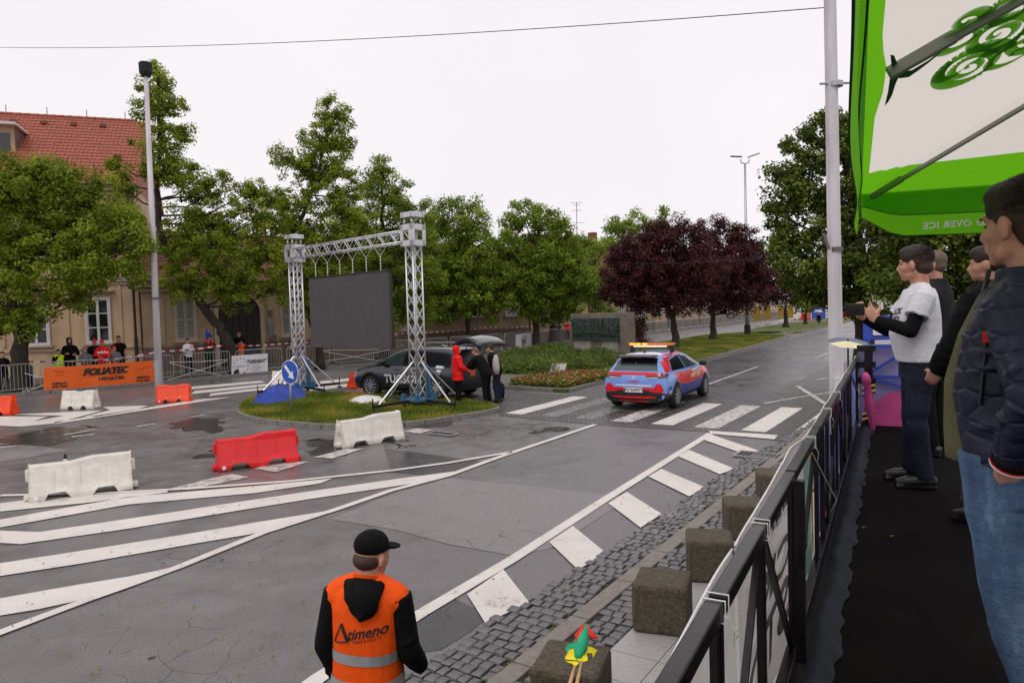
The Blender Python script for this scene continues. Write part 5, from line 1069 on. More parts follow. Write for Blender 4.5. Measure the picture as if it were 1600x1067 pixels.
ra = (G(959, 633)+G(1052, 638))/2; azc = 31; cen = ra+az(azc)*1.31+Vector((.08, 0, 0))
t, bv, side, rear, front, top, st_, rt_ = car('safety_car', 'red and light blue hatchback safety car with amber light bar on the crossing', (cen.x, cen.y, .012), azc, stH, wy, .325, 'car_light_blue', .80)
for s in (-1, 1):
    side(s, [(-1.55, 1.0), (-1.3, 1.27), (-.52, 1.345), (-.47, .985)], 'glass_dark', 'side_window', .006)
    side(s, [(-.40, .985), (-.44, 1.345), (.12, 1.33), (.45, 1.22), (.95, .985)], 'glass_tint', 'side_window', .006)
    side(s, [(-1.95, .98), (-1.75, 1.38), (-1.2, 1.43), (-.4, 1.44), (.15, 1.42), (.15, 1.36), (-.48, 1.375), (-1.32, 1.3), (-1.62, 1.0)], 'car_red', 'livery')
    side(s, [(-1.45, .94), (-1.2, .80), (-1.5, .76), (-1.0, .60), (-.2, .56), (.9, .60), (1.9, .66), (1.95, .80), (1.2, .93), (.4, .86), (.2, .93), (-.6, .90), (-.9, .93)], 'car_red', 'livery')
    side(s, [(-1.55, .73), (-1.0, .595), (-.2, .555), (.9, .595), (1.1, .5), (.95, .22), (-.98, .22), (-1.0, .5), (-1.2, .68)], 'car_navy', 'livery')
    side(s, [(-2.19, .46), (-1.7, .40), (-1.68, .18), (-2.19, .2)], 'trim_black', 'bumper_corner', .006)
    side(s, [(-1.98, .6), (-1.75, .62), (-1.72, .35), (-1.95, .35)], 'car_navy', 'livery'); side(s, [(-1.0, .30), (1.0, .30), (.98, .2), (-1.0, .2)], 'trim_black', 'sill', .008)
    for y in (-.455, .98): side(s, [(y-.006, .3), (y-.006, .98), (y+.006, .98), (y+.006, .3)], 'trim_black', 'door_gap', .007, .2)
    for y in (-.62, .32): MB().box((s*.9, y-.3, .84), (.03, .16, .03)).build('door_handle', 'car_red', t, world=False, bevel=.008)
    MB().box((s*.98, .78, 1.03), (.2, .14, .14)).build('mirror', 'trim_black', t, world=False, bevel=.04)
    st_(s, 'SAFETY CAR', .35 if s > 0 else .3, .74, .165, 'print_cream', bold=.006, shear=.2); st_(s, 'N', -1.84, .48, .14, 'print_white', bold=.008); st_(s, 'HYUNDAI', .25, .89, .09, 'print_white', bold=.003); st_(s, 'N LINE  i30', .1, .36, .09, 'print_grey')
    side(s, [(1.75, .76), (2.05, .68), (2.02, .6), (1.8, .66)], 'lamp_clear', 'headlamp', .008)
rear([(-.62, 1.03), (-.52, 1.3), (.52, 1.3), (.62, 1.03)], 'glass_tint', 'rear_window', .006, .06); rear([(-.56, 1.2), (-.52, 1.34), (.52, 1.34), (.56, 1.2)], 'glass_dark', 'window_band', .009, .05)
rear([(-.74, 1.0), (.74, 1.0), (.8, .9), (.4, .86), (.3, .93), (-.3, .93), (-.4, .86), (-.8, .9)], 'car_red', 'livery', .005)
rear([(-.84, .47), (-.74, .71), (-.62, .71), (-.55, .61), (.55, .61), (.62, .71), (.74, .71), (.84, .47), (.5, .5), (.4, .54), (-.4, .54), (-.5, .5)], 'car_red', 'livery', .005)
rear([(-.86, .47), (-.5, .5), (-.4, .54), (.4, .54), (.5, .5), (.86, .47), (.84, .17), (-.84, .17)], 'trim_black', 'diffuser', .008)
rear([(-.62, .36), (-.58, .385), (.58, .385), (.62, .36), (.3, .33), (-.3, .33)], 'car_red', 'diffuser_line', .011); rear([(-.42, .265), (.42, .265), (.4, .245), (-.4, .245)], 'car_red', 'diffuser_line', .012)
rear([(-.5, .68), (.5, .68), (.48, .65), (-.48, .65)], 'print_white', 'livery', .008)
for s in (-1, 1): rear([(s*.34, .91), (s*.6, .945), (s*.83, .95), (s*.83, .86), (s*.4, .845)][::s], 'lamp_red', 'tail_lamp', .012, .05); rear([(s*.36, .865), (s*.66, .885), (s*.66, .85), (s*.4, .845)][::s], 'lamp_clear', 'reversing_lamp', .016, .05); MB().tube([(s*.52, -2.05, .3), (s*.52, -2.2, .3)], .055, 16, cap=False).build('exhaust', 'chrome', t, world=False, smooth=True); MB().tube([(s*.52, -2.1, .3), (s*.52, -2.17, .3)], .05, 12).build('exhaust_bore', 'trim_black', t, world=False)
pb = MB().box((0, -2.215, .545), (.52, .015, .115)).build('number_plate', 'print_white', t, world=False, bevel=.004); put_text('PU*SAFETY', ((.02, -2.226, .545), (1, 0, 0), (0, 0, 1)), .105, 'print_black', t, bold=.003); MB().box((-.235, -2.224, .545), (.04, .004, .1)).build('plate_band', 'sign_blue2', t, world=False)
rt_('HYUNDAI', 0, .76, .07, 'car_red', bold=.002); rt_('H', 0, .87, .11, 'chrome', shear=.3, bold=.004); rt_('N', -.45, 1.26, .07, 'print_white'); rt_('MFH', 0, 1.26, .08, 'print_cream', bold=.003); rt_('FIA', .42, 1.26, .06, 'print_white')
MB().box((0, -1.86, 1.40), (1.06, .28, .035), rot=Matrix.Rotation(R(6), 4, 'X')).build('spoiler', 'trim_black', t, world=False, bevel=.012); MB().bar((0, -1.98, 1.08), (-.02, -1.88, 1.27), .02).build('wiper', 'trim_black', t, world=False)
top([(-.52, .32), (.52, .32), (.66, 1.02), (-.66, 1.02)], 'glass_dark', 'windscreen', .006); MB().box((0, -1.3, 1.48), (.04, .14, .05)).build('aerial_fin', 'trim_black', t, world=False, bevel=.01)
top([(-.6, -1.5), (.6, -1.5), (.6, -1.3), (.2, -1.1), (-.3, -1.3)], 'print_white', 'roof_livery', .005)
lb = MB().box((0, -.72, 1.655), (1.28, .24, .07)).build('light_bar', 'amber_off', t, world=False, bevel=.02)
for x in (-.53, -.36, -.16): MB().box((x, -.85, 1.66), (.13, .04, .055)).build('beacon', 'amber_lamp', lb, world=False, bevel=.008)
MB().box((-.02, -.83, 1.6), (.95, .05, .035)).build('warning_strip', 'white_lamp', lb, world=False)
for s in (-1, 1): MB().bar((s*.58, -.72, 1.42), (s*.54, -.72, 1.62), .05, .12).build('mount', 'trim_black', lb, world=False)
# ---- dark SUV with open tailgate
stS = [(-2.22, .42, .70, .66, .78, .88, .76, .98, .70, 1.0), (-2.17, .34, .82, .66, .88, .92, .82, 1.04, .74, 1.06), (-2.1, .27, .86, .68, .92, 1.02, .86, 1.2, .70, 1.22), (-1.98, .24, .88, .7, .93, 1.06, .87, 1.44, .64, 1.47), (-1.8, .22, .88, .7, .93, 1.07, .88, 1.55, .64, 1.60),
       (-1.3, .21, .89, .7, .93, 1.06, .88, 1.58, .65, 1.64), (-.5, .21, .89, .7, .93, 1.04, .885, 1.59, .66, 1.66), (.2, .21, .89, .7, .93, 1.03, .885, 1.56, .66, 1.64), (.6, .21, .89, .7, .93, 1.03, .88, 1.42, .68, 1.50), (1.05, .21, .89, .7, .93, 1.03, .88, 1.17, .76, 1.22),
       (1.35, .21, .89, .7, .93, 1.0, .86, 1.05, .78, 1.10), (1.9, .22, .88, .68, .92, .92, .84, .96, .74, 1.0), (2.12, .26, .84, .62, .88, .84, .78, .88, .66, .9), (2.25, .36, .66, .55, .7, .68, .62, .72, .5, .73)]
wr, wf = G(685, 625), G(583, 621); azs = -59.0; mid = (wr+wf)/2; cen = mid+az(azs+90)*.82
t, bv, side, rear, front, top, st_, rt_ = car('parked_suv', 'dark slate SUV lettered TUCSON with raised tailgate behind the right truss tower', (cen.x, cen.y, .012), azs, stS, (-1.33, 1.35), .37, 'car_slate', .82)
for s in (-1, 1):
    side(s, [(-1.95, 1.12), (-1.55, 1.38), (-1.0, 1.47), (-.9, 1.10), (-1.3, 1.09)], 'glass_dark', 'side_window', .006); side(s, [(-.84, 1.10), (-.93, 1.48), (-.12, 1.53), (-.08, 1.07)], 'glass_dark', 'side_window', .006); side(s, [(0, 1.07), (-.04, 1.53), (.3, 1.50), (.62, 1.36), (1.05, 1.07)], 'glass_tint', 'side_window', .006)
    side(s, [(-.95, .36), (1.0, .36), (.95, .24), (-.95, .24)], 'trim_black', 'sill', .01); side(s, [(-.95, .385), (.95, .385), (.95, .37), (-.95, .37)], 'chrome', 'sill_strip', .012)
    for y in (-.86, -.04, 1.0): side(s, [(y-.006, .4), (y-.006, 1.06), (y+.006, 1.06), (y+.006, .4)], 'trim_black', 'door_gap', .007, .2)
    for w_ in (-1.33, 1.35):
        ring = [(w_+.50*math.cos(math.pi*k/14), .37+.48*math.sin(math.pi*k/14)) for k in range(15)]+[(w_+.42*math.cos(math.pi*k/14), .37+.42*math.sin(math.pi*k/14)) for k in range(14, -1, -1)]; side(s, ring, 'trim_black', 'arch_trim', .008, .3)
    for y in (-.62, .22): MB().box((s*.93, y, .92), (.03, .18, .035)).build('door_handle', 'car_slate', t, world=False, bevel=.008)
    MB().box((s*1.0, .78, 1.12), (.2, .16, .15)).build('mirror', 'trim_black', t, world=False, bevel=.04); MB().tube([(s*.62, -1.6, 1.64), (s*.64, -1.4, 1.70), (s*.65, .1, 1.70), (s*.64, .3, 1.63)], .018, 6).build('roof_rail', 'chrome', t, world=False)
    st_(s, 'TUCSON', -.02, .62, .36, 'print_white', bold=.012, spacing=1.05); st_(s, 'NOVI HYUNDAI', -.35, .98, .09, 'print_white', shear=.2)
    for k in range(3): a = -1.25-k*.02; side(s, [(a-.1-.03*k, 1.08-.12*k), (a-.42+.1*k, 1.05-.12*k), (a-.36+.12*k, .98-.12*k), (a-.06, 1.0-.12*k)][::1], 'print_white', 'livery_stripe', .009)
    side(s, [(1.9, .84), (2.15, .8), (2.12, .62), (1.98, .66)], 'lamp_clear', 'headlamp', .01)
top([(-.56, .38), (.56, .38), (.72, 1.12), (-.72, 1.12)], 'glass_dark', 'windscreen', .006); front([(-.5, .8), (.5, .8), (.6, .45), (-.6, .45)], 'trim_black', 'grille', .01)
rear([(-.62, .62), (-.70, .95), (-.66, 1.2), (-.55, 1.48), (.55, 1.48), (.66, 1.2), (.70, .95), (.62, .62)], 'trim_black', 'boot_opening', .012); rear([(-.8, .6), (.8, .6), (.78, .3), (-.78, .3)], 'trim_black', 'rear_bumper', .012)
for s in (-1, 1): rear([(s*.72, .98), (s*.86, 1.0), (s*.86, .82), (s*.74, .8)][::s], 'lamp_red', 'tail_lamp', .016, .05)
tg = MB(); hy, hz = -1.82, 1.62
def tgf(u, v, th=0):
    L = 1.05; a = R(14)+R(26)*v; y = hy-L*v*math.cos(R(8)); z = hz+.04+.26*math.sin(v*2.3)+.05*v-.28*v*v; x = (u-.5)*2*(.60+.16*v); return Vector((x, y, z+.05*(1-(2*u-1)**2)-th))
tg.grid(lambda u, v: tgf(u, v), 12, 10); tgo = tg.build('tailgate', 'car_slate', t, world=False, smooth=True, solid=.13)
MB().grid(lambda u, v: tgf(.12+u*.76, .1+v*.45)+Z*.075, 8, 5).build('tailgate_glass', 'glass_dark', tgo, world=False, smooth=True); MB().grid(lambda u, v: tgf(.06+u*.88, .08+v*.86)-Z*.075, 8, 5).build('tailgate_lining', 'trim_black', tgo, world=False)
MB().box((0, hy-.98, hz+.03), (1.3, .06, .05)).build('rear_light_bar', 'lamp_red', tgo, world=False)
for s in (-1, 1): MB().tube([(s*.6, -1.95, 1.2), (s*.62, -2.4, 1.72)], .013, 6).build('gas_strut', 'trim_black', t, world=False)
for x, y, m, d in ((-.2, -2.1, 'orange_plastic', (.3, .3, .2)), (.3, -2.05, 'print_grey', (.4, .3, .25))): MB().box((x, y+.02, .8), d).build('boot_luggage', m, t, world=False, bevel=.02)
# ================================================================ PEOPLE
def fab(name, col, **k): k.setdefault('spec', .12); return mat(name, col, k.pop('rough', .85), var=k.pop('var', .22), vs=k.pop('vs', 7), bs=k.pop('bs', .55), bscale=k.pop('bscale', 13), bd=k.pop('bd', .025), **k)
fab('cloth_black', (.0065, .006, .0065)); fab('cloth_charcoal', (.02, .02, .023)); fab('cloth_grey', (.16, .16, .18)); fab('cloth_red', (.78, .015, .02), rough=.6); fab('cloth_white', (.74, .73, .78), vs=3); fab('cloth_navy', (.012, .018, .045)); fab('cloth_green', (.03, .045, .03))
fab('vest_orange', (.95, .10, .008), rough=.6, bs=.4, bscale=8, var=.1); fab('vest_yellow', (.62, .85, .02), rough=.6); fab('cloth_blue', (.03, .07, .4)); fab('cloth_olive', (.13, .12, .065)); mat('reflective', (.36, .37, .39), .35, .3, bs=.4, bscale=12); mat('leather_black', (.01, .008, .008), .3, bs=.3, bscale=60)
def denim():
    m, nt, b = base('denim'); n = noise_n(nt, 5, 6, .7, stretch=(1.6, 1.6, .5)); c = ramp(nt, n, [(.28, (.06, .12, .26)), (.5, (.14, .25, .45)), (.72, (.38, .5, .68))])
    c = mixc(nt, .45, c, ramp(nt, noise_n(nt, 260, 2), [(.3, (.75,)*3), (.7, (1.7,)*3)]), 'MULTIPLY'); nt.links.new(c, b.inputs['Base Color']); b.inputs['Roughness'].default_value = .9
    bump(nt, b, mixc(nt, .25, noise_n(nt, 6, 4, .55, stretch=(.8, .8, 2.6)), noise_n(nt, 300, 2)), 1.0, .06)
denim(); fab('denim_dark', (.022, .026, .042), var=.5)
def quilt():
    m, nt, b = base('quilted_navy'); tc = new(nt, 'ShaderNodeTexCoord').outputs['Object']; v = new(nt, 'ShaderNodeTexVoronoi', feature='DISTANCE_TO_EDGE'); v.inputs['Scale'].default_value = 10; v.inputs['Randomness'].default_value = .75
    mp = new(nt, 'ShaderNodeMapping'); mp.inputs['Scale'].default_value = (.8, .8, 1.5); nt.links.new(tc, mp.inputs[0]); nt.links.new(mp.outputs[0], v.inputs['Vector'])
    h = ramp(nt, v.outputs[0], [(0, (0, 0, 0)), (.12, (.7,)*3), (.4, (1, 1, 1))]); nt.links.new(ramp(nt, noise_n(nt, 5, 4), [(.3, (.007, .01, .026)), (.7, (.016, .022, .05))]), b.inputs['Base Color']); b.inputs['Roughness'].default_value = .5; b.inputs['Specular IOR Level'].default_value = .3; bump(nt, b, mixc(nt, .2, h, noise_n(nt, 25, 5)), .7, .012)
quilt()
def hand(mb, w, d, n, sd, s=1.0, curl=25, spread=.1, point=False):
    """palm, four unequal bent fingers, thumb from the side of the palm"""
    w, d, n = Vector(w), Vector(d).normalized(), Vector(n); n = (n-d*n.dot(d)).normalized(); x = d.cross(n)*sd
    for a, b_, r1, r2 in ((-.028, -.030, .013, .012), (-.01, -.011, .015, .013), (.01, .011, .015, .013), (.027, .030, .014, .012)): mb.tube([w+x*a*.6*s, w+d*.03*s+x*a*s, w+d*.088*s+x*b_*s], [.016*s, r1*s*1.15, r2*s], 8)
    for k, (o, L) in enumerate(((.031, .068), (.011, .076), (-.010, .070), (-.029, .056))):
        p = w+d*.085*s+x*o*s; a = 0; c = 12 if (point and k == 0) else curl; pts = [p-d*.01*s]; dr = (d+x*o*spread*10).normalized()
        for j, f in enumerate((.45, .3, .25)): a += R(c*(1.0+.25*j)); p = p+(dr*math.cos(a)+n*math.sin(a))*L*f*s; pts.append(p)
        mb.tube(pts, [.0098*s, .0092*s, .0085*s, .0072*s], 8); mb.ell(pts[-1], .0072*s, nu=8, nv=6)
    p = w+d*.025*s+x*.028*s; td = (d*.6+x*.65+n*.45).normalized(); q1 = p+td*.035*s; q2 = q1+(td*.8+d*.4+n*.25).normalized()*.03*s; q3 = q2+(d*.7+n*.45-x*.1).normalized()*.024*s; mb.tube([p, q1, q2, q3], [.014*s, .012*s, .010*s, .008*s], 8); mb.ell(q3, .008*s, nu=8, nv=6)
def person(label, loc, azd, h=1.75, vox=.022, top='cloth_black', legs='cloth_charcoal', shoes='leather_black', hair='hair_brown', style='short', head=(0, 0), lean=0, pose=None, sleeve='long', hem=.86, bulk=0.0, under=None, vest=None, group=None, hs=1.0, legk=1.0, collar=False, hoodback=False, curl=25, extra=None, hoodm=None, capm='cloth_black', hvox=None, belly=0, nameo='person', hz=0, handn=None, glove=False, hairless=False, sleeve_m=None):
    s = h/1.75; t = thing(nameo, label, 'person', loc, -R(azd), group); t.scale = (s, s, s); ORG[t.name] = (0, 0, 0); pose = pose or {}
    LR = Matrix.Rotation(-R(lean), 3, 'X'); PV = Vector((0, 0, .95))
    def T(p): p = Vector(p); return PV+LR@(p-PV) if p.z > .93 else p
    def J(n, p, tr=True): return Vector(pose[n]) if n in pose else (T(p) if tr else Vector(p))
    j = {}
    for sd, nm in ((-1, 'L'), (1, 'R')):
        j['sh'+nm] = J('sh'+nm, (sd*.165, -.012, 1.40)); j['el'+nm] = J('el'+nm, (sd*.215, -.03, 1.13)); j['wr'+nm] = J('wr'+nm, (sd*.22, .06, .89)); j['hip'+nm] = J('hip'+nm, (sd*.088, 0, .91), False); j['kn'+nm] = J('kn'+nm, (sd*.1, .025, .5), False); j['an'+nm] = J('an'+nm, (sd*.115, -.03, .09), False)
    dz = Vector(pose.get('drop', (0, 0, 0)))
    K = lambda p: Vector(p)+dz
    tor = [(.83, .15, .10, 0), (.92, .165, .112, 0), (1.02, .15, .105+belly*.6, belly*.4), (1.12, .146, .105+belly, belly*.6), (1.24, .15, .108+belly*.5, belly*.3), (1.34, .158, .102, 0), (1.405, .135, .085, -.006), (1.45, .08, .068, -.008)]
    def torso(mb, g, z0=.83, z1=1.5, n=20, sy=0, gz=0):
        rs = []
        for z, rx, ry, cy in tor:
            if z < z0-.05 or z > z1: continue
            c = T((0, cy+sy, z)); M = LR if z > .93 else Matrix.Identity(3); rs.append((K(c), rx+g, ry+g, M))
        if z0 < .83: rs.insert(0, (K((0, sy, z0)), .168+g, .118+g, Matrix.Identity(3)))
        mb.rings(rs, n, power=2.4)
        for sd, nm in ((-1, 'L'), (1, 'R')): p = j['sh'+nm]; mb.ell(K(p+Vector((-sd*.012, 0, -.02))), (.052+g*.8, .052+g*.8, .056+g*.6)); mb.tube([K(T((0, -.012, 1.44))), K(p+Vector((0, 0, .0)))], [.062+g*.5, .042+g*.5], 10)
    # head
    HC = K(T((0, -.005, 1.50+hz))); HR = LR.lerp(Matrix.Identity(3), .0) if False else (Matrix.Rotation(R(lean)*.55, 3, 'X')@LR)@Matrix.Rotation(-R(head[0]), 3, 'Z')@Matrix.Rotation(R(head[1]), 3, 'X')
    hp = lambda x, y, z: HC+HR@(Vector((x, y+.02, z+.125))*hs)
    body = MB(); torso(body, 0); body.tube([K(T((0, -.02, 1.42))), HC+HR@Vector((0, -.005, .06))], [.062, .057*hs], 12)
    he = lambda x, y, z, a, b_, c, rot=None, nu=14, nv=10: body.ell(hp(x, y, z), (a*hs, b_*hs, c*hs), HR@(rot.to_matrix() if rot else Matrix.Identity(3)), nu, nv)
    he(0, -.018, .028, .074, .094, .083); he(0, .012, -.02, .064, .072, .08); he(0, .035, -.068, .05, .048, .042, None); he(0, .066, -.095, .022, .02, .018); he(0, .072, .022, .05, .016, .012)
    for sd in (-1, 1): he(sd*.034, .052, -.03, .024, .026, .022); he(sd*.080, -.008, -.020, .0125, .021, .034, Euler((R(-12), 0, sd*R(22)))); he(sd*.046, .0, -.075, .02, .04, .022, Euler((R(-35), 0, 0)))
    body.tube([hp(0, .078, .012), hp(0, .098, -.018), hp(0, .108, -.034)], [.009*hs, .011*hs, .012*hs], 8); he(0, .098, -.036, .017, .012, .009); he(0, .087, -.058, .022, .011, .0055); he(0, .086, -.069, .02, .011, .006)
    for nm, sd in (('L', -1), ('R', 1)):
        a, e, w = K(j['sh'+nm]), K(j['el'+nm]), K(j['wr'+nm]); body.tube([a, a.lerp(e, .5), e], [.05, .047, .04], 10); body.ell(e, .04, nu=10, nv=8); body.tube([e, e.lerp(w, .35), w], [.04, .039, .027], 10)
        fd = (w-e).normalized(); hd_ = pose.get('hd'+nm, fd); hn = pose.get('hn'+nm, (-sd, .25, 0)); hand(body, w-Vector(hd_).normalized()*.005, hd_, hn, sd if 'hs'+nm not in pose else pose['hs'+nm], 1.05, pose.get('curl'+nm, curl), point=pose.get('pt'+nm, False))
        hi, kn, an = j['hip'+nm]+dz, K(j['kn'+nm]) if 'kn'+nm not in pose else j['kn'+nm], j['an'+nm]; body.tube([hi+Z*.03, hi.lerp(kn, .45), kn], [.088, .078, .055], 12); body.ell(kn, .055, nu=10, nv=8); body.tube([kn, kn.lerp(an, .35), an], [.053, .056, .036], 12); body.ell(an+Vector((0, .05, -.045)), (.04, .11, .04))
    remesh(body, 'body', 'skin', vox, 3 if vox < .012 else 2, t)
    g = .018+bulk
    # trousers
    tr = MB(); 
    rs = [(K((0, 0, .80)), .165+.012, .12+.006), (K((0, 0, .9)), .172+.008, .122+.004), (K(T((0, 0, .985))), .16, .115)]; tr.rings(rs, 18, power=2.3)
    for nm in 'LR':
        hi, kn, an = j['hip'+nm]+dz, K(j['kn'+nm]) if 'kn'+nm not in pose else j['kn'+nm], j['an'+nm]; mid = hi.lerp(kn, .5); f = 1.0
        pts, rr = [], []
        for q in range(13):
            u = q/12; p = hi.lerp(kn, u*2) if u <= .5 else kn.lerp(an+Z*-.02, (u-.5)*2); r = .103-.052*(u/.5) if False else (.104-.034*min(1, u/.5) if u <= .5 else .070-.012*(u-.5)/.5)
            if vox < .016: r += .004*math.sin(q*2.4+(3 if nm == 'L' else 0))+(.006 if u > .9 else 0)
            pts.append(p); rr.append(r)
        pts[0] = pts[0]+Z*.04; tr.tube(pts, rr, 14)
        if vox < .016:
            for q in range(9):
                u = rnd.uniform(.08, .97); p = hi.lerp(kn, u*2) if u <= .5 else kn.lerp(an, (u-.5)*2); r = (.099-.034*min(1, u/.5) if u <= .5 else .066-.012*(u-.5)/.5); a0 = rnd.uniform(0, 6.28); tl_ = rnd.uniform(-.05, .05)
                tr.tube([p+Vector((math.cos(a0+b_)*r, math.sin(a0+b_)*r, tl_*(b_-.7))) for b_ in (0, .35, .7, 1.05, 1.4)], [.004, .009, .011, .009, .004], 6)
    tro = remesh(tr, 'trousers', legs, max(vox*.95, .008), 3, t)
    for nm in 'LR':
        an = j['an'+nm]; sh = MB(); fy = pose.get('toe'+nm, (0, 1, 0)); fv = Vector(fy).normalized(); c = Vector((an.x, an.y, 0)); fz = an.z-.09
        sh.tube([c+fv*-.075+Z*(.052+fz), c+fv*.02+Z*(.055+fz), c+fv*.12+Z*(.046+fz), c+fv*.195+Z*(.035+fz)], [.04, .046, .047, .028], 12); sh.ell(an+Z*-.005, (.045, .052, .05)); sh.box(c+fv*.06+Z*(.014+fz), (.085, .27, .024), rot=Matrix.Rotation(math.atan2(-fv.x, fv.y), 4, 'Z')); remesh(sh, 'shoe', shoes, max(.009, vox*.7), 2, t)
    # upper garment
    tp = MB(); torso(tp, g, hem, 1.47)
    if collar: tp.tube([K(T((0, -.015, 1.43))), K(T((0, -.012, 1.505)))], [.082+bulk, .08+bulk*.7], 16)
    sl_mb = tp
    for nm in 'LR':
        a, e, w = K(j['sh'+nm]), K(j['el'+nm]), K(j['wr'+nm])
        if sleeve == 'long': tp.tube([a, a.lerp(e, .5), e], [.056+g*.8, .052+g*.75, .047+g*.7], 12); tp.ell(e, .045+g*.75, nu=10, nv=8); tp.tube([e, e.lerp(w, .5), e.lerp(w, .97)], [.046+g*.7, .045+g*.6, .034+g*.45], 12)
        else: m_ = a.lerp(e, .55); tp.tube([a, m_, m_+(e-a).normalized()*.012], [.054+g*.8, .056+g*.8, .060+g*.8], 12)
        if vox < .016:
            for q in range(6):
                u = rnd.uniform(.15, .95 if sleeve == 'long' else .3); p = a.lerp(e, u*2) if u < .5 else e.lerp(w, (u-.5)*2); ax = (e-a if u < .5 else w-e).normalized(); x = ax.cross(Z if abs(ax.z) < .9 else Vector((1, 0, 0))).normalized(); y = ax.cross(x); a0 = rnd.uniform(0, 6.28); r = (.056-.018*u)+g*.75
                tp.tube([p+(x*math.cos(a0+b_)+y*math.sin(a0+b_))*r+ax*.02*(b_-.7) for b_ in (0, .35, .7, 1.05, 1.4)], [.004, .009, .011, .009, .004], 6)
    if vox < .016:
        for q in range(14):
            z = rnd.uniform(hem+.03, 1.3); a0 = rnd.uniform(0, 6.28); rx, ry = .162+g-.002, .112+g-.002; tp.tube([K(T((rx*math.cos(a0+b_), ry*math.sin(a0+b_)+belly*.4, z+.03*math.sin(q)*(b_-.5)))) for b_ in (0, .25, .5, .75, 1.0)], [.003, .008, .010, .008, .003], 6)
    if hoodback: tp.ell(K(T((0, -.115-g, 1.40))), (.125, .055, .10), LR); tp.ell(K(T((0, -.075, 1.465))), (.105, .05, .04), LR)
    tpo = remesh(tp, 'top', top, vox*.95, 3, t)
    if sleeve_m:
        for nm in 'LR': a, e, w = K(j['sh'+nm]), K(j['el'+nm]), K(j['wr'+nm]); q = MB(); q.tube([a.lerp(e, .4), e], [.054, .05], 12); q.ell(e, .05); q.tube([e, e.lerp(w, .5), e.lerp(w, .96)], [.05, .046, .035], 12); remesh(q, 'undersleeve', sleeve_m, vox*.9, 3, t)
    if vest:
        vm, bands = vest; v = MB(); torso(v, g+.012, .80, 1.47); vo = remesh(v, 'vest', vm, vox*.9, 3, t)
        bm = bmesh.new(); bm.from_mesh(vo.data)
        sb = bmesh.new(); 
        for z0, z1 in bands:
            b2 = bm.copy()
            for z_, sg in ((z0, 1), (z1, -1)): bmesh.ops.bisect_plane(b2, geom=b2.verts[:]+b2.edges[:]+b2.faces[:], plane_co=(0, 0, z_), plane_no=(0, 0, -sg), clear_outer=True)
            for q in b2.verts: q.co += q.normal*.004
            m2 = bpy.data.meshes.new('reflective_stripe'); b2.to_mesh(m2); b2.free(); m2.materials.clear(); m2.materials.append(MATS['reflective']); ob = bpy.data.objects.new('reflective_stripe', m2); link(ob, t)
        bm.free()
    # head cover
    if not hairless:
        hm = MB(); hv = hvox or vox*.8
        E_ = lambda x, y, z, a, b_, c: hm.ell(hp(x, y, z), (a*hs, b_*hs, c*hs), HR, 20, 14)
        if style == 'short': E_(0, -.022, .040, .0795, .1015, .086); E_(0, .018, .076, .062, .072, .046); E_(0, -.05, -.012, .0705, .066, .066); hn_ = 'hair'
        elif style == 'fade': E_(0, -.016, .048, .079, .0995, .080); E_(0, .018, .077, .062, .072, .045); hn_ = 'hair'; fq = MB(); fq.ell(hp(0, -.026, .022), (.0785*hs, .0935*hs, .078*hs), HR, 20, 14); fq.ell(hp(0, -.055, -.03), (.066*hs, .06*hs, .055*hs), HR, 16, 12); remesh(fq, 'faded_sides', 'hair_stubble', hv, 3, t)
        elif style == 'bald': E_(0, -.035, .02, .077, .09, .075); hn_ = 'hair'
        elif style == 'long': E_(0, -.030, .040, .084, .1, .088); E_(0, -.06, -.05, .085, .05, .13); hn_ = 'hair'
        elif style == 'cap': E_(0, -.022, .052, .083, .10, .073); hm.ell(hp(0, .10, .032), (.068*hs, .075*hs, .011*hs), HR, 18, 8); hn_ = 'cap'; hair_m = capm
        elif style == 'hood': E_(0, -.045, .01, .102, .115, .128); E_(0, -.03, -.09, .1, .09, .07); hn_ = 'hood'
        mm = capm if style == 'cap' else (hoodm or top) if style == 'hood' else hair; remesh(hm, hn_, mm, hv, 2, t)
        if style == 'cap': q = MB(); q.ell(hp(0, -.036, -.02), (.074*hs, .085*hs, .055*hs), HR, 16, 10); remesh(q, 'hair', hair, hv, 2, t)
    return t, j, hp, K, T, tro, tpo, HR
PL = 1.40  # platform floor level
# ---------------------------------------------------------------- marshal in the foreground
mp_ = G(577, 831, 1.69)
PT = person('marshal in orange reflective vest and black cap seen from behind', (mp_.x+.03, mp_.y-.02, 0), 10, 1.765, .0105, 'cloth_black', 'denim_dark', hz=-.045, hair='hair_stubble', head=(28, -8), style='cap', vest=('vest_orange', [(.97, 1.02), (1.10, 1.15)]), bulk=.0, hoodback=False, hem=.80, hs=.97,
            pose=dict(elL=(-.225, -.02, 1.13), wrL=(-.215, .12, .91), elR=(.22, 0, 1.13), wrR=(.22, .2, .95), hdL=(.1, .6, -.6), hdR=(-.2, .8, -.4)))
t, j, hp, K, T, tro, tpo, HR = PT; t.scale.x *= .93; t.location.x -= .10; t.rotation_euler = (0, R(2.5), -R(10)); vest = [c for c in t.children if c.name.startswith('vest')][0]; vb = bvh_of(vest)
def onto(vb, dirv, off, dist=1.0):
    dv = Vector(dirv).normalized()
    def f(p): h = vb.ray_cast(p-dv*dist, dv); return h[0]-dv*off if h[0] else p
    return f
up_ = Vector((0, 0, 1)); put_text('timeno', ((.045, -.2, 1.262), Vector((1, 0, .2)).normalized(), up_), .072, 'print_black', t, fn=onto(vb, (0, 1, 0), .004), shear=.25, bold=.0015); put_text('TIMING & RESULTS', ((.045, -.2, 1.225), Vector((1, 0, .2)).normalized(), up_), .022, 'print_black', t, fn=onto(vb, (0, 1, 0), .004), sx=.8)
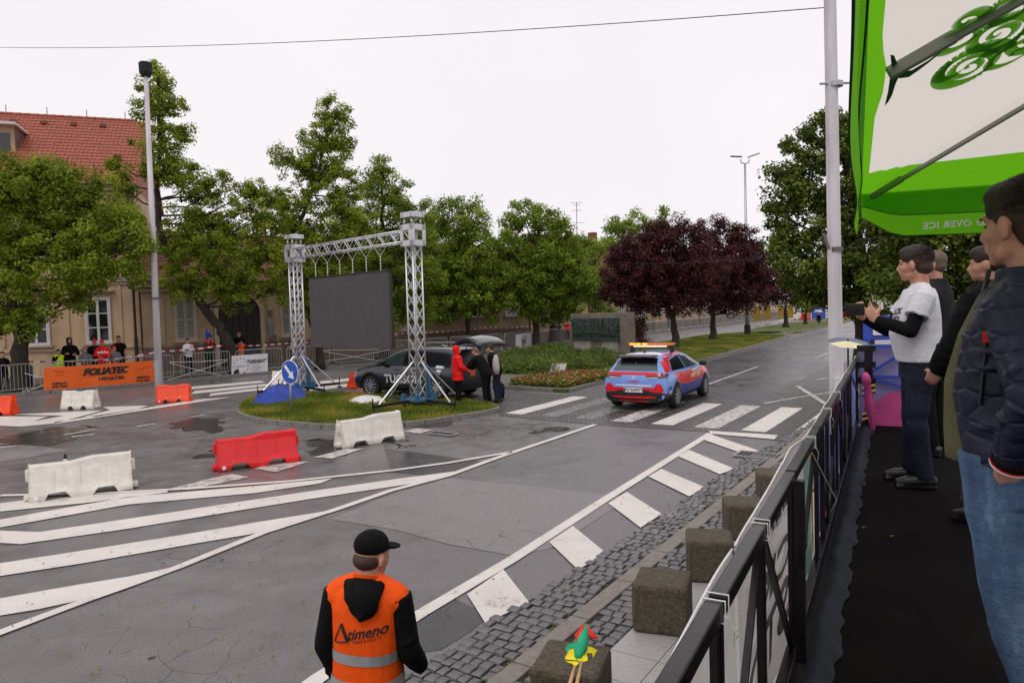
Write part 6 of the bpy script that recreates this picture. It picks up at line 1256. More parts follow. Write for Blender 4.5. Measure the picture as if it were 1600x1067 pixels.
tri = [(-.135, 1.195), (-.05, 1.215), (-.09, 1.29)]; o = MB(); f_ = onto(vb, (0, 1, 0), .006)
for a, b_, w_ in ((0, 1, .006), (1, 2, .016), (2, 0, .006)):
    n_ = 8; A = [f_(Vector((tri[a][0]+(tri[b_][0]-tri[a][0])*k/n_, -.2, tri[a][1]+(tri[b_][1]-tri[a][1])*k/n_))) for k in range(n_+1)]; o.tube(A, w_/2, 5)
o.build('triangle_logo', 'print_black', t, world=False)
hb_ = MB(); hb_.ell(Vector((.03, -.135, 1.40)), (.082, .042, .078)); hb_.ell(Vector((.0, -.08, 1.46)), (.10, .06, .032)); hb_.tube([(-.085, -.05, 1.465), (-.045, -.13, 1.42), (.03, -.155, 1.345), (.085, -.13, 1.42), (.09, -.05, 1.465)], [.025, .028, .03, .028, .025], 10); remesh(hb_, 'hood', 'cloth_black', .009, 3, t)
lan = MB(); pts = [(.07*math.cos(a), -.01+.075*math.sin(a), 1.475-.03*math.sin(a)) for a in np.linspace(-math.pi*.95, -.05*math.pi, 14)]
for a, b_ in zip(pts[:-1], pts[1:]): lan.bar(a, b_, .004, .015)
lan.build('lanyard', 'vest_orange', t, world=False)
# ---------------------------------------------------------------- man with the white T-shirt and a phone
q1, q2 = G(1418, 752, PL), G(1462, 768, PL); c = (q1+q2)/2
PT = person('man in white T-shirt over black sleeves photographing with a phone on the platform', (c.x+.01, c.y+.05, PL), -70, 1.70, .0095, 'cloth_white', 'denim_dark', style='fade', head=(26, -3), sleeve='short', sleeve_m='cloth_black', hem=.90, belly=.035, bulk=.012, hs=1.09,
            pose=dict(elL=(-.25, .09, 1.15), wrL=(-.10, .29, 1.235), elR=(.21, .17, 1.14), wrR=(.075, .36, 1.25), hdL=(.35, .45, .75), hnL=(.6, -.3, .1), hdR=(.05, .3, .95), hnR=(-.9, 0, .1), curlL=38, curlR=42, ptL=True, anL=(-.12, -.02, .09), anR=(.12, .02, .09)))
t, j, hp, K, T, tro, tpo, HR = PT
phc = Vector((-.01, .42, 1.31)); ph = MB().box(phc, (.165, .012, .09), rz=R(-58)).build('phone', 'trim_black', None, bevel=.006); bpy.context.view_layer.update()
ph.matrix_world = t.matrix_basis.copy() if False else Matrix.LocRotScale(t.location, t.rotation_euler, t.scale); ph['label'] = 'black smartphone held up by the man in the white T-shirt'; ph['category'] = 'phone'
MB().ell(phc+Vector((-.055, .008, .02)), (.009, .004, .009), nu=10, nv=6).build('camera_lens', 'glass_dark', ph, world=False)
tb = bvh_of(tpo); ff = onto(tb, (0, -1, 0), .004)
for s_, z in (('BLCK', 1.285), ('LSTD', 1.225)): put_text(s_, ((-.045, .3, z), Vector((-1, 0, .1)).normalized(), up_), .062, 'print_black', t, fn=ff, bold=.002, shear=.1)
def strands(t, hp, HR, n, L, m, hs=1.0, low=-.05):
    """short hair: thin single strands over the scalp"""
    V = []
    for _ in range(n):
        u, v = rnd.uniform(0, 2*math.pi), rnd.uniform(-.35, 1); r_ = math.sqrt(max(0, 1-v*v)); d = Vector((r_*math.cos(u), r_*math.sin(u), v)); p = Vector((d.x*.079, -.028+d.y*.096, .038+d.z*.083))
        if d.y > .2 and d.z < .32 or p.z < low: continue
        q = hp(*p); nn = HR@(d*.6+Vector((0, .35, .25))+Vector((rnd.gauss(0, .25), rnd.gauss(0, .25), rnd.gauss(0, .2)))).normalized(); l = L*(.45 if d.z < .3 else 1)*rnd.uniform(.6, 1.2); s_ = nn.cross(Vector((rnd.gauss(0, 1), rnd.gauss(0, 1), rnd.gauss(0, 1)))).normalized()*.0009
        V += [q-s_-nn*.004, q+s_-nn*.004, q+s_*.3+nn*l, q-s_*.3+nn*l]
    o = bpy.data.objects.new('hair_strands', quads_mesh('hair_strands', np.array([tuple(v) for v in V]), m)); link(o, t); o['kind'] = 'stuff'
strands(t, hp, HR, 6000, .008, 'hair_brown', low=-.02)
for sd in (-1, 1): MB().ell(hp(sd*.031, .070, -.002), (.010, .006, .005), HR, 10, 6).build('eye', 'print_black', t, world=False); MB().ell(hp(sd*.032, .079, .020), (.018, .005, .0035), HR, 10, 6).build('eyebrow', 'hair_brown', t, world=False)
# companions on the platform
q = D(1449, 415, 6.0); person('man in dark grey jacket behind the man in the white T-shirt', (q.x+.05, q.y, PL), -40, 1.78*(q.z+.13-PL)/1.78, .016, 'cloth_charcoal', 'cloth_black', hair='hair_grey', head=(-20, 0), collar=True, bulk=.02)
q = D(1530, 410, 4.1); P3 = person('heavy man in a long black coat beside the young man in the quilted jacket', (q.x+.10, q.y+.05, PL), -35, (q.z+.12-PL), .013, 'cloth_black', 'cloth_black', hair='hair_brown', style='short', head=(-15, -4), collar=True, bulk=.05, hem=.52, belly=.05, hs=.95, pose=dict(elL=(-.27, .08, 1.12), wrL=(-.2, .22, .95), elR=(.27, .08, 1.12), wrR=(.2, .22, .95)))
# ---------------------------------------------------------------- young man at the right edge
q = D(1556, 352, 2.02); hN = 1.66
PT = person('young man in navy quilted jacket and blue jeans at the right edge of the platform', (q.x+.09, q.y-.0, PL), -38, hN, .0085, 'quilted_navy', 'denim', style='fade', head=(18, -2), collar=True, bulk=.018, hem=.94, hs=1.12, belly=.03,
            pose=dict(hipL=(-.088, .05, .91), hipR=(.088, .05, .91), elL=(-.26, -.10, 1.14), wrL=(-.175, -.01, .93), hdL=(.25, .05, -.95), elR=(.28, -.05, 1.12), wrR=(.22, .08, .9), hdR=(-.3, .4, -.75), knL=(-.10, .01, .47), knR=(.09, .02, .47), anL=(-.12, -.12, .09), anR=(.12, -.1, .09)))
t, j, hp, K, T, tro, tpo, HR = PT
strands(t, hp, HR, 9000, .012, 'hair_brown', low=-.02)
ol = MB(); ol.rings([((.0, .105, .90), .10, .118), ((.0, .115, 1.0), .098, .112), ((0, .115, 1.15), .095, .11), ((0, .085, 1.3), .085, .10), ((0, .055, 1.42), .065, .075), ((0, .01, 1.49), .066, .06)], 18); remesh(ol, 'hoodie', 'cloth_olive', .01, 3, t)
for sd in (-1, 1):
    MB().ell(hp(sd*.031, .070, -.002), (.010, .006, .005), HR, 12, 8).build('eye', 'print_black', t, world=False); MB().ell(hp(sd*.032, .080, .020), (.019, .005, .004), HR, 12, 6).build('eyebrow', 'hair_brown', t, world=False)
    zp = MB(); zp.tube([(sd*.075, .13, .84), (sd*.078, .145, 1.0), (sd*.075, .14, 1.15), (sd*.065, .125, 1.3), (sd*.055, .10, 1.42), (sd*.06, .08, 1.5)], .0065, 8); zp.build('front_zip', 'trim_black', t, world=False, smooth=True)
    ear = MB(); 
jb = bvh_of(tpo)
def ring_at(e, w, f0, f1, r, m, nm): a, b_ = e.lerp(w, f0), e.lerp(w, f1); return MB().tube([a, b_], [r, r*.97], 18).build(nm, m, t, world=False, smooth=True)
for nm in 'LR':
    e, w = K(j['el'+nm]), K(j['wr'+nm]); ring_at(e, w, .86, 1.0, .053, 'cloth_black', 'rib_cuff'); ring_at(e, w, .965, .985, .0545, 'cloth_red', 'cuff_stripe'); ring_at(e, w, .985, 1.01, .0545, 'print_white', 'cuff_stripe')
h_ = jb.ray_cast(Vector((-1, .04, 1.22)), Vector((1, 0, 0)))
if h_[0]:
    zz = [jb.ray_cast(Vector((-1, y, z)), Vector((1, 0, 0)))[0] for y, z in ((.045, 1.30), (.05, 1.24), (.058, 1.17), (.065, 1.10))]; zz = [p for p in zz if p]
    if len(zz) > 1: MB().tube([p+Vector((-.003, 0, 0)) for p in zz], .006, 6).build('pocket_zip', 'trim_black', t, world=False); MB().box(zz[0]+Vector((-.008, 0, 0)), (.008, .014, .03)).build('zip_pull', 'cloth_red', t, world=False)
trb = bvh_of(tro)
for a0, a1 in (((-1, .03, .90), (-1, -.02, .80)), ((-1, .08, .9), (-1, .06, .78))):
    P = [trb.ray_cast(Vector(a0).lerp(Vector(a1), k/6), Vector((1, 0, 0)))[0] for k in range(7)]; P = [p for p in P if p]
    if len(P) > 2 and False: pass
MB().box((-.07, .148, .80), (.02, .008, .045)).build('fabric_tab', 'print_black', t, world=False); MB().box((-.07, .152, .785), (.018, .004, .01)).build('tab_stripe', 'cloth_red', t, world=False)
# ---------------------------------------------------------------- spectators behind the barriers
CG = 'spectators behind the crowd barriers'
def spect(x, ytop, off, label, **k):
    p, d = fence_y(x); n = Vector((-d.y, d.x, 0)); _, z = plane_hit(x, ytop, p+n*off, d); s_, _2 = plane_hit(x, ytop, p+n*off, d); q = p+n*off+d*s_; h = z-.1; face = math.degrees(math.atan2(-n.x, -n.y))+k.pop('turn', 0)
    return person(label, (q.x, q.y, .1), face, h, k.pop('vox', .022), group=CG, **k)
fold = dict(elL=(-.25, .04, 1.14), wrL=(.06, .2, 1.16), elR=(.25, .04, 1.14), wrR=(-.06, .2, 1.12)); hold = dict(elL=(-.22, .06, 1.15), wrL=(-.06, .3, 1.25), elR=(.22, .06, 1.15), wrR=(.06, .3, 1.25), hdL=(.2, .4, .6), hdR=(-.2, .4, .6)); railp = dict(elL=(-.25, .05, 1.17), wrL=(-.16, .32, 1.1), elR=(.25, .05, 1.17), wrR=(.16, .32, 1.1))
spect(3, 549, .7, 'dark haired spectator in black at the far left edge', top='cloth_black', pose=fold)
spect(44, 563, 1.2, 'person in grey crouching beside the thick left tree trunk', top='cloth_grey', hair='hair_grey')
spect(91, 545, .7, 'steward in a yellow hi-vis vest over black, left of the orange banner', top='cloth_black', vest=('vest_yellow', [(1.0, 1.05)]), pose=dict(elR=(.24, .08, 1.16), wrR=(.05, .16, 1.42)))
spect(108, 527, 1.5, 'tall hooded spectator in black with a blue shirt', top='cloth_black', style='hood', pose=fold, under='cloth_blue')
spect(132, 543, .6, 'child in a grey hooded top above the orange banner', top='cloth_grey', style='hood', pose=railp)
spect(147, 529, 1.3, 'spectator in black jacket and red cap behind the red jacket', top='cloth_black', style='cap', capm='cloth_red', pose=railp)
r_ = spect(159, 531, .7, 'spectator in red and grey sports jacket with red hat', top='cloth_red', legs='cloth_grey', style='cap', capm='cloth_red', pose=railp, bulk=.02)
put_text('adidas', ((0, .3, 1.27), (-1, 0, 0), up_), .16, 'print_white', r_[0], fn=onto(bvh_of(r_[6]), (0, -1, 0), .006), bold=.004)
q = MB(); q.rings([((0, 0, .84), .19, .14), ((0, 0, 1.0), .178, .135), ((0, 0, 1.17), .172, .14)], 18); q.build('grey_panel', 'cloth_grey', r_[0], world=False, smooth=True)
spect(178, 540, .6, 'child in pale grey with a red and white cap, right of the red jacket', top='cloth_grey', style='cap', capm='cloth_red', pose=railp)
spect(185, 524, 1.3, 'bare armed man in a black T-shirt at the right end of the banner group', top='cloth_black', sleeve='short', pose=dict(elR=(.25, -.02, 1.14), wrR=(.2, .16, 1.0)))
spect(293, 528, 1.0, 'spectator in white long sleeved top looking at a phone, beside the metal pole', top='cloth_white', legs='cloth_black', pose=hold)
p4 = spect(325, 524, 1.1, 'man in dark green carrying a child on his shoulders', top='cloth_green', legs='cloth_black', pose=dict(elL=(-.26, .14, 1.22), wrL=(-.12, .2, 1.42), elR=(.26, .14, 1.22), wrR=(.12, .2, 1.42)))
lc = p4[0].location; fz = math.degrees(-p4[0].rotation_euler.z); k_ = 1.1/1.75
person('small child in blue hood and red trousers on the shoulders of the man in green', (lc.x, lc.y, lc.z+p4[0].scale.x*1.47-.80*k_), fz, 1.1, .022, 'cloth_blue', 'cloth_red', 'cloth_navy', style='hood', pose=dict(knL=(-.16, .26, .78), knR=(.16, .26, .78), anL=(-.15, .30, .42), anR=(.15, .30, .42), elL=(-.2, .1, 1.15), wrL=(-.08, .2, 1.05), elR=(.2, .1, 1.15), wrR=(.08, .2, 1.05)), group=CG)
spect(373, 517, 2.4, 'tall dark spectator standing in front of the arched gate', top='cloth_black', hair='hair_brown', pose=fold)
spect(377, 531, .8, 'steward in orange hi-vis vest in front of the arched gate', top='cloth_navy', vest=('vest_orange', [(.95, 1.0)]), style='cap', capm='cloth_navy', turn=60)
spect(456, 517, 1.0, 'spectator in white shirt bending behind the left truss tower', top='cloth_white', lean=22, hair='hair_brown', turn=-70)
q = D(886, 490, 57); person('distant person in red and black beside the door past the monument', (q.x, q.y, 0), 150, 1.8, .03, 'cloth_red', 'cloth_black')
q = G(1280, 506); person('dark clothed person squatting on the far grass median', (q.x, q.y, .11), -110, 1.78, .03, 'cloth_black', 'cloth_black', 'cloth_black', lean=25, pose=dict(drop=(0, -.1, -.52), knL=(-.14, .32, .5), knR=(.14, .32, .5), elL=(-.2, .25, 1.0), wrL=(-.1, .42, 1.0), elR=(.2, .25, 1.0), wrR=(.1, .42, 1.0)))
# people at the open tailgate
q = G(717, 634); person('person in bright red hooded jacket standing at the open tailgate', (q.x, q.y, .01), 75, 1.74, .018, 'cloth_red', 'cloth_black', style='hood', bulk=.035, hem=.74, pose=dict(elL=(-.24, .05, 1.14), wrL=(-.17, .26, 1.02), elR=(.24, .05, 1.14), wrR=(.17, .26, 1.02)))
q = G(756, 634); person('man in black jacket bending into the open boot', (q.x+.1, q.y+.05, .01), -62, 1.78, .018, 'cloth_black', 'cloth_black', lean=34, bulk=.03, hair='hair_grey', pose=dict(elL=(-.2, .42, 1.15), wrL=(-.12, .6, 1.0), elR=(.2, .42, 1.15), wrR=(.12, .6, 1.0)))
q = G(771, 631); B6 = person('man in black jacket and blue jeans with a white bag behind the dark car', (q.x+.12, q.y+.3, .01), -70, 1.76, .018, 'cloth_black', 'denim_dark', lean=18, bulk=.03)
fab('cloth_pale', (.42, .4, .38)); bg_ = MB(); c = D(775, 570, q.y); bg_.rings([(c-Z*.28, .07, .05), (c-Z*.1, .11, .07), (c+Z*.15, .09, .05), (c+Z*.3, .04, .03)], 14); bg_.build('carrier_bag', 'cloth_pale', None, smooth=True, label='pale bag slung behind the man in jeans', cat='bag')
c = G(774, 623); bp = thing('backpack', 'blue grey backpack standing on the ground behind the man in jeans', 'backpack', c+Vector((.15, .1, 0))); pb_ = MB(); pb_.rings([(c+Vector((.15, .1, .02)), .12, .1), (c+Vector((.15, .1, .2)), .15, .12), (c+Vector((.15, .1, .42)), .13, .1), (c+Vector((.15, .1, .5)), .06, .05)], 14, power=3); pb_.build('bag', 'cloth_navy', bp, smooth=True); MB().tube([c+Vector((.12, .1, .5)), c+Vector((.15, .1, .56)), c+Vector((.18, .1, .5))], .01, 6).build('handle', 'print_black', bp)
# ================================================================ PLATFORM
af = 28.4; DF = az(af); NF = Vector((DF.y, -DF.x, 0)); PL = 1.40; RZ = 2.13
F0 = G(1188, 815, RZ); F0 = Vector((F0.x, F0.y, 0)); FP = lambda s, o=0, z=0: F0+DF*s+NF*o+Z*z
sN = (Vector((0, -1.6, 0))-F0).dot(DF); sE = (G(1342, 547, RZ)-F0).dot(DF); fe = G(1345, 665, PL); sB = (fe-F0).dot(DF)
cpx = G(1312, 1060, PL); oc = (cpx-F0).dot(NF); cp2 = G(1345, 720, PL); oc2 = (cp2-F0).dot(NF)
pf = thing('spectator_platform', 'raised spectator platform with black carpet', 'platform', FP(0, 1.5, 0)); s_far = sB+.1
MB().box(FP((sN+s_far)/2, 2.55, PL-.09), (5.16, s_far-sN, .14), rz=-R(af)).build('deck', 'black_paint', pf)
MB().box(FP((sN+s_far)/2, 2.58, PL-.01), (5.0, s_far-sN, .02), rz=-R(af)).build('carpet', 'carpet', pf)
MB().box(FP((sN+s_far)/2, -.045, PL/2-.1), (.03, s_far-sN, PL-.2), rz=-R(af)).build('side_skirt', 'black_paint', pf)
for k in range(int((s_far-sN)/1.2)+1):
    for o in (.3, 2.5, 4.8): MB().box(FP(sN+.2+k*1.2, o, (PL-.16)/2), (.06, .06, PL-.16), rz=-R(af)).build('leg', 'galvanised', pf)
def ruf(u, v): s = sN+(s_far-sN)*u; w_ = .035*math.sin(s*9)+.03*math.sin(s*23+1)+.02*math.sin(s*41); return FP(s, .03+(.115+w_*.22)*v, PL+.012+(.05+.022*mnoise.noise(Vector((s*6, v*2, 0))))*math.sin(math.pi*v))
MB().grid(ruf, 320, 7).build('edge_cloth', 'navy_cloth', None, smooth=True, label='crumpled navy cloth strip along the foot of the black fence', cat='cloth')
for x, y in ((1347, 825), (1391, 839), (1338, 795)):
    q = G(x, y, PL+.015); MB().quad(q, q+Vector((.03, .005, .008)), q+Vector((.035, .03, .002)), q+Vector((.008, .02, .006))).build('fallen_leaf', 'grass_blade', None, label='small yellow leaf lying on the black carpet', cat='leaf', group='yellow leaves fallen on the carpet')
# black steel fence in sections
JT = [-1.9, -1.24, -.57, 0, .67, 1.65, 2.3, 3.1, 4.0, 4.9, sE+.03]
JT = [j_ for j_ in JT if j_ < sE-.3]+[sE+.03]
def sec(s0, s1, label, k):
    t = thing('platform_fence', label, 'fence', FP(s0, 0, PL), group='black steel fence sections along the platform'); a, b = s0+.012, s1-.012; zb_ = PL+.06
    MB().bar(FP(a, 0, RZ-.02), FP(b, 0, RZ-.02), .038, .04).build('top_rail', 'black_rail', t, bevel=.004); MB().bar(FP(a, 0, zb_), FP(b, 0, zb_), .04, .04).build('bottom_rail', 'black_rail', t, bevel=.004)
    for s in (a+.008, b-.008): MB().bar(FP(s, 0, zb_+.02), FP(s, 0, RZ-.04), .016, .03, up=DF).build('post', 'black_rail', t)
    mid = (a+b)/2
    if k == 0: MB().bar(FP(b-.0, .03, zb_-.03), FP(b-.0, .03, RZ-.03), .036, .036, up=DF).build('corner_post', 'black_rail', t)
    if k >= 2: MB().bar(FP(mid, 0, zb_+.02), FP(mid, 0, RZ-.04), .024, .024, up=DF).build('centre_post', 'black_rail', t)
    for e, f in (((a+.02, b-.02),) if k % 2 == 0 else ((b-.02, a+.02),)): MB().bar(FP(e, 0, RZ-.05), FP(f, 0, zb_+.03), .018, .018).build('diagonal_brace', 'black_rail', t)
    return t
sJ2 = (G(1262, 680, RZ)-F0).dot(DF); W_ = sJ2; print('fence sections', W_, sN, sE, sB, oc, oc2)
lbl = ['black steel fence section lowest in the picture, mostly cut off', 'black steel fence section nearest the camera, cut by the bottom edge', 'second black steel fence section from the camera, in front of the mirrored club banner', 'third black steel fence section from the camera, by the yellow and blue banner cloth', 'fourth black steel fence section, beside the pink umbrella', 'farthest black steel fence section at the platform corner', 'last black steel fence section']
lbl += ['black steel fence section further along, behind the blue and lilac cloth', 'black steel fence section near the far end, left of the pink umbrella', 'very last black steel fence section, touching the striped corner post', 'end piece of the black steel fence']
for i in range(len(JT)-1): sec(JT[i], JT[i+1], lbl[i], i-3)
W_ = 1.1
for s in (-.57, 0, 1.37, 2.3, 3.1):
    tie = thing('cable_tie', 'white cable tie loop binding two fence sections together', 'cable tie', FP(s, 0, RZ), group='white cable ties on the fence joints')
    for e in (-.02, .015): MB().tube([FP(s+e, -.023, RZ-.043), FP(s+e, -.023, RZ+.003), FP(s+e, .023, RZ+.003), FP(s+e, .023, RZ-.045), FP(s+e, -.023, RZ-.043)], .002, 5).build('loop', 'print_white', tie)
    MB().tube([FP(s, .022, RZ-.04), FP(s+.01, .035, RZ-.07), FP(s+.03, .03, RZ-.11)], .0015, 4).build('tail', 'print_white', tie)
# banners hung outside the fence (their print shows through, mirrored)
mat('mesh_banner', (.76, .72, .70), .7, var=.08, vs=3, trans=.45, bs=.3, bscale=5, bd=.04); mat('ghost_grey', (.13, .12, .125), .7, var=.1); mat('ghost_green', (.30, .36, .32), .7, trans=.3); mat('cloth_periwinkle', (.17, .22, .52), .6, bs=.5, bscale=6, bd=.06, trans=.3, var=.3, vs=2); mat('cloth_teal', (.25, .42, .38), .6, trans=.3); mat('cloth_yellow', (.5, .33, .03), .6, trans=.2); mat('cloth_pink', (.7, .09, .3), .55, bs=.5, bscale=10, trans=.25)
def fban(name, label, s0, s1, m, seed, zt=RZ+.0, zb_=PL-.06, off=-.045):
    t = thing(name, label, 'banner', FP(s0, off, zb_))
    def fn(u, v):
        s = s0+(s1-s0)*u; w_ = .005*math.sin(s*7+seed)+.002*math.sin(s*17+v*3); top = zt+.012*math.sin(s*5+seed)-.085+.065*math.exp(-((s-.95)/.45)**2); return FP(s, off-.012+w_*(1.2-v)-.012*v*abs(math.sin(s*2.3+seed)), zb_+(top-zb_)*v)
    MB().grid(fn, 60, 10).build('cloth', m, t, smooth=True); 
    MB().tube([fn(k/40, 1)+Z*.004 for k in range(41)], .0045, 6).build('hem', 'print_white', t, smooth=True)
    def tx(txt, u, v, size, mm='ghost_grey', **kk):
        def f(p): q = p-F0; s = q.dot(DF); uu = (s-s0)/(s1-s0); vv = (p.z-zb_)/(zt-zb_); z = fn(min(1, max(0, uu)), min(1, max(0, vv))); return z+NF*.014+Z*(p.z-z.z)
        put_text(txt, (FP(s0+(s1-s0)*u, 0, zb_+(zt-zb_)*v), -DF, Z), size, mm, t, fn=f, name='mirrored_print', mirror=False, **kk)
    return t, fn, tx
t, fn, tx = fban('club_banner', 'white mesh club banner on the outside of the fence, its lettering showing mirrored', -.02, W_*1.55, 'mesh_banner', 1.0)
# seen from behind, the text runs from far to near
L_ = W_*1.57
def on_cloth(s, z, lift=.012): q = fn(min(1, max(0, (s-S0B)/(S1B-S0B))), min(1, max(0, (z-(PL-.06))/(RZ-PL+.06)))); return FP(s, (q-F0).dot(NF)+lift, z)
S0B, S1B = -.02, W_*1.55
def bt(txt, x0, x1, y0, y1, m='ghost_grey', lift=.012, **k):
    yc = (y0+y1)/2; xm = (x0+x1)/2; s0, _ = plane_hit(x0, yc, F0, DF); _, z1 = plane_hit(xm, y0, F0, DF); _, z0 = plane_hit(xm, y1, F0, DF); s1, _ = plane_hit(x1, yc, F0, DF); me = text_me(txt, 1, **k); xs = [v.co.x for v in me.vertices]; ys = [v.co.y for v in me.vertices]; o_ = Vector(t.location)
    for v in me.vertices: fx = (v.co.x-min(xs))/(max(xs)-min(xs)); fy = (v.co.y-min(ys))/(max(ys)-min(ys)); v.co = on_cloth(s1+(s0-s1)*fx, z0+(z1-z0)*fy, lift)-o_
    me.materials.clear(); me.materials.append(MATS[m]); link(bpy.data.objects.new('mirrored_print', me), t)
sA, zA = plane_hit(1217, 785, F0, DF); _, zA = plane_hit(1238, 785, F0, DF); _, zB = plane_hit(1238, 822, F0, DF); sB_, _ = plane_hit(1262, 800, F0, DF); zA2, zB2 = zA, zB
mb = MB(); mb.add([on_cloth(s_, z_, .009) for s_, z_ in ((sA, zA), (sB_, zA), (sB_+.12, (zA+zB)/2), (sB_, zB), (sA, zB))], [tuple(range(5))]); mb.build('printed_arrow', 'ghost_grey', t)
bt('KLUB', 1219, 1258, 790, 818, 'print_white', .018, bold=.02); bt('BLCK', 1207, 1275, 850, 905, bold=.03, shear=-.2); bt('#', 1198, 1222, 905, 950, bold=.03); bt('LSTD', 1188, 1262, 965, 1050, bold=.03, shear=-.2); bt('#', 1262, 1280, 840, 880, bold=.03)
t, fn, tx = fban('club_banner', 'pale sagging banner cloth beside the camera with a faint green print', -2.1*W_, -.06, 'mesh_banner', 2.2); mb = MB()
for c_, r_ in (((.80, .5), .07), ((.72, .3), .1), ((.86, .25), .08), ((.9, .7), .05)): mb.add([fn(min(.99, c_[0]+r_*.6*math.cos(a)), min(.98, max(.02, c_[1]+r_*2.2*math.sin(a))))+NF*.004 for a in np.linspace(0, 2*math.pi, 17)[:-1]], [tuple(range(16))])
mb.build('faint_print', 'ghost_green', t)
fban('club_banner', 'blue and lilac banner cloth on the fence by the pink umbrella', W_*2.0, sE+.1, 'cloth_periwinkle', .3); fban('club_banner', 'narrow pale green banner strip before the blue cloth', W_*1.58, W_*1.85, 'cloth_teal', .9, off=-.05); fban('club_banner', 'narrow yellow banner strip before the blue cloth', W_*1.86, W_*1.97, 'cloth_yellow', .5, off=-.05)
for k, (a, b, m) in enumerate(((2.1, 2.2, 'print_white'), (2.45, 2.52, 'print_white'), (2.9, 2.97, 'print_white'), (1.9, 1.97, 'cloth_pink'))): MB().bar(FP(W_*a, -.01, RZ-.1), FP(W_*b, .0, PL+.15), .05, .006, up=NF).build('banner_fold', m, None, label=['long white strip hanging on the blue banner, first from the camera', 'long white strip hanging on the blue banner, middle one', 'long white strip hanging on the blue banner, near the pink umbrella', 'narrow pink strip between the fence bars'][k], cat='strip')
MB().tube([FP(W_*1.05, .03, RZ-.03), FP(W_*1.5, .09, RZ-.35), FP(W_*1.8, .04, RZ-.5)], .002, 4).build('loose_string', 'print_white', None, label='thin white string dangling inside the black fence', cat='string')
# far end of the platform: banner wall, striped post
A, B = G(1343, 665, PL), G(1397, 660, PL); dE = NF; B = A+dE*2.4; O = A+Z*.0; RZ2 = D(1370, 540, A.y).z; ew = thing('end_banner', 'lilac and pink printed banner closing the far end of the platform', 'banner', A)
def endm():
    m, nt, b = base('end_print'); n = noise_n(nt, 1.4, 3); nt.links.new(ramp(nt, n, [(.3, (.10, .14, .38)), (.5, (.26, .22, .42)), (.7, (.36, .30, .46))]), b.inputs['Base Color']); b.inputs['Roughness'].default_value = .5
    t_ = new(nt, 'ShaderNodeBsdfTranslucent'); t_.inputs[0].default_value = (.3, .28, .5, 1); s = new(nt, 'ShaderNodeMixShader'); s.inputs[0].default_value = .25; nt.links.new(b.outputs[0], s.inputs[1]); nt.links.new(t_.outputs[0], s.inputs[2]); nt.links.new(s.outputs[0], nt.nodes['Material Output'].inputs[0])
endm(); hE = RZ2-PL
MB().grid(lambda u, v: A+dE*2.4*u+DF*.02*math.sin(u*14)+Z*(.02+hE*v), 30, 6).build('cloth', 'end_print', ew, smooth=True)
for z in (hE*.62, hE): MB().bar(A+Z*z-DF*.03, A+dE*2.4+Z*z-DF*.03, .035).build('rail', 'sign_blue2', ew)
MB().bar(A+dE*.1+Z*hE*.62-DF*.03, A+dE*.62+Z*.35-DF*.03, .03).build('brace', 'sign_blue2', ew); MB().bar(A+dE*.05+Z*hE*.62-DF*.03, A+dE*.5+Z*hE-DF*.03, .03).build('brace', 'sign_blue2', ew)
mb = MB(); c_ = A+dE*.36+Z*.02-DF*.045; mb.add([c_+dE*.27*math.cos(a)+Z*.36*math.sin(a) for a in np.linspace(0, math.pi, 16)], [tuple(range(16))]); mb.build('pink_print', 'cloth_pink', ew)
pp = D(1357, 540, A.y-.35); pb_ = Vector((pp.x, pp.y, PL)); sp_ = thing('corner_post', 'black corner post with yellow and black hazard tape', 'post', pb_); hp_ = pp.z-PL; MB().box(pb_+Z*hp_/2, (.075, .075, hp_), rz=-R(af)).build('tube', 'black_rail', sp_)
for z in (.97, .78, .6): MB().box(pb_+Z*hp_*z-NF*.02, (.17, .1, .06), rz=-R(af)).build('clamp', 'black_rail', sp_)
mat('hazard_yellow', (.75, .5, .01), .5)
for k in range(8):
    z = hp_*(.42+.055*(k % 4)*.55)+(.0 if k < 4 else -.30*hp_); MB().bar(pb_+Z*z-NF*.06-DF*.05, pb_+Z*(z+.04)+NF*.06-DF*.05, .004, .016).build('hazard_tape', 'hazard_yellow' if k % 2 else 'black_rail', sp_)
# blue framed sign beyond
q = D(1355, 505, 9.5); bs_ = thing('blue_sign', 'blue framed sign board standing beyond the platform end', 'sign', Vector((q.x, q.y, 0))); zt_ = D(1352, 494, 9.5).z; zb_ = D(1352, 532, 9.5).z
MB().box((q.x+.35, q.y, (zt_+zb_)/2), (.8, .05, zt_-zb_)).build('frame', 'sign_blue2', bs_, bevel=.01); MB().box((q.x+.37, q.y-.03, (zt_+zb_)/2+.02), (.62, .02, zt_-zb_-.1)).build('face', 'print_white', bs_)
for e in (0, .72): MB().box((q.x+e, q.y, zb_/2), (.05, .05, zb_)).build('leg', 'sign_blue2', bs_)
# open parasol of green and cream cloth lying beside the fence end
uc = D(1325, 543, 7.4); um = thing('open_umbrella', 'flat open umbrella with cream rim and grey green panels beside the pole', 'umbrella', uc-Z*.1)
cols_ = ['print_cream', 'print_cream', 'cloth_green2', 'sign_blue3', 'cloth_green2', 'sign_blue3', 'cloth_green2', 'print_cream']; mat('cloth_green2', (.12, .16, .14), .6); mat('sign_blue3', (.08, .12, .3), .6)
for k in range(8):
    a0, a1 = 2*math.pi*k/8-math.pi*.75, 2*math.pi*(k+1)/8-math.pi*.75; tp = uc+Z*.07; r_ = .2; P = lambda a, f: tp+Vector((math.cos(a)*r_*f, math.sin(a)*r_*f, -.02*f*f+.05*f*math.sin(a))); mb = MB(); mb.add([tp, P(a0, .5), P(a1, .5), P(a0, 1), P((a0+a1)/2, .95), P(a1, 1)], [(0, 1, 2), (1, 3, 4, 5, 2)]); mb.build('canopy_panel', cols_[k], um)
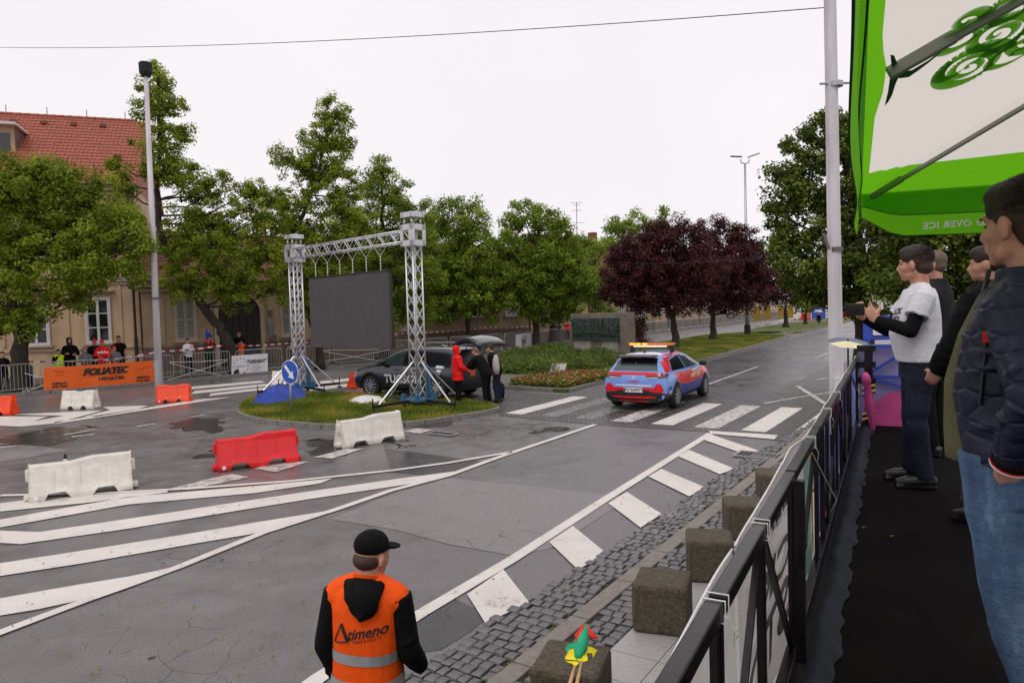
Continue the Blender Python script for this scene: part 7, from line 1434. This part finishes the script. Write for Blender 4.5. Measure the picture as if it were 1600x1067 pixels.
MB().tube([uc+Z*.09, uc-Z*.45], .01, 6).build('shaft', 'trim_black', um)
# closed pink umbrella hooked on the fence
pa, pb2 = D(1352, 582, A.y-.9), D(1366, 686, A.y-.9); pu = thing('folded_umbrella', 'folded bright pink umbrella hanging inside the fence', 'umbrella', pb2); pts = [pa.lerp(pb2, f) for f in (0, .06, .14, .2, .35, .6, .85, .9)]
MB().tube(pts, [.02, .05, .055, .03, .045, .04, .018, .008], 10, flat=.7).build('canopy', 'cloth_pink', pu, smooth=True); MB().tube([pa.lerp(pb2, .88), pb2], .006, 6).build('tip', 'chrome', pu)
for k in range(4): a = k*1.6; MB().tube([pa.lerp(pb2, f)+Vector((math.cos(a)*r_, math.sin(a)*r_*.7, 0)) for f, r_ in ((.18, .028), (.35, .044), (.6, .038), (.85, .016))], .004, 5).build('rib', 'cloth_pink', pu)
# ================================================================ PARASOL
mat('canopy_cream', (.84, .80, .73), .8, var=.03, vs=2, trans=.72, bs=.15, bscale=6, bd=.03); mat('canopy_green', (.17, .56, .012), .7, var=.12, vs=3, trans=.62, bs=.3, bscale=5, bd=.05); mat('logo_green', (.13, .46, .012), .75, trans=.55, var=.05); mat('logo_dark', (.012, .07, .02), .75, trans=.15, var=.1); mat('frame_grey', (.25, .26, .235), .4, .3, var=.06)
ZE = 3.33; C1 = G(1346, 303, ZE); da = az(26.2); dbb = az(116.2); SZ = 4.8
para = thing('parasol', 'large square green and cream parasol over the platform, advertising cider', 'parasol', C1+da*-SZ/2+dbb*SZ/2-Z*(ZE-PL)); ctr = C1-da*SZ/2+dbb*SZ/2; ZA = ZE+1.15
cor = [C1, C1+dbb*SZ, C1+dbb*SZ-da*SZ, C1-da*SZ]; apex = Vector((ctr.x, ctr.y, ZA))
def pan(i):
    a, b = cor[i], cor[(i+1) % 4]
    def f(u, v): e = a.lerp(b, u); q = e.lerp(apex, v); return q-Z*.05*math.sin(math.pi*u)*(1-v)*(.6+.4*v)-Z*.03*math.sin(math.pi*v)
    return f
def pan_uv(i, x, y):
    # where the sight line of the photo meets canopy panel i (u along its edge, v towards the apex)
    a, b = cor[i], cor[(i+1) % 4]; n = (b-a).cross(apex-a).normalized(); r = ray(x, y); p = CP+r*((a-CP).dot(n)/r.dot(n)); q = p-a; h = apex-(a+b)/2; hl = h.length; hn = h/hl; v = q.dot(hn)/hl; ul = q.dot((b-a).normalized())/(b-a).length; return (.5+(ul-.5)/(1-v) if v < .99 else .5, v)
def interp(tab, u):
    if u <= tab[0][0]: return tab[0][1]
    for (a, x), (b, y) in zip(tab[:-1], tab[1:]):
        if u <= b: t_ = (u-a)/(b-a); t_ = t_*t_*(3-2*t_); return x+(y-x)*t_
    return tab[-1][1]
B3 = sorted(pan_uv(3, x, y) for x, y in ((1347, 270), (1350, 225), (1356, 190), (1370, 160), (1381, 120), (1385, 80), (1378, 45), (1364, 18), (1362, -20), (1428, 255), (1405, 258), (1380, 262)))
B0 = sorted(pan_uv(0, x, y) for x, y in ((1436, 254), (1470, 249), (1530, 241), (1600, 231)))
print('borders', B3, B0)
for i in range(4):
    f = pan(i); N = 24
    def edge(u, i=i):
        if i == 0: return max(.02, interp(B0, u))
        if i == 3: return max(.012, interp(B3, u))
        return .13
    w_ = MB(); w_.grid(lambda u, v: f(u, edge(u)+(1-edge(u))*v), 36, 12); w_.build('canopy_panel', 'canopy_cream', para, smooth=True); g_ = MB(); g_.grid(lambda u, v: f(u, edge(u)*v), 36, 4); g_.build('printed_border', 'canopy_green', para, smooth=True)
    a, b = cor[i], cor[(i+1) % 4]; out = ((a+b)/2-ctr).normalized(); out.z = 0
    # two hanging valances
    for layer, (h, off, m) in enumerate(((.125, .004, 'canopy_green'), (.235, .016, 'canopy_green'))):
        def vf(u, v, h=h, off=off, layer=layer):
            if i == 3: return a.lerp(b, u)+out*((.012+.018*layer)*v+.006*math.sin(u*16+layer)*v)-Z*(h*v+.03*math.sin(math.pi*u))
            e = a.lerp(b, u); wv = .007*math.sin(u*11+layer*2)+.004*math.sin(u*29); cut = 1-.45*max(0, 1-u/.035)-.45*max(0, (u-.965)/.035); return e+out*(off*(.4+v)+wv*v)-Z*(h*v*cut+.012*math.sin(u*9)*v)-Z*.03*math.sin(math.pi*u)
        o = MB().grid(vf, 70, 6).build('valance', m, para, smooth=True)
        MB().tube([vf(k/70, 1) for k in range(71)], .0022, 5).build('piping', 'logo_dark', para, smooth=True)
    def tf(p, vf=vf): return p
    rd = (b-a).normalized(); mid = a+rd*.98
    for q_, txt in ((.33, 'SERVED OVER ICE'),):
        # printed on the outside; from beneath the lettering reads mirrored
        put_text(txt, (a+rd*(.50)-Z*.205, -rd, Z), .047, 'print_white', para, name='mirrored_lettering', fn=lambda p: p-out*.03, bold=.002, mirror=False, spacing=1.12)
# frame: ribs and struts
hub = Vector((ctr.x, ctr.y, ZA-.09)); low = Vector((ctr.x, ctr.y, ZA-.62)); MB().tube([Vector((ctr.x, ctr.y, PL)), hub], .038, 14).build('mast', 'frame_grey', para, smooth=True)
for i in range(4):
    for e, w_ in ((cor[i], .03), ((cor[i]+cor[(i+1) % 4])/2, .03)):
        e2 = e.lerp(Vector((ctr.x, ctr.y, e.z)), .02)-Z*.03; MB().bar(e2, hub-Z*.04, .016, .022).build('rib', 'frame_grey', para, bevel=.004); q = e2.lerp(hub, .42)-Z*.04
        MB().bar(q, low, .018, .024).build('strut', 'frame_grey', para); MB().bar(e2, e2.lerp(hub, .06), .022, .032).build('rib_sleeve', 'frame_grey', para, bevel=.004)
MB().tube([low-Z*.08, low+Z*.06], .08, 14).build('runner', 'frame_grey', para)
# swirling tree emblem printed on the side panel (panel 3: u runs near -> far)
f3 = pan(3)
def pr(u, v, lift=.006): return f3(u, v)-Z*lift
def emb(name, loops, m, lift):
    mb = MB()
    for lp in loops: mb.add([pr(u, v, lift) for u, v in lp], [tuple(range(len(lp)))])
    return mb.build(name, m, para)
def band(fnc, n, wd, nm, m, lift=.007):
    mb = MB(); P = [fnc(k/n) for k in range(n+1)]
    for k in range(n):
        a_, b_ = Vector((*P[k], 0)), Vector((*P[k+1], 0)); d_ = (b_-a_).normalized(); nn = Vector((-d_.y, d_.x, 0)); w0, w1 = wd(k/n)/2, wd((k+1)/n)/2
        q = [a_-nn*w0, b_-nn*w1, b_+nn*w1, a_+nn*w0]; mb.add([pr(x.x, x.y, lift) for x in q], [(0, 1, 2, 3)])
    return mb.build(nm, m, para)
def uv_loop(px): return [pan_uv(3, x, y) for x, y in px]
emb('emblem_base', [uv_loop([(1391, 56), (1397, 57), (1401, 68), (1403, 80), (1409, 85), (1405, 92), (1399, 106), (1394, 124), (1388, 136), (1382, 143), (1387, 120), (1390, 98), (1393, 78)]), uv_loop([(1403, 80), (1409, 84), (1425, 82), (1450, 66), (1470, 50), (1471, 52), (1452, 69), (1436, 82), (1420, 94), (1405, 96), (1401, 90)])], 'logo_dark', .012)
def swirl(cx, cy, ax, ay, tilt, turns, ph, w0, w1):
    ct, st_ = math.cos(R(tilt)), math.sin(R(tilt))
    def f(t_):
        a = ph+turns*2*math.pi*t_; r = t_**.85; x, y = ax*r*math.cos(a), ay*r*math.sin(a); return pan_uv(3, cx+x*ct-y*st_, cy+x*st_+y*ct)
    k_ = .0011; band(f, 90, lambda t_: (w0+(w1-w0)*t_)*k_, 'emblem_swirl', 'logo_green', .012)
for a_ in ((1515, 78, 66, 26, -28, 2.6, 2.6, 4, 16), (1500, 84, 62, 20, -30, .42, 2.0, 5, 15), (1505, 28, 62, 19, -32, 1.6, 2.8, 4, 13), (1560, 22, 70, 24, -30, 2.2, 1.0, 4, 15), (1585, 58, 60, 16, -28, 1.4, 3.1, 4, 11), (1510, 0, 40, 14, -30, 1.2, .5, 4, 12), (1620, 30, 60, 24, -28, 2.0, .5, 4, 13), (1580, -20, 60, 22, -28, 2.0, .5, 4, 13)): swirl(*a_)
